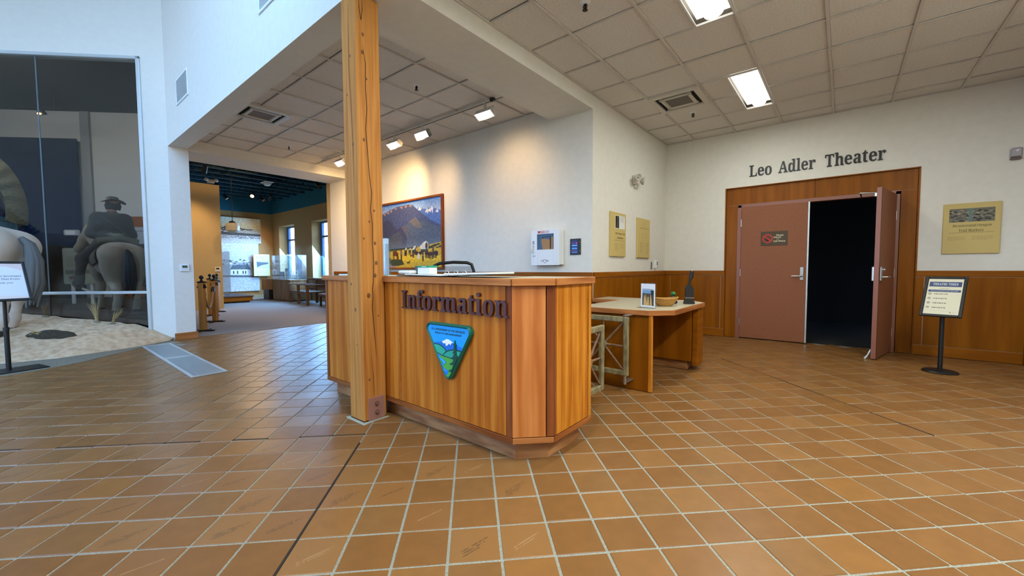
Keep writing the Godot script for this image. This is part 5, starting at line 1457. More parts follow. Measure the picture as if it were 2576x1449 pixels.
	lines_of_text(im3, 0.09, 0.42, 0.66, 0.73, 6, Color(0.42, 0.35, 0.20), 4); lines_of_text(im3, 0.52, 0.90, 0.66, 0.73, 6, Color(0.42, 0.35, 0.20), 5)
	wall_panel("marker_panel", "tan text panel with scrubland photo, on the wall right of the theater doors", "panel", Transform3D(Basis(), Vector3(1.123, 1.518, -6.95)), 0.447, 0.58, im3, [["Bicentennial Oregon", 0.005, 0.030, 0.30, 0.036], ["Trail Markers", 0.0, -0.022, 0.19, 0.032]])
	# emergency lamp
	var el = thing("emergency_light", "white twin-head emergency light high on the side wall", "light", Vector3(-2.34, 2.33, -5.60), PI / 2)
	part("back_box", M.offwhite, Vector3(0, 0, 0.03), Vector3(0.11, 0.13, 0.06), el, 0.012)
	for s in [-1.0, 1.0]:
		var hdx = MB.new()
		var bs = Basis(Vector3.UP, s * 0.45) * Basis(Vector3.RIGHT, PI / 2 + 0.15)
		hdx.lathe([Vector2(0, -0.03), Vector2(0.025, -0.025), Vector2(0.052, 0.01), Vector2(0.052, 0.028), Vector2(0.044, 0.03), Vector2(0.03, 0.018), Vector2(0, 0.015)], 18, Transform3D(bs, Vector3(s * 0.085, 0.0 - s * 0.012, 0.09)))
		obj("lamp_head", hdx, mat(Color(0.72, 0.71, 0.67), 0.25, 0.2), el)
		var bl = MB.new(); bl.ball(Vector3(s * 0.085, -s * 0.012, 0.09) + bs * Vector3(0, 0.02, 0), Vector3.ONE * 0.014, 10)
		obj("lamp_bulb", bl, M.steel, el)
	part("status_lamp", glow(Color(1, 0.2, 0.05), 0.8), Vector3(0.02, -0.045, 0.061), Vector3(0.012, 0.012, 0.004), el, 0.0)
	part("lower_tab", M.offwhite, Vector3(0.02, -0.085, 0.02), Vector3(0.03, 0.05, 0.03), el, 0.005)
	# little wall plates
	for q in [["light_switch", "grey narrow switch plate low on the side wall, left of the white dispenser", -6.325, 1.115, 0.05, 0.115, mat(Color(0.42, 0.40, 0.38), 0.5)], ["wall_dispenser", "small white box unit with grey front on the side wall above the rail", -6.46, 1.14, 0.06, 0.13, M.white], ["outlet_cover", "faint cream blank plate nearest the theater corner on the side wall", -6.64, 1.13, 0.07, 0.07, M.wall]]:
		var s = thing(q[0], q[1], "switch" if q[0] != "wall_dispenser" else "dispenser", Vector3(-2.34, q[3], q[2]), PI / 2)
		var d = 0.045 if q[0] == "wall_dispenser" else 0.008
		part("plate", q[6], Vector3(0, 0, d / 2), Vector3(q[4], q[5], d), s, 0.003)
		part("insert", mat(Color(0.36, 0.36, 0.36), 0.5) if q[0] == "wall_dispenser" else q[6], Vector3(0, 0.01, d + 0.002), Vector3(q[4] * 0.45, q[5] * 0.4, 0.006), s, 0.002)
	# horn strobe
	var hn = thing("strobe_alarm", "grey wall strobe alarm at the right edge above the tan marker panel", "alarm", Vector3(1.425, 2.30, -6.95))
	part("alarm_body", mat(Color(0.62, 0.60, 0.63), 0.4), Vector3(0, 0.02, 0.025), Vector3(0.085, 0.10, 0.05), hn, 0.012)
	part("alarm_foot", mat(Color(0.40, 0.33, 0.33), 0.5), Vector3(0, -0.045, 0.022), Vector3(0.085, 0.025, 0.044), hn, 0.008)
	var hs = MB.new(); hs.ball(Vector3(0.005, 0.035, 0.05), Vector3(0.012, 0.012, 0.006), 10)
	obj("strobe_lens", hs, M.white, hn)
	# air grilles on the bulkhead
	for q in [["return grille with white frame low on the tall bulkhead wall, nearer the diorama", -7.02, 3.565, 0.60, 0.35], ["return grille cut by the top edge of the photo, left of the timber post", -3.93, 3.64, 0.64, 0.40]]:
		var g = thing("air_grille", q[0], "vent", Vector3(q[1], q[2], -1.51), 0.0, "return grilles on the bulkhead")
		var f = MB.new()
		for s in [-1.0, 1.0]:
			f.box(Vector3(s * (q[3] / 2 - 0.014), 0, 0.006), Vector3(0.028, q[4], 0.012), 0.003); f.box(Vector3(0, s * (q[4] / 2 - 0.014), 0.006), Vector3(q[3] - 0.056, 0.028, 0.012), 0.003)
		obj("frame", f, M.white, g)
		part("backing", mat(Color(0.16, 0.17, 0.18), 0.8), Vector3(0, 0, 0.001), Vector3(q[3] - 0.05, q[4] - 0.05, 0.002), g, 0.0)
		var n = 16
		for k in n:
			part("louver", M.alu, Vector3(0, lerpf(-q[4] / 2 + 0.04, q[4] / 2 - 0.04, float(k) / (n - 1)), 0.006), Vector3(q[3] - 0.056, 0.014, 0.002), g, 0.0, Basis(Vector3.RIGHT, 0.7))
	# thermostats
	for q in [["thermostat", "white thermostat with green display on the pillar beside the museum opening", Vector3(-7.985, 1.117, -1.647), PI / 2, 0.118, 0.118], ["wall_control", "small pale control with dark screen on the tan museum partition", Vector3(-13.30, 1.09, -3.46), PI / 2, 0.13, 0.13]]:
		var s = thing(q[0], q[1], "thermostat", q[2], q[3])
		part("case", M.white if q[0] == "thermostat" else M.offwhite, Vector3(0, 0, 0.011), Vector3(q[4], q[5], 0.022), s, 0.006)
		part("display", mat(Color(0.22, 0.30, 0.20) if q[0] == "thermostat" else Color(0.10, 0.11, 0.13), 0.25), Vector3(0, q[5] * 0.14, 0.0225), Vector3(q[4] * 0.56, q[5] * 0.32, 0.002), s, 0.0)
		for k in 3: part("button", M.alu, Vector3((k - 1) * q[4] * 0.22, -q[5] * 0.22, 0.0225), Vector3(q[4] * 0.12, q[5] * 0.1, 0.004), s, 0.001)

func floor_signs():
	# theatre times, right
	var t = thing("sign_stand", "black pedestal sign listing theater times, right of the theater doors", "sign", Vector3(0.80, 0.001, -5.95), -0.305)
	var b = MB.new(); b.lathe([Vector2(0, 0), Vector2(0.135, 0), Vector2(0.138, 0.006), Vector2(0.125, 0.018), Vector2(0.03, 0.028), Vector2(0.0, 0.03)], 32)
	obj("base", b, M.black, t)
	var p = MB.new(); p.tube([Vector3(0, 0.02, 0), Vector3(0, 0.70, 0)], 0.019, 14)
	obj("pole", p, M.black, t)
	sign_board(t, Vector3(0, 0.775, 0.0), 0.30, 0.455, 0.52, Color(0.80, 0.78, 0.68), 0)
	var u = thing("sign_stand", "black pedestal sign at the left edge asking for no food or beverages", "sign", Vector3(-6.917, 0.004, 0.113), 1.823)
	part("base", M.black, Vector3(0.05, 0.006, 0.0), Vector3(0.42, 0.012, 0.30), u, 0.003)
	var q = MB.new(); q.tube([Vector3(0, 0.01, 0), Vector3(0, 0.45, 0)], 0.020, 14); q.tube([Vector3(0, 0.42, 0), Vector3(0, 0.85, 0)], 0.015, 14)
	obj("pole", q, M.black, u)
	var cl = MB.new(); cl.tube([Vector3(0, 0.44, 0), Vector3(0, 0.475, 0)], 0.024, 14); cl.ball(Vector3(0.0, 0.457, 0.026), Vector3(0.009, 0.009, 0.007), 10)
	obj("collar", cl, M.black, u)
	sign_board(u, Vector3(0.0, 0.97, 0.0), 0.36, 0.46, 0.42, Color(0.84, 0.85, 0.87), 1)

func sign_board(t: Node3D, at: Vector3, w: float, h: float, tilt: float, c: Color, kind: int):
	var B = Basis(Vector3.RIGHT, -tilt)
	var f = MB.new()
	for s in [-1.0, 1.0]:
		f.box(at + B * Vector3(s * (w / 2 - 0.012), 0, 0), Vector3(0.026, h, 0.022), 0.004, B); f.box(at + B * Vector3(0, s * (h / 2 - 0.012), 0), Vector3(w - 0.05, 0.026, 0.022), 0.004, B)
	f.box(at + B * Vector3(0, 0, -0.006), Vector3(w - 0.01, h - 0.01, 0.006), 0.0, B)
	obj("sign_frame", f, M.black, t)
	var im = canvas(200, 280, c)
	var navy = Color(0.20, 0.26, 0.42)
	if kind == 0:
		poly(im, [[0.05, 0.09], [0.95, 0.09], [0.95, 0.225], [0.05, 0.225]], navy); poly(im, [[0.05, 0.315], [0.95, 0.315], [0.95, 0.375], [0.05, 0.375]], navy)
		for k in 4: oval(im, 0.11, 0.43 + k * 0.125, 0.055, 0.03, Color(0.60, 0.58, 0.50))
		im.fill_rect(Rect2i(16, 250, 140, 1), Color(0.6, 0.57, 0.46)); oval(im, 0.76, 0.93, 0.02, 0.014, Color(0.4, 0.36, 0.3)); lines_of_text(im, 0.80, 0.94, 0.925, 0.935, 1, Color(0.55, 0.5, 0.4), 6)
	else:
		poly(im, [[0, 0], [1, 0], [1, 0.22], [0.88, 0.17], [0.6, 0.09], [0.3, 0.10], [0, 0.2]], Color(0.84, 0.76, 0.74)); poly(im, [[0, 1], [1, 1], [1, 0.93], [0.5, 0.90], [0, 0.94]], Color(0.86, 0.80, 0.77))
	face("sign_sheet", img_mat(im, 0.35), t, at + B * Vector3(0, 0, 0.002), w - 0.044, h - 0.044, 0.003, B)
	var ww = w - 0.05
	if kind == 0:
		print_text(t, "THEATRE TIMES", serif_bold, 0, h * 0.312, ww * 0.72, 0.026, 0.0038, mat(Color(0.78, 0.80, 0.78), 0.6), B, at)
		print_text(t, "Presentation", serif, 0, h * 0.205, ww * 0.26, 0.010, 0.0038, mat(Color(0.5, 0.46, 0.36), 0.6), B, at)
		print_text(t, "Shows are presented at these times daily", serif_bold, 0, h * 0.140, ww * 0.78, 0.011, 0.0038, mat(Color(0.75, 0.76, 0.74), 0.6), B, at)
		for k in 4: print_text(t, ["9:00-9:45 A.M.", "11:00-12:00 P.M.", "1:00-2:00 P.M.", "3:00-3:30 P.M."][k], serif_bold, -0.02, h * (0.062 - 0.114 * k), ww * 0.40, 0.013, 0.0038, M.ink, B, at)
	else:
		print_text(t, "No Food or Beverages", serif, 0, h * 0.12, ww * 0.86, 0.022, 0.0038, M.ink, B, at)
		print_text(t, "Beyond This Point", serif, 0, h * 0.045, ww * 0.78, 0.022, 0.0038, M.ink, B, at)
		print_text(t, "Thank you", serif, 0, h * -0.05, ww * 0.42, 0.020, 0.0038, M.ink, B, at)

# ------------------------------------------------------------------ the diorama
var fnoise := FastNoiseLite.new()
func glass_height(lx: float) -> float:
	var k = [[0.0, 0.03], [0.08, 0.05], [0.33, 0.175], [0.56, 0.256], [0.96, 0.303], [1.25, 0.342], [1.74, 0.41], [2.4, 0.45], [12.0, 0.45]]
	for i in k.size() - 1:
		if -lx <= k[i + 1][0]: return lerpf(k[i][1], k[i + 1][1], clampf((-lx - k[i][0]) / (k[i + 1][0] - k[i][0]), 0, 1))
	return 0.45
func front_of(lx: float) -> float:
	var k = [[0.0, 0.03], [0.06, 0.246], [0.108, 0.547], [0.197, 0.76], [0.339, 0.999], [0.472, 1.261], [0.707, 1.424], [0.855, 1.525], [1.6, 1.85], [3.0, 2.1], [6.0, 2.2]]
	for i in k.size() - 1:
		if -lx <= k[i + 1][0]: return lerpf(k[i][1], k[i + 1][1], clampf((-lx - k[i][0]) / (k[i + 1][0] - k[i][0]), 0, 1))
	return 2.2
func rock_y(lx: float, lz: float) -> float:
	var v = clampf(lz / maxf(front_of(lx), 0.02), 0, 1)
	return maxf(0.0, glass_height(lx) * (1.0 - pow(v, 1.5)) + (0.028 * fnoise.get_noise_2d(lx * 60, lz * 60) + 0.012 * fnoise.get_noise_2d(lx * 240, lz * 240)) * minf(1.0, 6.0 * (1.0 - v)) * minf(1.0, -lx * 3.0) + 0.03 * pow(v, 6) * 0.0)
func ground_y(lx: float, lz: float) -> float:
	return lerpf(glass_height(lx), 0.32, clampf(-lz / 0.9, 0, 1)) + 0.03 * fnoise.get_noise_2d(lx * 50, lz * 50) + 0.012 * fnoise.get_noise_2d(lx * 200, lz * 200)

func horse_bones(hind_shift: float, neck_turn: float) -> Array:
	var B = []
	var add = func(a, ra, b, rb): B.append([a, ra, b, rb])
	add.call(Vector3(0.50, 1.10, 0), 0.27, Vector3(0.0, 1.06, 0), 0.31)
	add.call(Vector3(0.0, 1.06, 0), 0.31, Vector3(-0.5, 1.12, 0), 0.28)
	add.call(Vector3(0.36, 1.34, 0), 0.10, Vector3(-0.1, 1.26, 0), 0.14)
	for s in [-1.0, 1.0]:
		add.call(Vector3(-0.42, 1.19, s * 0.13), 0.20, Vector3(-0.68, 1.12, s * 0.15), 0.19)
		add.call(Vector3(-0.68, 1.14, s * 0.15), 0.185, Vector3(-0.62, 0.86, s * 0.16), 0.155)
		var h = hind_shift if s > 0 else 0.0
		add.call(Vector3(-0.60, 0.92, s * 0.16), 0.16, Vector3(-0.62 + h * 0.4, 0.68, s * 0.16), 0.10)
		var hock = Vector3(-0.76 + h * 0.7, 0.50, s * 0.15)
		add.call(Vector3(-0.62 + h * 0.4, 0.70, s * 0.16), 0.10, hock, 0.058)
		add.call(hock, 0.056, Vector3(-0.73 + h, 0.20, s * 0.15), 0.038)
		add.call(Vector3(-0.73 + h, 0.20, s * 0.15), 0.042, Vector3(-0.68 + h, 0.075, s * 0.15), 0.042)
		add.call(Vector3(-0.67 + h, 0.065, s * 0.15), 0.052, Vector3(-0.65 + h, 0.04, s * 0.15), 0.058)
		add.call(Vector3(0.46, 1.10, s * 0.14), 0.17, Vector3(0.40, 0.82, s * 0.15), 0.12)
		add.call(Vector3(0.40, 0.84, s * 0.15), 0.11, Vector3(0.43, 0.50, s * 0.14), 0.058)
		add.call(Vector3(0.43, 0.50, s * 0.14), 0.054, Vector3(0.43, 0.20, s * 0.14), 0.037)
		add.call(Vector3(0.43, 0.20, s * 0.14), 0.041, Vector3(0.47, 0.075, s * 0.14), 0.041)
		add.call(Vector3(0.475, 0.065, s * 0.14), 0.05, Vector3(0.495, 0.04, s * 0.14), 0.056)
	var t = neck_turn
	var poll = Vector3(0.95, 1.66, t * 0.30)
	add.call(Vector3(0.50, 1.18, 0), 0.22, Vector3(0.76, 1.47, t * 0.10), 0.15)
	add.call(Vector3(0.76, 1.47, t * 0.10), 0.15, poll, 0.105)
	var nose = poll + Vector3(0.30 * cos(t), -0.32, 0.30 * sin(t))
	add.call(poll, 0.10, poll.lerp(nose, 0.45), 0.095)
	add.call(poll.lerp(nose, 0.45), 0.095, nose, 0.062)
	add.call(nose, 0.062, nose + Vector3(0.03, -0.05, 0.03 * t), 0.055)
	for s in [-1.0, 1.0]: add.call(poll + Vector3(-0.01, 0.08, s * 0.045), 0.03, poll + Vector3(0.01, 0.19, s * 0.065), 0.010)
	return B

func make_horse(called, label, at: Transform3D, coat: Color, dark: Color, mane: Color, shift: float, turn: float) -> Node3D:
	var t = thing(called, label, "horse", at.origin)
	t.basis = at.basis
	var tint = func(p):
		var k = 0.5 + 0.5 * fnoise.get_noise_3d(p.x * 55, p.y * 55, p.z * 55)
		var c = coat.lerp(dark, clampf(k * 0.8 - 0.1, 0, 1))
		if p.y < 0.62 and p.y > 0.3: c = c.lerp(coat.lightened(0.12), 0.5)
		if p.y < 0.075: c = Color(0.14, 0.12, 0.10)
		return c.srgb_to_linear()
	var m = mat(Color.WHITE, 0.85); m.vertex_color_use_as_albedo = true
	m.rim_enabled = true; m.rim = 0.25
	obj("body", body_mesh(horse_bones(shift, turn), 0.024, 0.035, tint), m, t)
	var mm = mat(mane, 0.8)
	var tl = MB.new()
	for k in 9:
		var a = TAU * k / 9
		var o = Vector3(0.03 * cos(a), 0, 0.045 * sin(a))
		tl.tube([Vector3(-0.86, 1.24, 0), Vector3(-0.95, 1.16, 0) + o * 0.5, Vector3(-0.99, 0.95, 0) + o * 1.2, Vector3(-0.97, 0.66, 0) + o * 1.7, Vector3(-0.93 + 0.01 * (k % 3), 0.44 - 0.03 * (k % 4), 0) + o * 1.2], [0.030, 0.038, 0.042, 0.036, 0.008], 7)
	obj("tail", tl, mm, t)
	var mn = MB.new()
	for k in 9:
		var q = float(k) / 8
		var c = Vector3(0.44, 1.42, 0).lerp(Vector3(0.93, 1.77, turn * 0.28), q) + Vector3(-0.02, -0.02, 0)
		mn.tube([c + Vector3(-0.03, 0.03, 0), c + Vector3(-0.05, -0.02, 0.07), c + Vector3(-0.05, -0.16, 0.13)], [0.02, 0.03, 0.008], 6)
	obj("mane", mn, mm, t)
	var ey = MB.new()
	var poll = Vector3(0.95, 1.66, turn * 0.30)
	for s in [-1.0, 1.0]: ey.ball(poll + Vector3(0.10 * cos(turn) - s * 0.07 * sin(turn), -0.07, 0.10 * sin(turn) + s * 0.075 * cos(turn)), Vector3.ONE * 0.018, 10)
	obj("eye", ey, M.black, t)
	return t

func hand_bones(B: Array, wrist: Vector3, d: Vector3, side: Vector3):    # palm, four bent fingers and a thumb
	var up = d.cross(side).normalized()
	B.append([wrist, 0.026, wrist + d * 0.07, 0.030])
	for k in 4:
		var root = wrist + d * 0.085 + side * (k - 1.5) * 0.019
		var l = [0.034, 0.040, 0.037, 0.028][k]
		B.append([wrist + d * 0.04 + side * (k - 1.5) * 0.012, 0.014, root, 0.0105])
		B.append([root, 0.0100, root + d * l + up * 0.010, 0.0095])
		B.append([root + d * l + up * 0.010, 0.0095, root + d * l * 1.35 + up * 0.034, 0.0085])
	B.append([wrist + d * 0.02 + side * -0.022, 0.014, wrist + d * 0.06 + side * -0.048 + up * 0.012, 0.011])
	B.append([wrist + d * 0.06 + side * -0.048 + up * 0.012, 0.011, wrist + d * 0.09 + side * -0.045 + up * 0.026, 0.009])

func head_bones(c: Vector3, f: Vector3, r: Vector3) -> Array:     # c centre of the skull, f facing, r right
	var u = Vector3.UP
	return [[c + u * 0.03, 0.088, c + u * 0.03 - f * 0.025, 0.09], [c - u * 0.02 + f * 0.03, 0.062, c - u * 0.085 + f * 0.045, 0.040],
		[c + f * 0.088 + u * 0.008, 0.010, c + f * 0.112 - u * 0.028, 0.015], [c + f * 0.085 - u * 0.055 - r * 0.018, 0.009, c + f * 0.085 - u * 0.055 + r * 0.018, 0.009],
		[c + f * 0.075 + u * 0.03 - r * 0.035, 0.016, c + f * 0.075 + u * 0.03 + r * 0.035, 0.016], [c - r * 0.088 + u * 0.012, 0.012, c - r * 0.092 - u * 0.028, 0.010], [c + r * 0.088 + u * 0.012, 0.012, c + r * 0.092 - u * 0.028, 0.010]]

func eyes_of(parent: Node, c: Vector3, f: Vector3, r: Vector3):
	for s in [-1.0, 1.0]:
		var e = MB.new(); e.ball(c + f * 0.083 + Vector3.UP * 0.010 + r * s * 0.033, Vector3.ONE * 0.011, 8)
		obj("eye", e, M.black, parent)

func rider(at: Transform3D):
	var t = thing("person", "seated rider seen from behind in wide hat and dark fringed jacket, on the grey-brown horse", "person", at.origin)
	t.basis = at.basis
	var skin = Color(0.50, 0.36, 0.27); var cloth = Color(0.16, 0.15, 0.13); var leg = Color(0.14, 0.125, 0.10); var boot = Color(0.10, 0.075, 0.06)
	var B = []
	var hip = Vector3(0.02, 1.46, 0)
	var chest = Vector3(0.05, 1.80, 0); var neck = Vector3(0.08, 2.07, 0.02); var head = Vector3(0.12, 2.21, 0.045)
	B.append([hip + Vector3(0, 0.0, -0.10), 0.15, hip + Vector3(0, 0.0, 0.10), 0.15])
	B.append([hip + Vector3(0, 0.05, 0), 0.165, chest, 0.165])
	B.append([chest + Vector3(0, 0.04, -0.10), 0.14, chest + Vector3(0, 0.04, 0.10), 0.14])
	B.append([chest + Vector3(0, 0.13, -0.17), 0.085, chest + Vector3(0, 0.13, 0.17), 0.085])
	B.append([chest + Vector3(0.0, 0.15, 0), 0.10, neck, 0.062])
	var hands = []
	for s in [-1.0, 1.0]:
		var sh = chest + Vector3(0, 0.12, s * 0.22); var el = Vector3(0.08, 1.60, s * 0.295); var wr = Vector3(0.36, 1.56, s * 0.10)
		B.append([sh, 0.088, el, 0.062]); B.append([el, 0.062, wr, 0.040])
		var knee = Vector3(0.24, 1.10, s * 0.42); var ank = Vector3(0.08, 0.70, s * 0.50)
		B.append([hip + Vector3(0, -0.02, s * 0.12), 0.125, knee, 0.088]); B.append([knee, 0.088, ank, 0.058])
		B.append([ank, 0.058, ank + Vector3(0.02, -0.06, 0), 0.052]); B.append([ank + Vector3(-0.03, -0.08, 0), 0.045, ank + Vector3(0.17, -0.10, s * 0.03), 0.042])
		hands.append([wr, s])
	B.append_array(head_bones(head, Vector3(1, -0.1, 0).normalized(), Vector3(0, 0, 1)))
	var tint = func(p):
		var k = 0.85 + 0.4 * fnoise.get_noise_3d(p.x * 90, p.y * 90, p.z * 90)
		var c = cloth
		if p.y > 2.06: c = skin
		elif p.y < 1.45 and absf(p.z) > 0.2 and p.x < 0.5: c = leg
		if p.y < 0.80: c = boot
		c = Color(c.r * k, c.g * k, c.b * k)
		return c.srgb_to_linear()
	var m = mat(Color.WHITE, 0.9); m.vertex_color_use_as_albedo = true
	obj("body", body_mesh(B, 0.019, 0.028, tint), m, t)
	for h in hands:
		var hb = []
		hand_bones(hb, h[0], Vector3(0.9, -0.2, -0.2 * h[1]).normalized(), Vector3(0, 1, 0) * -h[1])
		obj("hand", body_mesh(hb, 0.0075, 0.006), mat(skin, 0.8), t)
	eyes_of(t, head, Vector3(1, -0.1, 0).normalized(), Vector3(0, 0, 1))
	# jacket: a looser shell over the back with hanging fringe
	var J = []
	J.append([Vector3(-0.01, 1.50, -0.07), 0.165, Vector3(-0.01, 1.50, 0.07), 0.165])
	J.append([Vector3(0.0, 1.55, 0), 0.178, Vector3(0.03, 1.84, 0), 0.185])
	J.append([Vector3(0.03, 1.90, -0.17), 0.115, Vector3(0.03, 1.90, 0.17), 0.115])
	for s in [-1.0, 1.0]:
		J.append([Vector3(0.05, 1.91, s * 0.21), 0.105, Vector3(0.08, 1.60, s * 0.295), 0.080]); J.append([Vector3(0.08, 1.60, s * 0.295), 0.080, Vector3(0.28, 1.57, s * 0.18), 0.060])
	var jt = func(p):
		var k = 0.75 + 0.9 * absf(fnoise.get_noise_3d(p.x * 120, p.y * 120, p.z * 120))
		var c = Color(0.17, 0.175, 0.16) if p.y > 1.70 else Color(0.135, 0.13, 0.105)
		if p.y > 1.565 and p.y < 1.61 and p.x < 0 and absf(p.z) < 0.13: c = Color(0.40, 0.41, 0.33)
		return Color(c.r * k, c.g * k, c.b * k).srgb_to_linear()
	obj("jacket", body_mesh(J, 0.019, 0.035, jt), m, t)
	var sp9 = MB.new()
	sp9.tube([Vector3(-0.10, 1.93, -0.17), Vector3(-0.165, 1.78, -0.02), Vector3(-0.165, 1.62, 0.13), Vector3(-0.06, 1.54, 0.20)], 0.018, 7, true, 0.5)
	obj("shoulder_strap", sp9, mat(Color(0.30, 0.25, 0.17), 0.8), t)
	var fg = MB.new()
	var fr = RandomNumberGenerator.new(); fr.seed = 12
	for k in 46:
		var u = lerpf(-1.0, 1.0, k / 45.0)
		var z = u * 0.30; var y = 1.80 + 0.03 * cos(u * 3) - 0.02 * fr.randf()
		var x = -0.168 + 0.17 * u * u
		fg.tube([Vector3(x, y, z), Vector3(x - 0.012, y - 0.05, z * 1.02), Vector3(x - 0.008, y - 0.10 - 0.05 * fr.randf(), z * 1.03)], [0.007, 0.006, 0.002], 5)
	obj("fringe", fg, mat(Color(0.13, 0.125, 0.11), 0.9), t)
	var hr = MB.new()
	for k in 15:
		var a = lerpf(-1.5, 1.5, k / 14.0)
		hr.tube([head + Vector3(-0.085 * cos(a), 0.05, 0.09 * sin(a)), head + Vector3(-0.105 * cos(a), -0.03, 0.105 * sin(a)), head + Vector3(-0.09 * cos(a), -0.11, 0.10 * sin(a))], [0.022, 0.026, 0.010], 7)
	obj("hair", hr, mat(Color(0.10, 0.085, 0.07), 0.9), t)
	var ht = MB.new()
	ht.sheet(30, 6, func(u, v):
		var a = TAU * u; var r = lerpf(0.095, 0.20, v)
		return head + Vector3(cos(a) * r * 1.0, 0.085 + 0.035 * v * v * cos(2 * a) - 0.02 * v, sin(a) * r * 1.02), Vector3.UP)
	ht.sheet(30, 6, func(u, v):
		var a = TAU * u; var r = lerpf(0.095, 0.20, v)
		return head + Vector3(cos(a) * r * 1.0, 0.078 + 0.035 * v * v * cos(2 * a) - 0.02 * v, sin(a) * r * 1.02), Vector3.DOWN)
	ht.lathe([Vector2(0.0, 0.165), Vector2(0.05, 0.17), Vector2(0.085, 0.155), Vector2(0.100, 0.11), Vector2(0.102, 0.08)], 24, Transform3D(Basis(), head))
	obj("hat", ht, mat(Color(0.25, 0.21, 0.17), 0.9), t)
	var bd = MB.new(); bd.lathe([Vector2(0.103, 0.088), Vector2(0.104, 0.118)], 24, Transform3D(Basis(), head))
	obj("hat_band", bd, mat(Color(0.40, 0.36, 0.28), 0.8), t)
	for s in [-1.0, 1.0]:
		var st = MB.new(); var sp = []
		for k in 11: sp.append(Vector3(0.14, 0.70 + 0.09 * cos(PI * (k / 10.0 - 0.5) * 2.0) - 0.10, s * 0.51 + 0.075 * sin(PI * (k / 10.0 - 0.5) * 2.0)))
		st.tube(sp, 0.016, 7)
		st.tube([Vector3(0.14, 0.69, s * 0.51), Vector3(0.16, 1.05, s * 0.46), Vector3(0.10, 1.38, s * 0.32)], 0.014, 6, true, 0.4)
		obj("stirrup", st, mat(Color(0.14, 0.09, 0.06), 0.7), t)

func visitor(at: Transform3D):
	var t = thing("person", "standing person in dark shirt half hidden at the right edge of the diorama glass", "person", at.origin)
	t.basis = at.basis
	var B = []
	var skin = Color(0.55, 0.38, 0.29)
	for s in [-1.0, 1.0]:
		B.append([Vector3(0, 0.88, s * 0.09), 0.095, Vector3(0.01, 0.50, s * 0.10), 0.064]); B.append([Vector3(0.01, 0.50, s * 0.10), 0.062, Vector3(-0.02, 0.10, s * 0.10), 0.042])
		B.append([Vector3(-0.03, 0.05, s * 0.10), 0.045, Vector3(0.15, 0.035, s * 0.12), 0.036])
		B.append([Vector3(0, 1.36, s * 0.17), 0.060, Vector3(-0.02, 1.10, s * 0.22), 0.042]); B.append([Vector3(-0.02, 1.10, s * 0.22), 0.042, Vector3(0.06, 0.86, s * 0.22), 0.030])
	B.append([Vector3(0, 0.92, -0.05), 0.12, Vector3(0, 0.92, 0.05), 0.12]); B.append([Vector3(0, 0.98, 0), 0.13, Vector3(0, 1.30, 0), 0.125])
	B.append([Vector3(0, 1.28, -0.09), 0.105, Vector3(0, 1.28, 0.09), 0.105]); B.append([Vector3(0, 1.36, 0), 0.09, Vector3(0.02, 1.48, 0), 0.055])
	B.append_array(head_bones(Vector3(0.03, 1.60, 0), Vector3(1, 0, 0), Vector3(0, 0, 1)))
	var tint = func(p):
		var c = Color(0.10, 0.105, 0.12)
		if p.y > 1.44 or (absf(p.z) > 0.15 and p.y < 1.17 and p.y > 0.75): c = skin
		elif p.y < 0.94: c = Color(0.13, 0.15, 0.21)
		if p.y < 0.08: c = Color(0.06, 0.06, 0.06)
		return c.srgb_to_linear()
	var m = mat(Color.WHITE, 0.85); m.vertex_color_use_as_albedo = true
	obj("body", body_mesh(B, 0.020, 0.025, tint), m, t)
	for s in [-1.0, 1.0]:
		var hb = []
		hand_bones(hb, Vector3(0.06, 0.86, s * 0.22), Vector3(0.15, -1, 0).normalized(), Vector3(1, 0.15, 0).normalized() * -1.0)
		obj("hand", body_mesh(hb, 0.0085, 0.006), mat(skin, 0.8), t)
	eyes_of(t, Vector3(0.03, 1.60, 0), Vector3(1, 0, 0), Vector3(0, 0, 1))
	var hr = MB.new(); hr.ball(Vector3(0.0, 1.645, 0), Vector3(0.10, 0.085, 0.10), 16)
	obj("hair", hr, mat(Color(0.12, 0.08, 0.06), 0.9), t)

func tuft(label: String, lx: float, lz: float, h: float, n: int, lean: float, c: Color, seed_: int):
	var y = (rock_y(lx, lz) if lz > 0 else ground_y(lx, lz)) - 0.005
	var p = DF * Vector3(lx, y, lz)
	var t = thing("grass_tuft", label, "grass", p, PI / 4, "dry grass tufts along the diorama glass")
	var r = RandomNumberGenerator.new(); r.seed = seed_
	var b = MB.new()
	for k in n:
		var a = r.randf() * TAU; var s = r.randf_range(0.15, 0.55); var hh = h * r.randf_range(0.55, 1.0)
		var dx = cos(a) * s * hh * 0.6 + lean * hh; var dz = sin(a) * s * 0.10
		b.tube([Vector3(r.randf_range(-0.02, 0.02), 0, r.randf_range(-0.015, 0.015)), Vector3(dx * 0.4, hh * 0.55, dz * 0.4), Vector3(dx, hh, dz)], [0.0032, 0.0026, 0.0008], 5)
	obj("blades", b, mat(c, 0.8), t)
	var cl = MB.new(); cl.ball(Vector3(0, 0.006, 0), Vector3(0.05, 0.02, 0.04), 12)
	obj("root_clump", cl, mat(Color(0.50, 0.46, 0.38), 0.9), t)

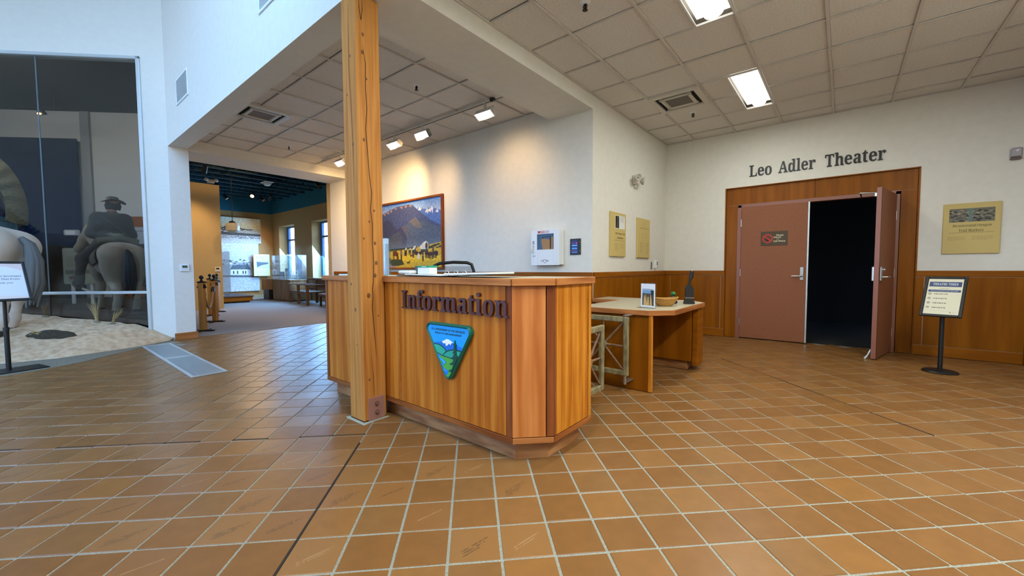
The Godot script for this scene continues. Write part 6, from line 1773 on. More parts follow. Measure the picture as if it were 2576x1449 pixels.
func rock_and_horses():
	fnoise.seed = 4; fnoise.frequency = 0.02; fnoise.fractal_octaves = 4
	# flat mortar apron between the tiles and the rock
	var ap = MB.new()
	var app = PackedVector2Array()
	for q in [[-0.0, -0.02], [0.0, -0.85], [0.0, -1.5], [-0.11, -1.937], [-0.226, -2.15], [-0.7, -2.35], [-5.0, -2.6], [-5.0, -0.3], [-1.0, -0.3]]: app.append(Vector2(q[0], q[1]))
	ap.prism(app, -0.003, 0.004, Transform3D(Basis(Vector3.RIGHT, -PI / 2), Vector3.ZERO))
	var apo = obj("trim_10", ap, tri_mat(noise_tex(0.05, 3, [Color(0.44, 0.40, 0.33), Color(0.52, 0.48, 0.40)], [0.3, 0.7]), Vector3.ONE, 0.9))
	apo.transform = DF; apo.set_meta("kind", "structure")
	var rk = thing("rock_base", "pale sandy artificial rock slab sloping from the diorama glass down to the tiles", "rock", DF.origin, PI / 4)
	var rb = MB.new()
	rb.sheet(110, 60, func(u, v):
		var lx = -0.02 - pow(u, 1.3) * 4.9
		var lz = v * front_of(lx) + 0.0
		return Vector3(lx, rock_y(lx, lz), lz + 0.02 * fnoise.get_noise_2d(lx * 90, 7.0) * v), Vector3.UP)
	var rm = tri_mat(noise_tex(0.03, 5, [Color(0.66, 0.535, 0.41), Color(0.79, 0.67, 0.53), Color(0.85, 0.76, 0.64)], [0.1, 0.5, 0.9], 512, 71), Vector3.ONE * 0.6, 0.95)
	obj("rock_surface", rb, rm, rk)
	var gr = thing("diorama_ground", "dark trampled earth floor behind the diorama glass", "ground", DF.origin, PI / 4)
	var gb = MB.new()
	gb.sheet(80, 50, func(u, v):
		var lz = -0.06 - v * 5.5; var lx = lerpf(0.676 * lz - 0.02, -10.5, u)
		return Vector3(lx, ground_y(lx, lz), lz), Vector3.UP)
	obj("earth", gb, tri_mat(noise_tex(0.03, 5, [Color(0.10, 0.09, 0.075), Color(0.22, 0.19, 0.155), Color(0.30, 0.26, 0.21)], [0.2, 0.5, 0.8], 512, 72), Vector3.ONE * 1.1, 0.95), gr)
	# flattened scrub lying on the rock
	var sc = thing("scrub_clump", "dark flattened scrub clump with a pale patch lying on the rock", "scrub", DF * Vector3(-1.05, rock_y(-1.05, 0.72) - 0.01, 0.72), PI / 4)
	var sb = MB.new()
	sb.sheet(30, 14, func(u, v):
		var a = u * TAU
		var r = v * (1.0 + 0.22 * fnoise.get_noise_2d(cos(a) * 60, sin(a) * 60))
		var x = cos(a) * r * 0.27; var z = sin(a) * r * 0.14
		return Vector3(x, rock_y(-1.05 + x, 0.72 + z) - rock_y(-1.05, 0.72) + 0.012 + (1.0 - v * v) * 0.035 + 0.02 * fnoise.get_noise_2d(x * 500, z * 500) * (1.0 - v), z), Vector3.UP)
	obj("scrub_mat", sb, tri_mat(noise_tex(0.06, 4, [Color(0.14, 0.12, 0.085), Color(0.33, 0.29, 0.20)], [0.3, 0.8], 256, 73), Vector3.ONE * 4.0, 0.95), sc)
	var pb = MB.new()
	for k in 14: pb.ball(Vector3(-0.16 + 0.05 * sin(k * 2.4), 0.045 + 0.01 * cos(k * 1.3) - 0.02 * absf(sin(k * 2.4)), 0.03 + 0.035 * cos(k * 1.7)), Vector3(0.018, 0.008, 0.013), 8)
	obj("pale_leaves", pb, mat(Color(0.62, 0.54, 0.34), 0.9), sc)
	tuft("tall pale grass tuft against the diorama glass below the rider's horse", -1.02, 0.10, 0.34, 44, -0.1, Color(0.66, 0.58, 0.40), 1)
	tuft("pale grass tuft leaning right, nearest the white pillar along the glass", -0.82, 0.09, 0.25, 24, 0.55, Color(0.64, 0.55, 0.36), 2)
	tuft("brownish grass tuft against the glass, nearest the white horse", -1.72, 0.09, 0.24, 34, 0.05, Color(0.42, 0.34, 0.22), 3)
	# rider's horse seen from behind
	var hx = Vector3(-0.995, 0, 0.0)
	var along = Vector3(-0.995, 0, 0.10).normalized()
	var hb = Basis(along, Vector3.UP, along.cross(Vector3.UP))
	var ho = Vector3(-10.92, ground_y(-2.0, -1.6) - 0.03, -1.18)
	var H = Transform3D(hb.scaled(Vector3.ONE * 0.94), ho)
	make_horse("horse", "grey-brown horse with rider, seen from behind through the diorama glass", H, Color(0.47, 0.41, 0.32), Color(0.32, 0.275, 0.21), Color(0.07, 0.06, 0.065), 0.0, -0.5)
	rider(H)
	var sd = thing("saddle", "dark saddle and blanket roll under the rider on the grey-brown horse", "saddle", H.origin)
	sd.basis = H.basis
	var sb2 = MB.new()
	sb2.sheet(14, 16, func(u, v):
		var a = lerpf(-1.9, 1.9, v); var x = lerpf(0.30, -0.34, u)
		return Vector3(x, 1.09 + 0.345 * cos(a) + 0.03 * cos(u * TAU), 0.355 * sin(a)), Vector3.UP)
	sb2.sheet(14, 16, func(u, v):
		var a = lerpf(-1.9, 1.9, v); var x = lerpf(0.30, -0.34, u)
		return Vector3(x, 1.09 + 0.325 * cos(a) + 0.03 * cos(u * TAU), 0.335 * sin(a)), Vector3.DOWN)
	obj("saddle_pad", sb2, mat(Color(0.20, 0.155, 0.11), 0.8), sd)
	var rl = MB.new(); rl.tube([Vector3(-0.34, 1.43, -0.30), Vector3(-0.36, 1.49, 0), Vector3(-0.34, 1.43, 0.30)], [0.06, 0.065, 0.06], 12)
	obj("blanket_roll", rl, mat(Color(0.25, 0.25, 0.19), 0.9), sd)
	var rb2 = MB.new()
	rb2.tube([Vector3(-0.30, 1.44, 0.16), Vector3(-0.34, 1.28, 0.40), Vector3(-0.30, 1.10, 0.44)], [0.05, 0.07, 0.06], 9)
	obj("saddle_bag", rb2, mat(Color(0.22, 0.16, 0.11), 0.8), sd)
	# white horse on the rock, only its rump in frame
	var wa = DF.basis * Vector3(-1, 0, 0.05).normalized()
	var wb = Basis(wa, Vector3.UP, wa.cross(Vector3.UP))
	var wo = DF * Vector3(-2.20, 0, 0.80)
	wo.y = 0.235
	make_horse("horse", "pale grey horse at the left edge, only its rump, tail and hind leg in view", Transform3D(wb.scaled(Vector3.ONE * 1.03), wo), Color(0.78, 0.71, 0.63), Color(0.58, 0.52, 0.45), Color(0.36, 0.36, 0.35), 0.14, 0.0)
	# covered wagon behind the glass
	var w = thing("covered_wagon", "covered wagon with pleated olive canvas at the left edge behind the glass", "wagon", DF * Vector3(-4.69, 0.33, -1.84), 1.70)
	var cv = MB.new()
	var hoop = func(a, rx, ry): return Vector2(cos(a) * rx, 1.95 + maxf(-0.28, sin(a) * ry))
	cv.sheet(120, 10, func(u, v):
		var a = lerpf(-0.30, PI + 0.30, u)
		var p = hoop.call(a, lerpf(0.38, 0.71, v), lerpf(0.74, 1.20, v))
		var pl = 0.030 * sin(u * 84.0 + v * 2.0) * (1.0 - 0.4 * v) + 0.012 * fnoise.get_noise_2d(u * 900, v * 90)
		return Vector3(p.x, p.y, 0.16 - 0.30 * v * v + pl), Vector3.BACK)
	cv.sheet(60, 8, func(u, v):
		var a = lerpf(-0.30, PI + 0.30, u)
		var p = hoop.call(a, 0.71 - 0.02 * absf(sin(v * 9.4)), 1.20 - 0.02 * absf(sin(v * 9.4)))
		return Vector3(p.x, p.y, -0.14 - 2.4 * v), Vector3.UP)
	obj("canvas_cover", cv, tri_mat(noise_tex(0.03, 4, [Color(0.36, 0.34, 0.24), Color(0.50, 0.48, 0.36)], [0.15, 0.85], 512, 75), Vector3.ONE * 1.2, 0.95), w)
	var bx = MB.new()
	bx.span(Vector3(-0.52, 1.20, -2.3), Vector3(0.52, 1.25, 0.0), 0.01)
	for s in [-1.0, 1.0]: bx.span(Vector3(s * 0.52 - 0.02, 1.20, -2.3), Vector3(s * 0.52 + 0.02, 1.78, 0.02), 0.01)
	bx.span(Vector3(-0.52, 1.20, -0.04), Vector3(0.52, 1.74, 0.0), 0.01); bx.span(Vector3(-0.56, 1.72, -0.05), Vector3(0.56, 1.80, 0.04), 0.01)
	obj("wagon_box", bx, mat(Color(0.04, 0.30, 0.34), 0.7), w)
	part("wagon_bolster", mat(Color(0.22, 0.17, 0.12), 0.9), Vector3(0, 0.92, -0.4), Vector3(0.9, 0.56, 0.12), w, 0.01)
	part("axle", mat(Color(0.22, 0.17, 0.12), 0.9), Vector3(0, 0.55, -0.4), Vector3(1.3, 0.09, 0.09), w, 0.01)
	part("bed_beam", mat(Color(0.22, 0.17, 0.12), 0.9), Vector3(0.40, 0.92, -1.2), Vector3(0.08, 0.56, 2.2), w, 0.01)
	for z in [-0.4, -1.9]:
		for s in [-1.0, 1.0]:
			var wl = MB.new()
			var rp = []
			for k in 25: rp.append(Vector3(s * 0.66, 0.55 + 0.5 * sin(TAU * k / 24), z + 0.5 * cos(TAU * k / 24)))
			wl.tube(rp, 0.035, 7, false)
			for k in 10: wl.tube([Vector3(s * 0.66, 0.55, z), Vector3(s * 0.66, 0.55 + 0.5 * sin(TAU * k / 10), z + 0.5 * cos(TAU * k / 10))], 0.02, 6, false)
			wl.tube([Vector3(s * 0.60, 0.55, z), Vector3(s * 0.80, 0.55, z)], 0.08, 10)
			obj("wheel", wl, mat(Color(0.20, 0.15, 0.11), 0.9), w)
	# painted backdrop
	var im = canvas(512, 512, Color(0.1, 0.1, 0.1))
	grad(im, 0.0, 0.58, Color(0.01, 0.06, 0.18), Color(0.0, 0.10, 0.28)); grad(im, 0.58, 0.72, Color(0.0, 0.10, 0.28), Color(0.10, 0.20, 0.26))
	grad(im, 0.72, 1.0, Color(0.12, 0.13, 0.13), Color(0.09, 0.09, 0.085))
	poly(im, [[0, 0.66], [0.2, 0.64], [0.35, 0.655], [0.5, 0.62], [0.6, 0.60], [0.75, 0.65], [0.88, 0.67], [1, 0.665], [1, 1], [0, 1]], Color(0.115, 0.125, 0.13))
	poly(im, [[0, 0.74], [0.3, 0.72], [0.6, 0.735], [1, 0.70], [1, 1], [0, 1]], Color(0.085, 0.085, 0.08))
	speckle(im, 0.12, 8, 0.02)
	var bd = thing("painted_backdrop", "dark blue painted dusk sky and hills backdrop behind the diorama wagon", "backdrop", DF * Vector3(-8.0, 0.3, -5.45), PI / 4)
	var bm9 = img_mat(im, 1.0); bm9.metallic_specular = 0.0
	face("backdrop_canvas", bm9, bd, Vector3(0.02, 2.16, 0.0), 4.0, 4.32, 0.04)
	# reading panel and boards
	var rp2 = thing("reading_panel", "cream outdoor reading panel with an animal drawing, behind the rider's horse", "panel", DF * Vector3(-4.36, 0.3, -3.5), PI / 4)
	var pi = canvas(256, 300, Color(0.60, 0.59, 0.50))
	lines_of_text(pi, 0.10, 0.62, 0.09, 0.10, 1, Color(0.15, 0.14, 0.12), 1); lines_of_text(pi, 0.1, 0.6, 0.2, 0.5, 10, Color(0.36, 0.35, 0.30), 2)
	poly(pi, [[0.04, 0.62], [0.98, 0.60], [0.98, 0.72], [0.04, 0.74]], Color(0.44, 0.45, 0.40))
	oval(pi, 0.26, 0.84, 0.14, 0.05, Color(0.42, 0.31, 0.22)); poly(pi, [[0.36, 0.84], [0.42, 0.76], [0.47, 0.78], [0.42, 0.86]], Color(0.42, 0.31, 0.22))
	for x in [0.16, 0.21, 0.31, 0.36]: poly(pi, [[x, 0.85], [x + 0.02, 0.85], [x + 0.015, 0.96], [x, 0.96]], Color(0.36, 0.27, 0.2))
	var rpb = MB.new()
	var o8 = PackedVector2Array()
	for c4 in [[0.31, 0.37, 0], [-0.31, 0.37, 1], [-0.31, -0.37, 2], [0.31, -0.37, 3]]:
		for k in 5: o8.append(Vector2(c4[0] + 0.045 * cos(PI / 2 * (c4[2] + k / 4.0)), c4[1] + 0.045 * sin(PI / 2 * (c4[2] + k / 4.0))))
	rpb.prism(o8, -0.03, 0.0, Transform3D(Basis(), Vector3(0, 0.88, 0)))
	obj("panel_board", rpb, mat(Color(0.56, 0.55, 0.47), 0.7), rp2)
	face("panel_print", img_mat(pi, 0.6), rp2, Vector3(0, 0.88, 0.002), 0.66, 0.78, 0.002)
	for x in [-0.2, 0.2]: part("panel_leg", M.offwhite, Vector3(x, 0.24, -0.04), Vector3(0.06, 0.48, 0.04), rp2, 0.004)
	part("panel_brace", M.offwhite, Vector3(0.1, 0.30, -0.06), Vector3(0.30, 0.05, 0.02), rp2, 0.004, Basis(Vector3.BACK, -0.45))
	var wp = thing("wall_light_box", "small white rectangular fixture on the dark backdrop above the reading panel", "fixture", DF * Vector3(-6.15, 2.09, -5.42), PI / 4)
	part("fixture_case", mat(Color(0.66, 0.68, 0.70), 0.5), Vector3(0, 0, 0.05), Vector3(0.37, 0.17, 0.10), wp, 0.03)
	part("fixture_lens", M.white, Vector3(0, 0, 0.101), Vector3(0.24, 0.12, 0.008), wp, 0.004)
	var eb = thing("exhibit_board", "pale exhibit board with frames and lettering at the right of the diorama view", "board", DF * Vector3(-4.43, 0.8, -5.53), PI / 4)
	part("board", mat(Color(0.62, 0.65, 0.66), 0.7), Vector3(0, 0.735, 0), Vector3(0.86, 1.47, 0.03), eb, 0.005)
	var fb = MB.new()
	for s in [[0.0, 1.36, 0.44, 0.015], [0.0, 0.97, 0.44, 0.015]]: fb.box(Vector3(s[0], s[1], 0.018), Vector3(s[2], s[3], 0.01))
	for x in [-0.22, 0.22]: fb.box(Vector3(x, 1.165, 0.018), Vector3(0.015, 0.40, 0.01))
	obj("board_frame", fb, mat(Color(0.35, 0.37, 0.38), 0.6), eb)
	print_text(eb, "The nT", serif_bold, -0.02, 0.77, 0.42, 0.14, 0.0165, mat(Color(0.25, 0.27, 0.28), 0.7))
	part("board_shelf", mat(Color(0.25, 0.20, 0.16), 0.7), Vector3(0.0, 0.90, 0.05), Vector3(0.60, 0.03, 0.10), eb, 0.004)
	var va = DF.basis * Vector3(-0.6, 0, -0.8).normalized()
	visitor(Transform3D(Basis(va, Vector3.UP, va.cross(Vector3.UP)), DF * Vector3(-3.62, ground_y(-3.62, -4.6), -4.55)))
	# spotlight on a rail
	var rl2 = thing("spotlight_rail", "dark rail with one glowing spotlight near the diorama ceiling", "light", DF * Vector3(-5.9, 4.93, -4.28), PI / 4)
	var rr = MB.new(); rr.tube([Vector3(-1.6, 0.10, 0), Vector3(0.65, 0.06, 0)], 0.022, 8)
	for x in [-1.2, 0.5]: rr.tube([Vector3(x, 0.08, 0), Vector3(x, 0.47, 0)], 0.012, 6)
	obj("rail", rr, M.black, rl2)
	var cn = MB.new(); cn.lathe([Vector2(0.0, 0.10), Vector2(0.05, 0.09), Vector2(0.085, -0.06), Vector2(0.078, -0.06), Vector2(0.0, 0.0)], 18, Transform3D(Basis(Vector3.RIGHT, 0.55), Vector3(0.2, -0.03, 0)))
	obj("spot_can", cn, M.black, rl2)
	var gl = MB.new(); gl.ball(Vector3(0.2, -0.085, 0.03), Vector3(0.05, 0.03, 0.05), 12)
	obj("bulb", gl, glow(Color(1.0, 0.72, 0.40), 4.0), rl2)
	spot(DF * Vector3(-5.7, 4.84, -4.20), DF * Vector3(-7.4, 4.8, -5.6), 30.0, WARM, 0.22)
	spot(DF * Vector3(-2.6, 4.3, -0.5), DF * Vector3(-2.2, 0.9, -1.7), 48.0, Color(1.0, 0.95, 0.85), 1.3)
	area(DF * Vector3(-5.2, 5.25, -1.9), Vector2(3.0, 1.6), DF.basis * Vector3(0, -0.8, -0.6), Color(0.95, 0.95, 0.92), 9.0, "diorama_ceiling_glow")

# ------------------------------------------------------------------ the museum room
func stanchion(label: String, at: Vector3, turn: float):
	var t = thing("stanchion", label, "stanchion", at, turn, "wooden rope posts at the museum entrance")
	var oak = tri_mat(noise_tex(0.02, 4, [Color(0.58, 0.41, 0.19), Color(0.74, 0.55, 0.28)], [0.25, 0.75], 256, 81), Vector3(2, 0.15, 2), 0.5)
	part("post", oak, Vector3(0, 0.435, 0), Vector3(0.085, 0.83, 0.085), t, 0.006)
	part("foot_bar", M.black, Vector3(0, 0.012, 0), Vector3(0.36, 0.022, 0.05), t, 0.004)
	part("foot_bar", M.black, Vector3(0, 0.012, 0), Vector3(0.05, 0.020, 0.36), t, 0.004)
	var f = MB.new()
	f.box(Vector3(0, 0.862, 0), Vector3(0.10, 0.026, 0.10), 0.006)
	f.lathe([Vector2(0.035, 0.875), Vector2(0.02, 0.89), Vector2(0.014, 0.91), Vector2(0.02, 0.915)], 14)
	f.ball(Vector3(0, 0.945, 0), Vector3.ONE * 0.036, 14)
	obj("finial", f, M.black, t)
	for s in [-1.0, 1.0]:
		var h = MB.new(); h.tube([Vector3(s * 0.043, 0.80, 0), Vector3(s * 0.07, 0.79, 0), Vector3(s * 0.075, 0.765, 0), Vector3(s * 0.06, 0.755, 0)], 0.009, 7); h.box(Vector3(s * 0.046, 0.79, 0), Vector3(0.01, 0.07, 0.06), 0.002)
		obj("hook", h, M.black, t)

func can_light(label: String, at: Vector3, aim: Vector3, lit: bool):
	var t = thing("track_spotlight", label, "light", at, 0.0, "black spotlights on the museum joists")
	var d = (aim - at).normalized()
	var b = MB.new()
	b.tube([Vector3(0, 4.452 - at.y, 0), Vector3(0, 0.02, 0)], 0.012, 7)
	b.tube([-d * 0.06, d * 0.12], [0.05, 0.062], 14, false)
	b.tube([-d * 0.061, -d * 0.06], [0.02, 0.05], 14)
	obj("can", b, M.black, t)
	var l = MB.new(); l.tube([d * 0.10, d * 0.104], 0.055, 14)
	obj("lens", l, glow(Color(1.0, 0.80, 0.55), 5.0) if lit else mat(Color(0.55, 0.42, 0.28), 0.3), t)
	if lit: spot(at + d * 0.13, aim, 38.0, WARM, 2.8, 0.05)

func museum_things():
	stanchion("wooden rope post nearest the white pillar", Vector3(-8.70, 0.004, -2.02), 0.75)
	stanchion("second wooden rope post from the pillar, joined to the first by the rope", Vector3(-10.03, 0.004, -2.54), 0.75)
	stanchion("third wooden rope post from the pillar, half hidden by the second", Vector3(-11.45, 0.004, -2.82), 0.75)
	stanchion("farthest wooden rope post, almost wholly hidden behind the second", Vector3(-12.30, 0.004, -3.18), 0.75)
	var rp = thing("barrier_rope", "sagging tan rope with black end fittings between the first two rope posts", "rope", Vector3(-9.365, 0, -2.28))
	var a = Vector3(-8.76, 0.765, -2.05) - rp.position; var b = Vector3(-9.97, 0.765, -2.51) - rp.position
	var pts = []
	spot(Vector3(-11.0, 3.9, -4.2), Vector3(-13.3, 1.8, -3.0), 55.0, WARM, 2.5)
	spot(Vector3(-9.6, 3.9, -3.2), Vector3(-10.6, 0.0, -3.6), 60.0, Color(1.0, 0.90, 0.78), 3.2)
	for k in 17:
		var u = k / 16.0
		pts.append(a.lerp(b, u) + Vector3(0, -0.40 * (1.0 - pow(2 * u - 1, 2)), 0))
	var rb = MB.new(); rb.tube(pts, 0.024, 9)
	obj("rope", rb, tri_mat(noise_tex(0.1, 3, [Color(0.50, 0.39, 0.27), Color(0.68, 0.55, 0.40)], [0.3, 0.7], 256, 82), Vector3.ONE * 6, 0.9), rp)
	for e in [[pts[0], pts[1]], [pts[16], pts[15]]]:
		var f = MB.new(); f.tube([e[0], e[0].lerp(e[1], 0.9), e[0].lerp(e[1], 1.5)], [0.014, 0.036, 0.034], 10)
		obj("end_fitting", f, M.black, rp)
	# large photo boards on the back wall
	var RX = Basis(Vector3.UP, PI / 2)
	var im = canvas(300, 200, Color(0.66, 0.60, 0.46))
	grad(im, 0.0, 0.45, Color(0.80, 0.78, 0.68), Color(0.60, 0.54, 0.38)); grad(im, 0.45, 1.0, Color(0.50, 0.48, 0.42), Color(0.70, 0.70, 0.69))
	var r = RandomNumberGenerator.new(); r.seed = 5
	for k in 150:
		var q = Vector2(r.randf_range(0.0, 0.88), 0.45)
		q.y = 0.44 + r.randf_range(-0.16, 0.16) * (0.5 + 0.5 * sin(q.x * 6.0)) + 0.02
		oval(im, q.x, q.y, 0.022, 0.022, Color(0.10, 0.09, 0.08) if k % 4 else Color(0.62, 0.58, 0.46))
	poly(im, [[0.0, 0.58], [1, 0.62], [1, 0.72], [0, 0.70]], Color(0.18, 0.16, 0.14)); poly(im, [[0.06, 0.66], [0.2, 0.66], [0.2, 0.75], [0.06, 0.75]], Color(0.08, 0.07, 0.07))
	for k in 60: oval(im, r.randf(), r.randf_range(0.74, 0.84), 0.03, 0.008, Color(0.32, 0.32, 0.31))
	speckle(im, 0.4, 9, 0.12)
	var p1 = thing("sepia_photo_board", "wide sepia town photo board with dark trees, upper one on the museum back wall", "photo board", Vector3(-17.41, 2.53, -5.06), PI / 2)
	part("board", M.offwhite, Vector3(0, 0, 0.06), Vector3(1.76, 0.93, 0.06), p1, 0.004)
	face("photo", img_mat(im, 0.6), p1, Vector3(0, 0, 0.0915), 1.74, 0.91, 0.003)
	var im2 = canvas(300, 340, Color(0.70, 0.70, 0.71))
	grad(im2, 0.0, 0.4, Color(0.76, 0.77, 0.78), Color(0.70, 0.71, 0.73)); grad(im2, 0.4, 1.0, Color(0.52, 0.53, 0.54), Color(0.78, 0.79, 0.80))
	for k in 26:
		var x = r.randf_range(0.0, 0.9); var y = r.randf_range(0.36, 0.5); var s = r.randf_range(0.03, 0.07); var g = r.randf_range(0.55, 0.85)
		poly(im2, [[x, y], [x + s, y], [x + s, y + s * 0.6], [x, y + s * 0.6]], Color(g, g, g)); poly(im2, [[x - 0.01, y], [x + s / 2, y - s * 0.5], [x + s + 0.01, y]], Color(0.28, 0.29, 0.30))
	poly(im2, [[0.33, 0.55], [0.72, 0.55], [0.72, 0.66], [0.33, 0.66]], Color(0.80, 0.81, 0.82)); poly(im2, [[0.31, 0.55], [0.38, 0.46], [0.70, 0.45], [0.74, 0.55]], Color(0.30, 0.31, 0.33)); poly(im2, [[0.66, 0.55], [0.71, 0.40], [0.80, 0.55]], Color(0.22, 0.23, 0.25))
	for x in [0.38, 0.47, 0.60, 0.66]: poly(im2, [[x, 0.58], [x + 0.03, 0.58], [x + 0.03, 0.64], [x, 0.64]], Color(0.15, 0.16, 0.18))
	poly(im2, [[0, 0.66], [1, 0.68], [1, 0.72], [0, 0.70]], Color(0.30, 0.31, 0.32))
	speckle(im2, 0.15, 10, 0.05)
	var p2 = thing("town_photo_board", "tall grey town photo board with houses, lower one on the museum back wall", "photo board", Vector3(-17.40, 1.17, -5.15), PI / 2)
	part("board", M.offwhite, Vector3(0, 0, 0.025), Vector3(1.40, 1.82, 0.05), p2, 0.004)
	face("photo", img_mat(im2, 0.6), p2, Vector3(0, 0, 0.0515), 1.38, 1.80, 0.003)
	var im3 = canvas(150, 200, Color(0.80, 0.76, 0.55))
	poly(im3, [[0.16, 0.28], [0.95, 0.28], [0.95, 0.66], [0.16, 0.66]], Color(0.70, 0.72, 0.74)); poly(im3, [[0.18, 0.34], [0.45, 0.36], [0.92, 0.38], [0.9, 0.44], [0.5, 0.5], [0.2, 0.6]], Color(0.30, 0.33, 0.36))
	lines_of_text(im3, 0.15, 0.9, 0.74, 0.88, 6, Color(0.62, 0.58, 0.42), 3)
	var p3 = wall_panel("growth_panel", "small cream text panel overlapping the lower town photo board", "panel", Transform3D(RX, Vector3(-17.235, 1.24, -5.90)), 0.56, 0.83, im3, [["The Growth of", -0.02, 0.31, 0.36, 0.05], ["Baker Valley", -0.04, 0.24, 0.30, 0.045]])
	part("stand_off", M.black, Vector3(0, 0, -0.055), Vector3(0.3, 0.5, 0.11), p3, 0.0)
	var sw = thing("blank_plate", "small beige plate on the museum back wall right of the cream panel", "plate", Vector3(-17.41, 1.17, -6.24), PI / 2)
	part("plate", mat(Color(0.50, 0.42, 0.30), 0.7), Vector3(0, 0, 0.01), Vector3(0.13, 0.13, 0.02), sw, 0.002)
	# pendant lantern
	var pd = thing("pendant_lantern", "white glass pendant lantern hanging on a thin rod in the museum", "lamp", Vector3(-12.82, 2.36, -3.716))
	var pb = MB.new(); pb.lathe([Vector2(0, -0.27), Vector2(0.09, -0.27), Vector2(0.155, -0.22), Vector2(0.165, -0.10), Vector2(0.155, -0.03), Vector2(0.08, -0.02), Vector2(0.0, -0.02)], 8)
	obj("shade", pb, mat(Color(0.72, 0.70, 0.64), 0.4), pd)
	var pc = MB.new(); pc.lathe([Vector2(0, -0.03), Vector2(0.085, -0.03), Vector2(0.085, 0.01), Vector2(0.02, 0.04), Vector2(0, 0.04)], 16)
	obj("cap", pc, M.black, pd)
	var pr = MB.new(); pr.tube([Vector3(0, 0.03, 0), Vector3(0, 2.092, 0)], 0.010, 8)
	obj("rod", pr, M.black, pd)
	# low plinth with a bare metal tree under a clear cover
	var pl = thing("display_plinth", "low two-tone wooden plinth in front of the photo boards", "plinth", Vector3(-16.0, 0.003, -4.15))
	var red = mat(Color(0.30, 0.16, 0.09), 0.6)
	part("plinth_body", M.wains_rail, Vector3(0, 0.11, -0.05), Vector3(1.8, 0.14, 1.35), pl, 0.01)
	part("plinth_cap", red, Vector3(0, 0.20, -0.05), Vector3(1.86, 0.04, 1.41), pl, 0.008)
	part("plinth_kick", M.black, Vector3(0, 0.02, -0.05), Vector3(1.65, 0.04, 1.2), pl, 0.0)
	var st = thing("coat_tree", "thin dark bare metal tree stand on the low plinth", "stand", Vector3(-15.9, 0.224, -4.0))
	var sb = MB.new(); sb.tube([Vector3(0, 0.08, 0), Vector3(0, 1.35, 0)], 0.022, 8)
	for k in 3: sb.tube([Vector3(0, 0.28, 0), Vector3(0.22 * cos(k * 2.1), 0.01, 0.22 * sin(k * 2.1))], 0.018, 7)
	for k in 5: sb.tube([Vector3(0, 1.0 + k * 0.07, 0), Vector3(0.16 * cos(k * 1.9), 1.2 + k * 0.05, 0.16 * sin(k * 1.9))], 0.010, 6)
	obj("stem_and_arms", sb, mat(Color(0.12, 0.11, 0.10), 0.6), st)
	part("base_card", M.paper, Vector3(0.15, 0.008, -0.12), Vector3(0.3, 0.012, 0.2), st, 0.0)
	var pc2 = thing("clear_cover", "tall clear acrylic cover standing on the low plinth", "cover", Vector3(-15.55, 0.224, -4.28))
	part("cover_sheet", M.clear, Vector3(0.2, 0.72, 0.3), Vector3(0.012, 1.44, 0.7), pc2, 0.0)
	part("cover_sheet", M.clear, Vector3(-0.2, 0.72, -0.05), Vector3(0.8, 1.44, 0.012), pc2, 0.0)
	# cabinets, glass case, sloped reader
	var oak = tri_mat(noise_tex(0.02, 4, [Color(0.42, 0.29, 0.16), Color(0.55, 0.40, 0.23)], [0.25, 0.75], 256, 83), Vector3(1, 0.1, 1), 0.55)
	var cb = thing("case_cabinet", "plain brown cabinet under the glass case between the museum windows", "cabinet", Vector3(-14.82, 0.003, -5.98))
	part("carcass", oak, Vector3(0, 0.36, 0), Vector3(1.45, 0.66, 0.66), cb, 0.004)
	part("cabinet_top", oak, Vector3(0, 0.71, 0), Vector3(1.50, 0.035, 0.70), cb, 0.004)
	part("kick", M.black, Vector3(0, 0.016, 0), Vector3(1.36, 0.03, 0.58), cb, 0.0)
	var gc = thing("glass_case", "glass display case with small framed exhibits on the brown museum cabinet", "display case", Vector3(-14.95, 0.732, -5.98))
	for s in [-1.0, 1.0]:
		part("glass_side", M.clear, Vector3(s * 0.68, 0.41, 0), Vector3(0.012, 0.82, 0.58), gc, 0.0); part("glass_side", M.clear, Vector3(0, 0.41, s * 0.285), Vector3(1.36, 0.82, 0.012), gc, 0.0)
	part("glass_top", M.clear, Vector3(0, 0.826, 0), Vector3(1.38, 0.012, 0.60), gc, 0.0)
	var gi = canvas(120, 100, Color(0.55, 0.53, 0.50)); grad(gi, 0.0, 0.3, Color(0.15, 0.13, 0.12), Color(0.3, 0.27, 0.25)); speckle(gi, 0.8, 22, 0.1)
	var gx = [["small landscape photo card standing at the left of the glass case", -0.42, 0.14, 0.40, 0.26], ["narrow dark upright exhibit card in the middle of the glass case", -0.02, 0.20, 0.20, 0.38]]
	for q in gx:
		var e = thing("exhibit_card", q[0], "card", Vector3(-14.95 + q[1], 0.734, -5.90))
		part("card", M.black, Vector3(0, q[4] / 2, 0), Vector3(q[3], q[4], 0.02), e, 0.0)
		face("print", img_mat(gi, 0.6), e, Vector3(0, q[4] / 2, 0.011), q[3] * 0.9, q[4] * 0.9, 0.002)
	var fr = thing("wire_frame", "pale open wire frame at the right of the glass case", "frame", Vector3(-14.55, 0.734, -5.92))
	var fb = MB.new()
	for x in [-0.17, 0.17]:
		for z in [-0.1, 0.1]: fb.tube([Vector3(x, 0, z), Vector3(x, 0.28, z)], 0.008, 6)
	for y in [0.15, 0.28]:
		for z in [-0.1, 0.1]: fb.tube([Vector3(-0.17, y, z), Vector3(0.17, y, z)], 0.008, 6)
		for x in [-0.17, 0.17]: fb.tube([Vector3(x, y, -0.1), Vector3(x, y, 0.1)], 0.008, 6)
	obj("wires", fb, M.offwhite, fr)
	var rd = thing("sloped_reader", "sloped wooden reading desk with a bright page, left of the glass case", "lectern", Vector3(-16.08, 0.003, -5.84))
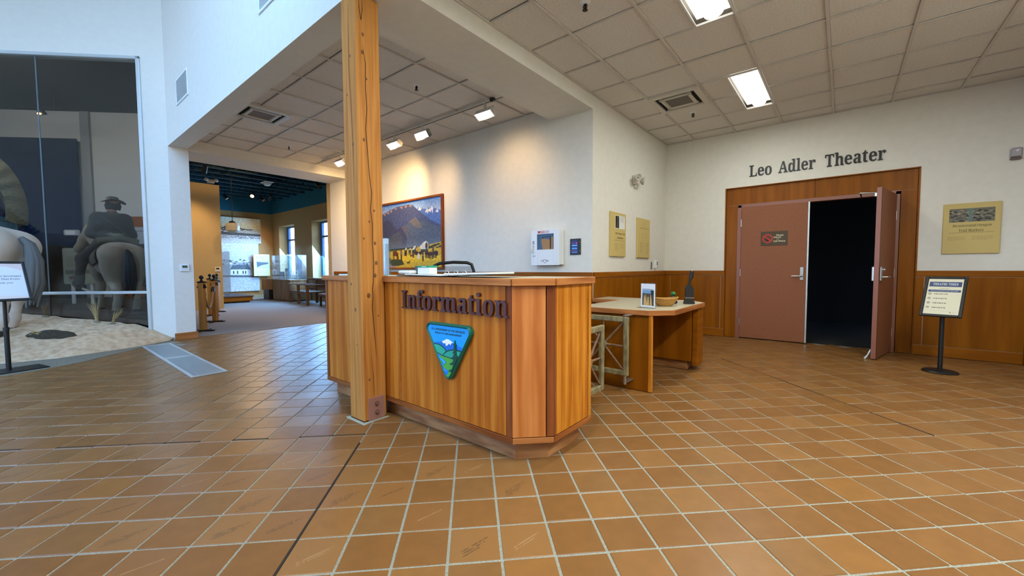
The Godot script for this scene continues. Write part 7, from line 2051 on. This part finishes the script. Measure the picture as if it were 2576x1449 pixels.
	var pp = PackedVector2Array([Vector2(-0.42, 0.36), Vector2(0.42, 0.36), Vector2(0.42, 0.74), Vector2(0.30, 0.74), Vector2(-0.42, 0.58)])
	var rb2 = MB.new(); rb2.prism(pp, -0.33, 0.33, Transform3D(Basis(Vector3.UP, -0.35), Vector3.ZERO))
	obj("reader_box", rb2, oak, rd)
	var bs = Basis(Vector3.UP, -0.35) * Basis(Vector3.BACK, 0.219)
	part("page", M.paper, Basis(Vector3.UP, -0.35) * Vector3(-0.06, 0.664, 0), Vector3(0.58, 0.006, 0.5), rd, 0.0, bs)
	part("front_lip", mat(Color(0.28, 0.19, 0.15), 0.6), Basis(Vector3.UP, -0.35) * Vector3(-0.43, 0.47, 0), Vector3(0.02, 0.20, 0.68), rd, 0.003, Basis(Vector3.UP, -0.35))
	part("reader_foot", M.black, Vector3(0.1, 0.18, 0), Vector3(0.50, 0.36, 0.5), rd, 0.0)
	# bench
	var wood = mat(Color(0.36, 0.24, 0.13), 0.6)
	var bn = thing("slatted_bench", "brown wooden slatted bench with arms, below the nearer museum window", "bench", Vector3(-13.05, 0.003, -5.75), -0.12)
	for x in [-0.85, 0.0, 0.85]:
		part("leg", wood, Vector3(x, 0.29, 0.27), Vector3(0.07, 0.58, 0.07), bn, 0.006); part("leg", wood, Vector3(x, 0.38, -0.27), Vector3(0.07, 0.76, 0.07), bn, 0.006)
		part("armrest", wood, Vector3(x, 0.60, 0.0), Vector3(0.09, 0.035, 0.66), bn, 0.006)
	for k in 5: part("seat_slat", wood, Vector3(0, 0.385, 0.24 - k * 0.11), Vector3(1.72, 0.03, 0.09), bn, 0.004)
	part("seat_rail", wood, Vector3(0, 0.335, 0.27), Vector3(1.7, 0.07, 0.03), bn, 0.004)
	for y in [0.45, 0.76]: part("back_rail", wood, Vector3(0, y, -0.28), Vector3(1.74, 0.05, 0.03), bn, 0.004)
	for k in 22: part("back_slat", wood, Vector3(-0.80 + k * 0.076, 0.605, -0.28), Vector3(0.035, 0.27, 0.018), bn, 0.0)
	var ot = thing("footstool", "reddish low wooden stool just left of the information desk's far end", "stool", Vector3(-11.55, 0.003, -5.70))
	part("stool_top", mat(Color(0.36, 0.19, 0.10), 0.6), Vector3(0, 0.32, 0), Vector3(0.55, 0.09, 0.42), ot, 0.02)
	for x in [-0.22, 0.22]:
		for z in [-0.15, 0.15]: part("leg", mat(Color(0.30, 0.16, 0.09), 0.6), Vector3(x, 0.14, z), Vector3(0.05, 0.28, 0.05), ot, 0.004)
	# spotlights among the joists
	can_light("lit museum spotlight nearest the header at the far left", Vector3(-12.1, 3.56, -2.98), Vector3(-13.3, 1.5, -2.7), true)
	can_light("brightest museum spotlight in the middle, pointing at the viewer", Vector3(-15.3, 3.56, -5.05), Vector3(-13.0, 2.0, -3.6), true)
	can_light("lit museum spotlight right of the brightest one", Vector3(-15.40, 3.58, -5.62), Vector3(-16.9, 1.8, -5.4), true)
	can_light("dark museum spotlight between the two lit ones", Vector3(-15.85, 3.56, -5.50), Vector3(-15.0, 2.8, -5.9), false)
	can_light("dark museum spotlight at the right, near the window wall", Vector3(-12.05, 3.58, -5.68), Vector3(-11.2, 2.8, -6.0), false)
	can_light("dark museum spotlight above the tan partition's right edge", Vector3(-14.2, 3.56, -3.72), Vector3(-13.6, 2.8, -4.1), false)
	can_light("lower dark museum spotlight beside the pendant rod", Vector3(-15.9, 3.5, -4.42), Vector3(-15.4, 2.8, -4.8), false)
	var ex = thing("exit_lamp", "pale twin emergency lamp above the tan museum partition", "light", Vector3(-13.35, 3.42, -3.40))
	part("lamp_box", M.offwhite, Vector3(0, 0.06, 0), Vector3(0.10, 0.10, 0.16), ex, 0.01)
	for z in [-0.11, 0.11]:
		var lb = MB.new(); lb.ball(Vector3(0.06, 0.09, z), Vector3.ONE * 0.05, 10)
		obj("lamp_head", lb, M.offwhite, ex)
	var sm = thing("smoke_detector", "white domed smoke detector under the museum joists", "detector", Vector3(-13.5, 3.66, -4.85))
	var db = MB.new(); db.lathe([Vector2(0, -0.07), Vector2(0.07, -0.06), Vector2(0.11, -0.01), Vector2(0.11, 0.03), Vector2(0, 0.03)], 16)
	obj("detector_shell", db, M.offwhite, sm)
	part("mount_plate", M.offwhite, Vector3(0, 0.035, 0), Vector3(0.4, 0.012, 0.25), sm, 0.0)
	# two steel grates set in the tiles before the rock
	for q in [["left steel floor grate, touching the rock", -6.98], ["right steel floor grate, nearer the desk", -5.68]]:
		var g = thing("floor_grate", q[0], "grate", Vector3(q[1], 0.0, -1.21), 0.0, "pair of steel grates in the tiles")
		var hw = 0.645
		var fm = MB.new()
		for s in [-1.0, 1.0]:
			fm.box(Vector3(s * (hw - 0.012), 0.006, 0), Vector3(0.024, 0.012, 0.312), 0.002); fm.box(Vector3(0, 0.006, s * 0.144), Vector3(2 * hw - 0.048, 0.012, 0.026), 0.002)
		obj("frame", fm, M.alu, g)
		part("pit", M.dark, Vector3(0, 0.0012, 0), Vector3(2 * hw - 0.04, 0.002, 0.28), g, 0.0)
		for k in 19: part("bar", M.alu, Vector3(0, 0.006, -0.126 + k * 0.014), Vector3(2 * hw - 0.05, 0.008, 0.006), g, 0.0)
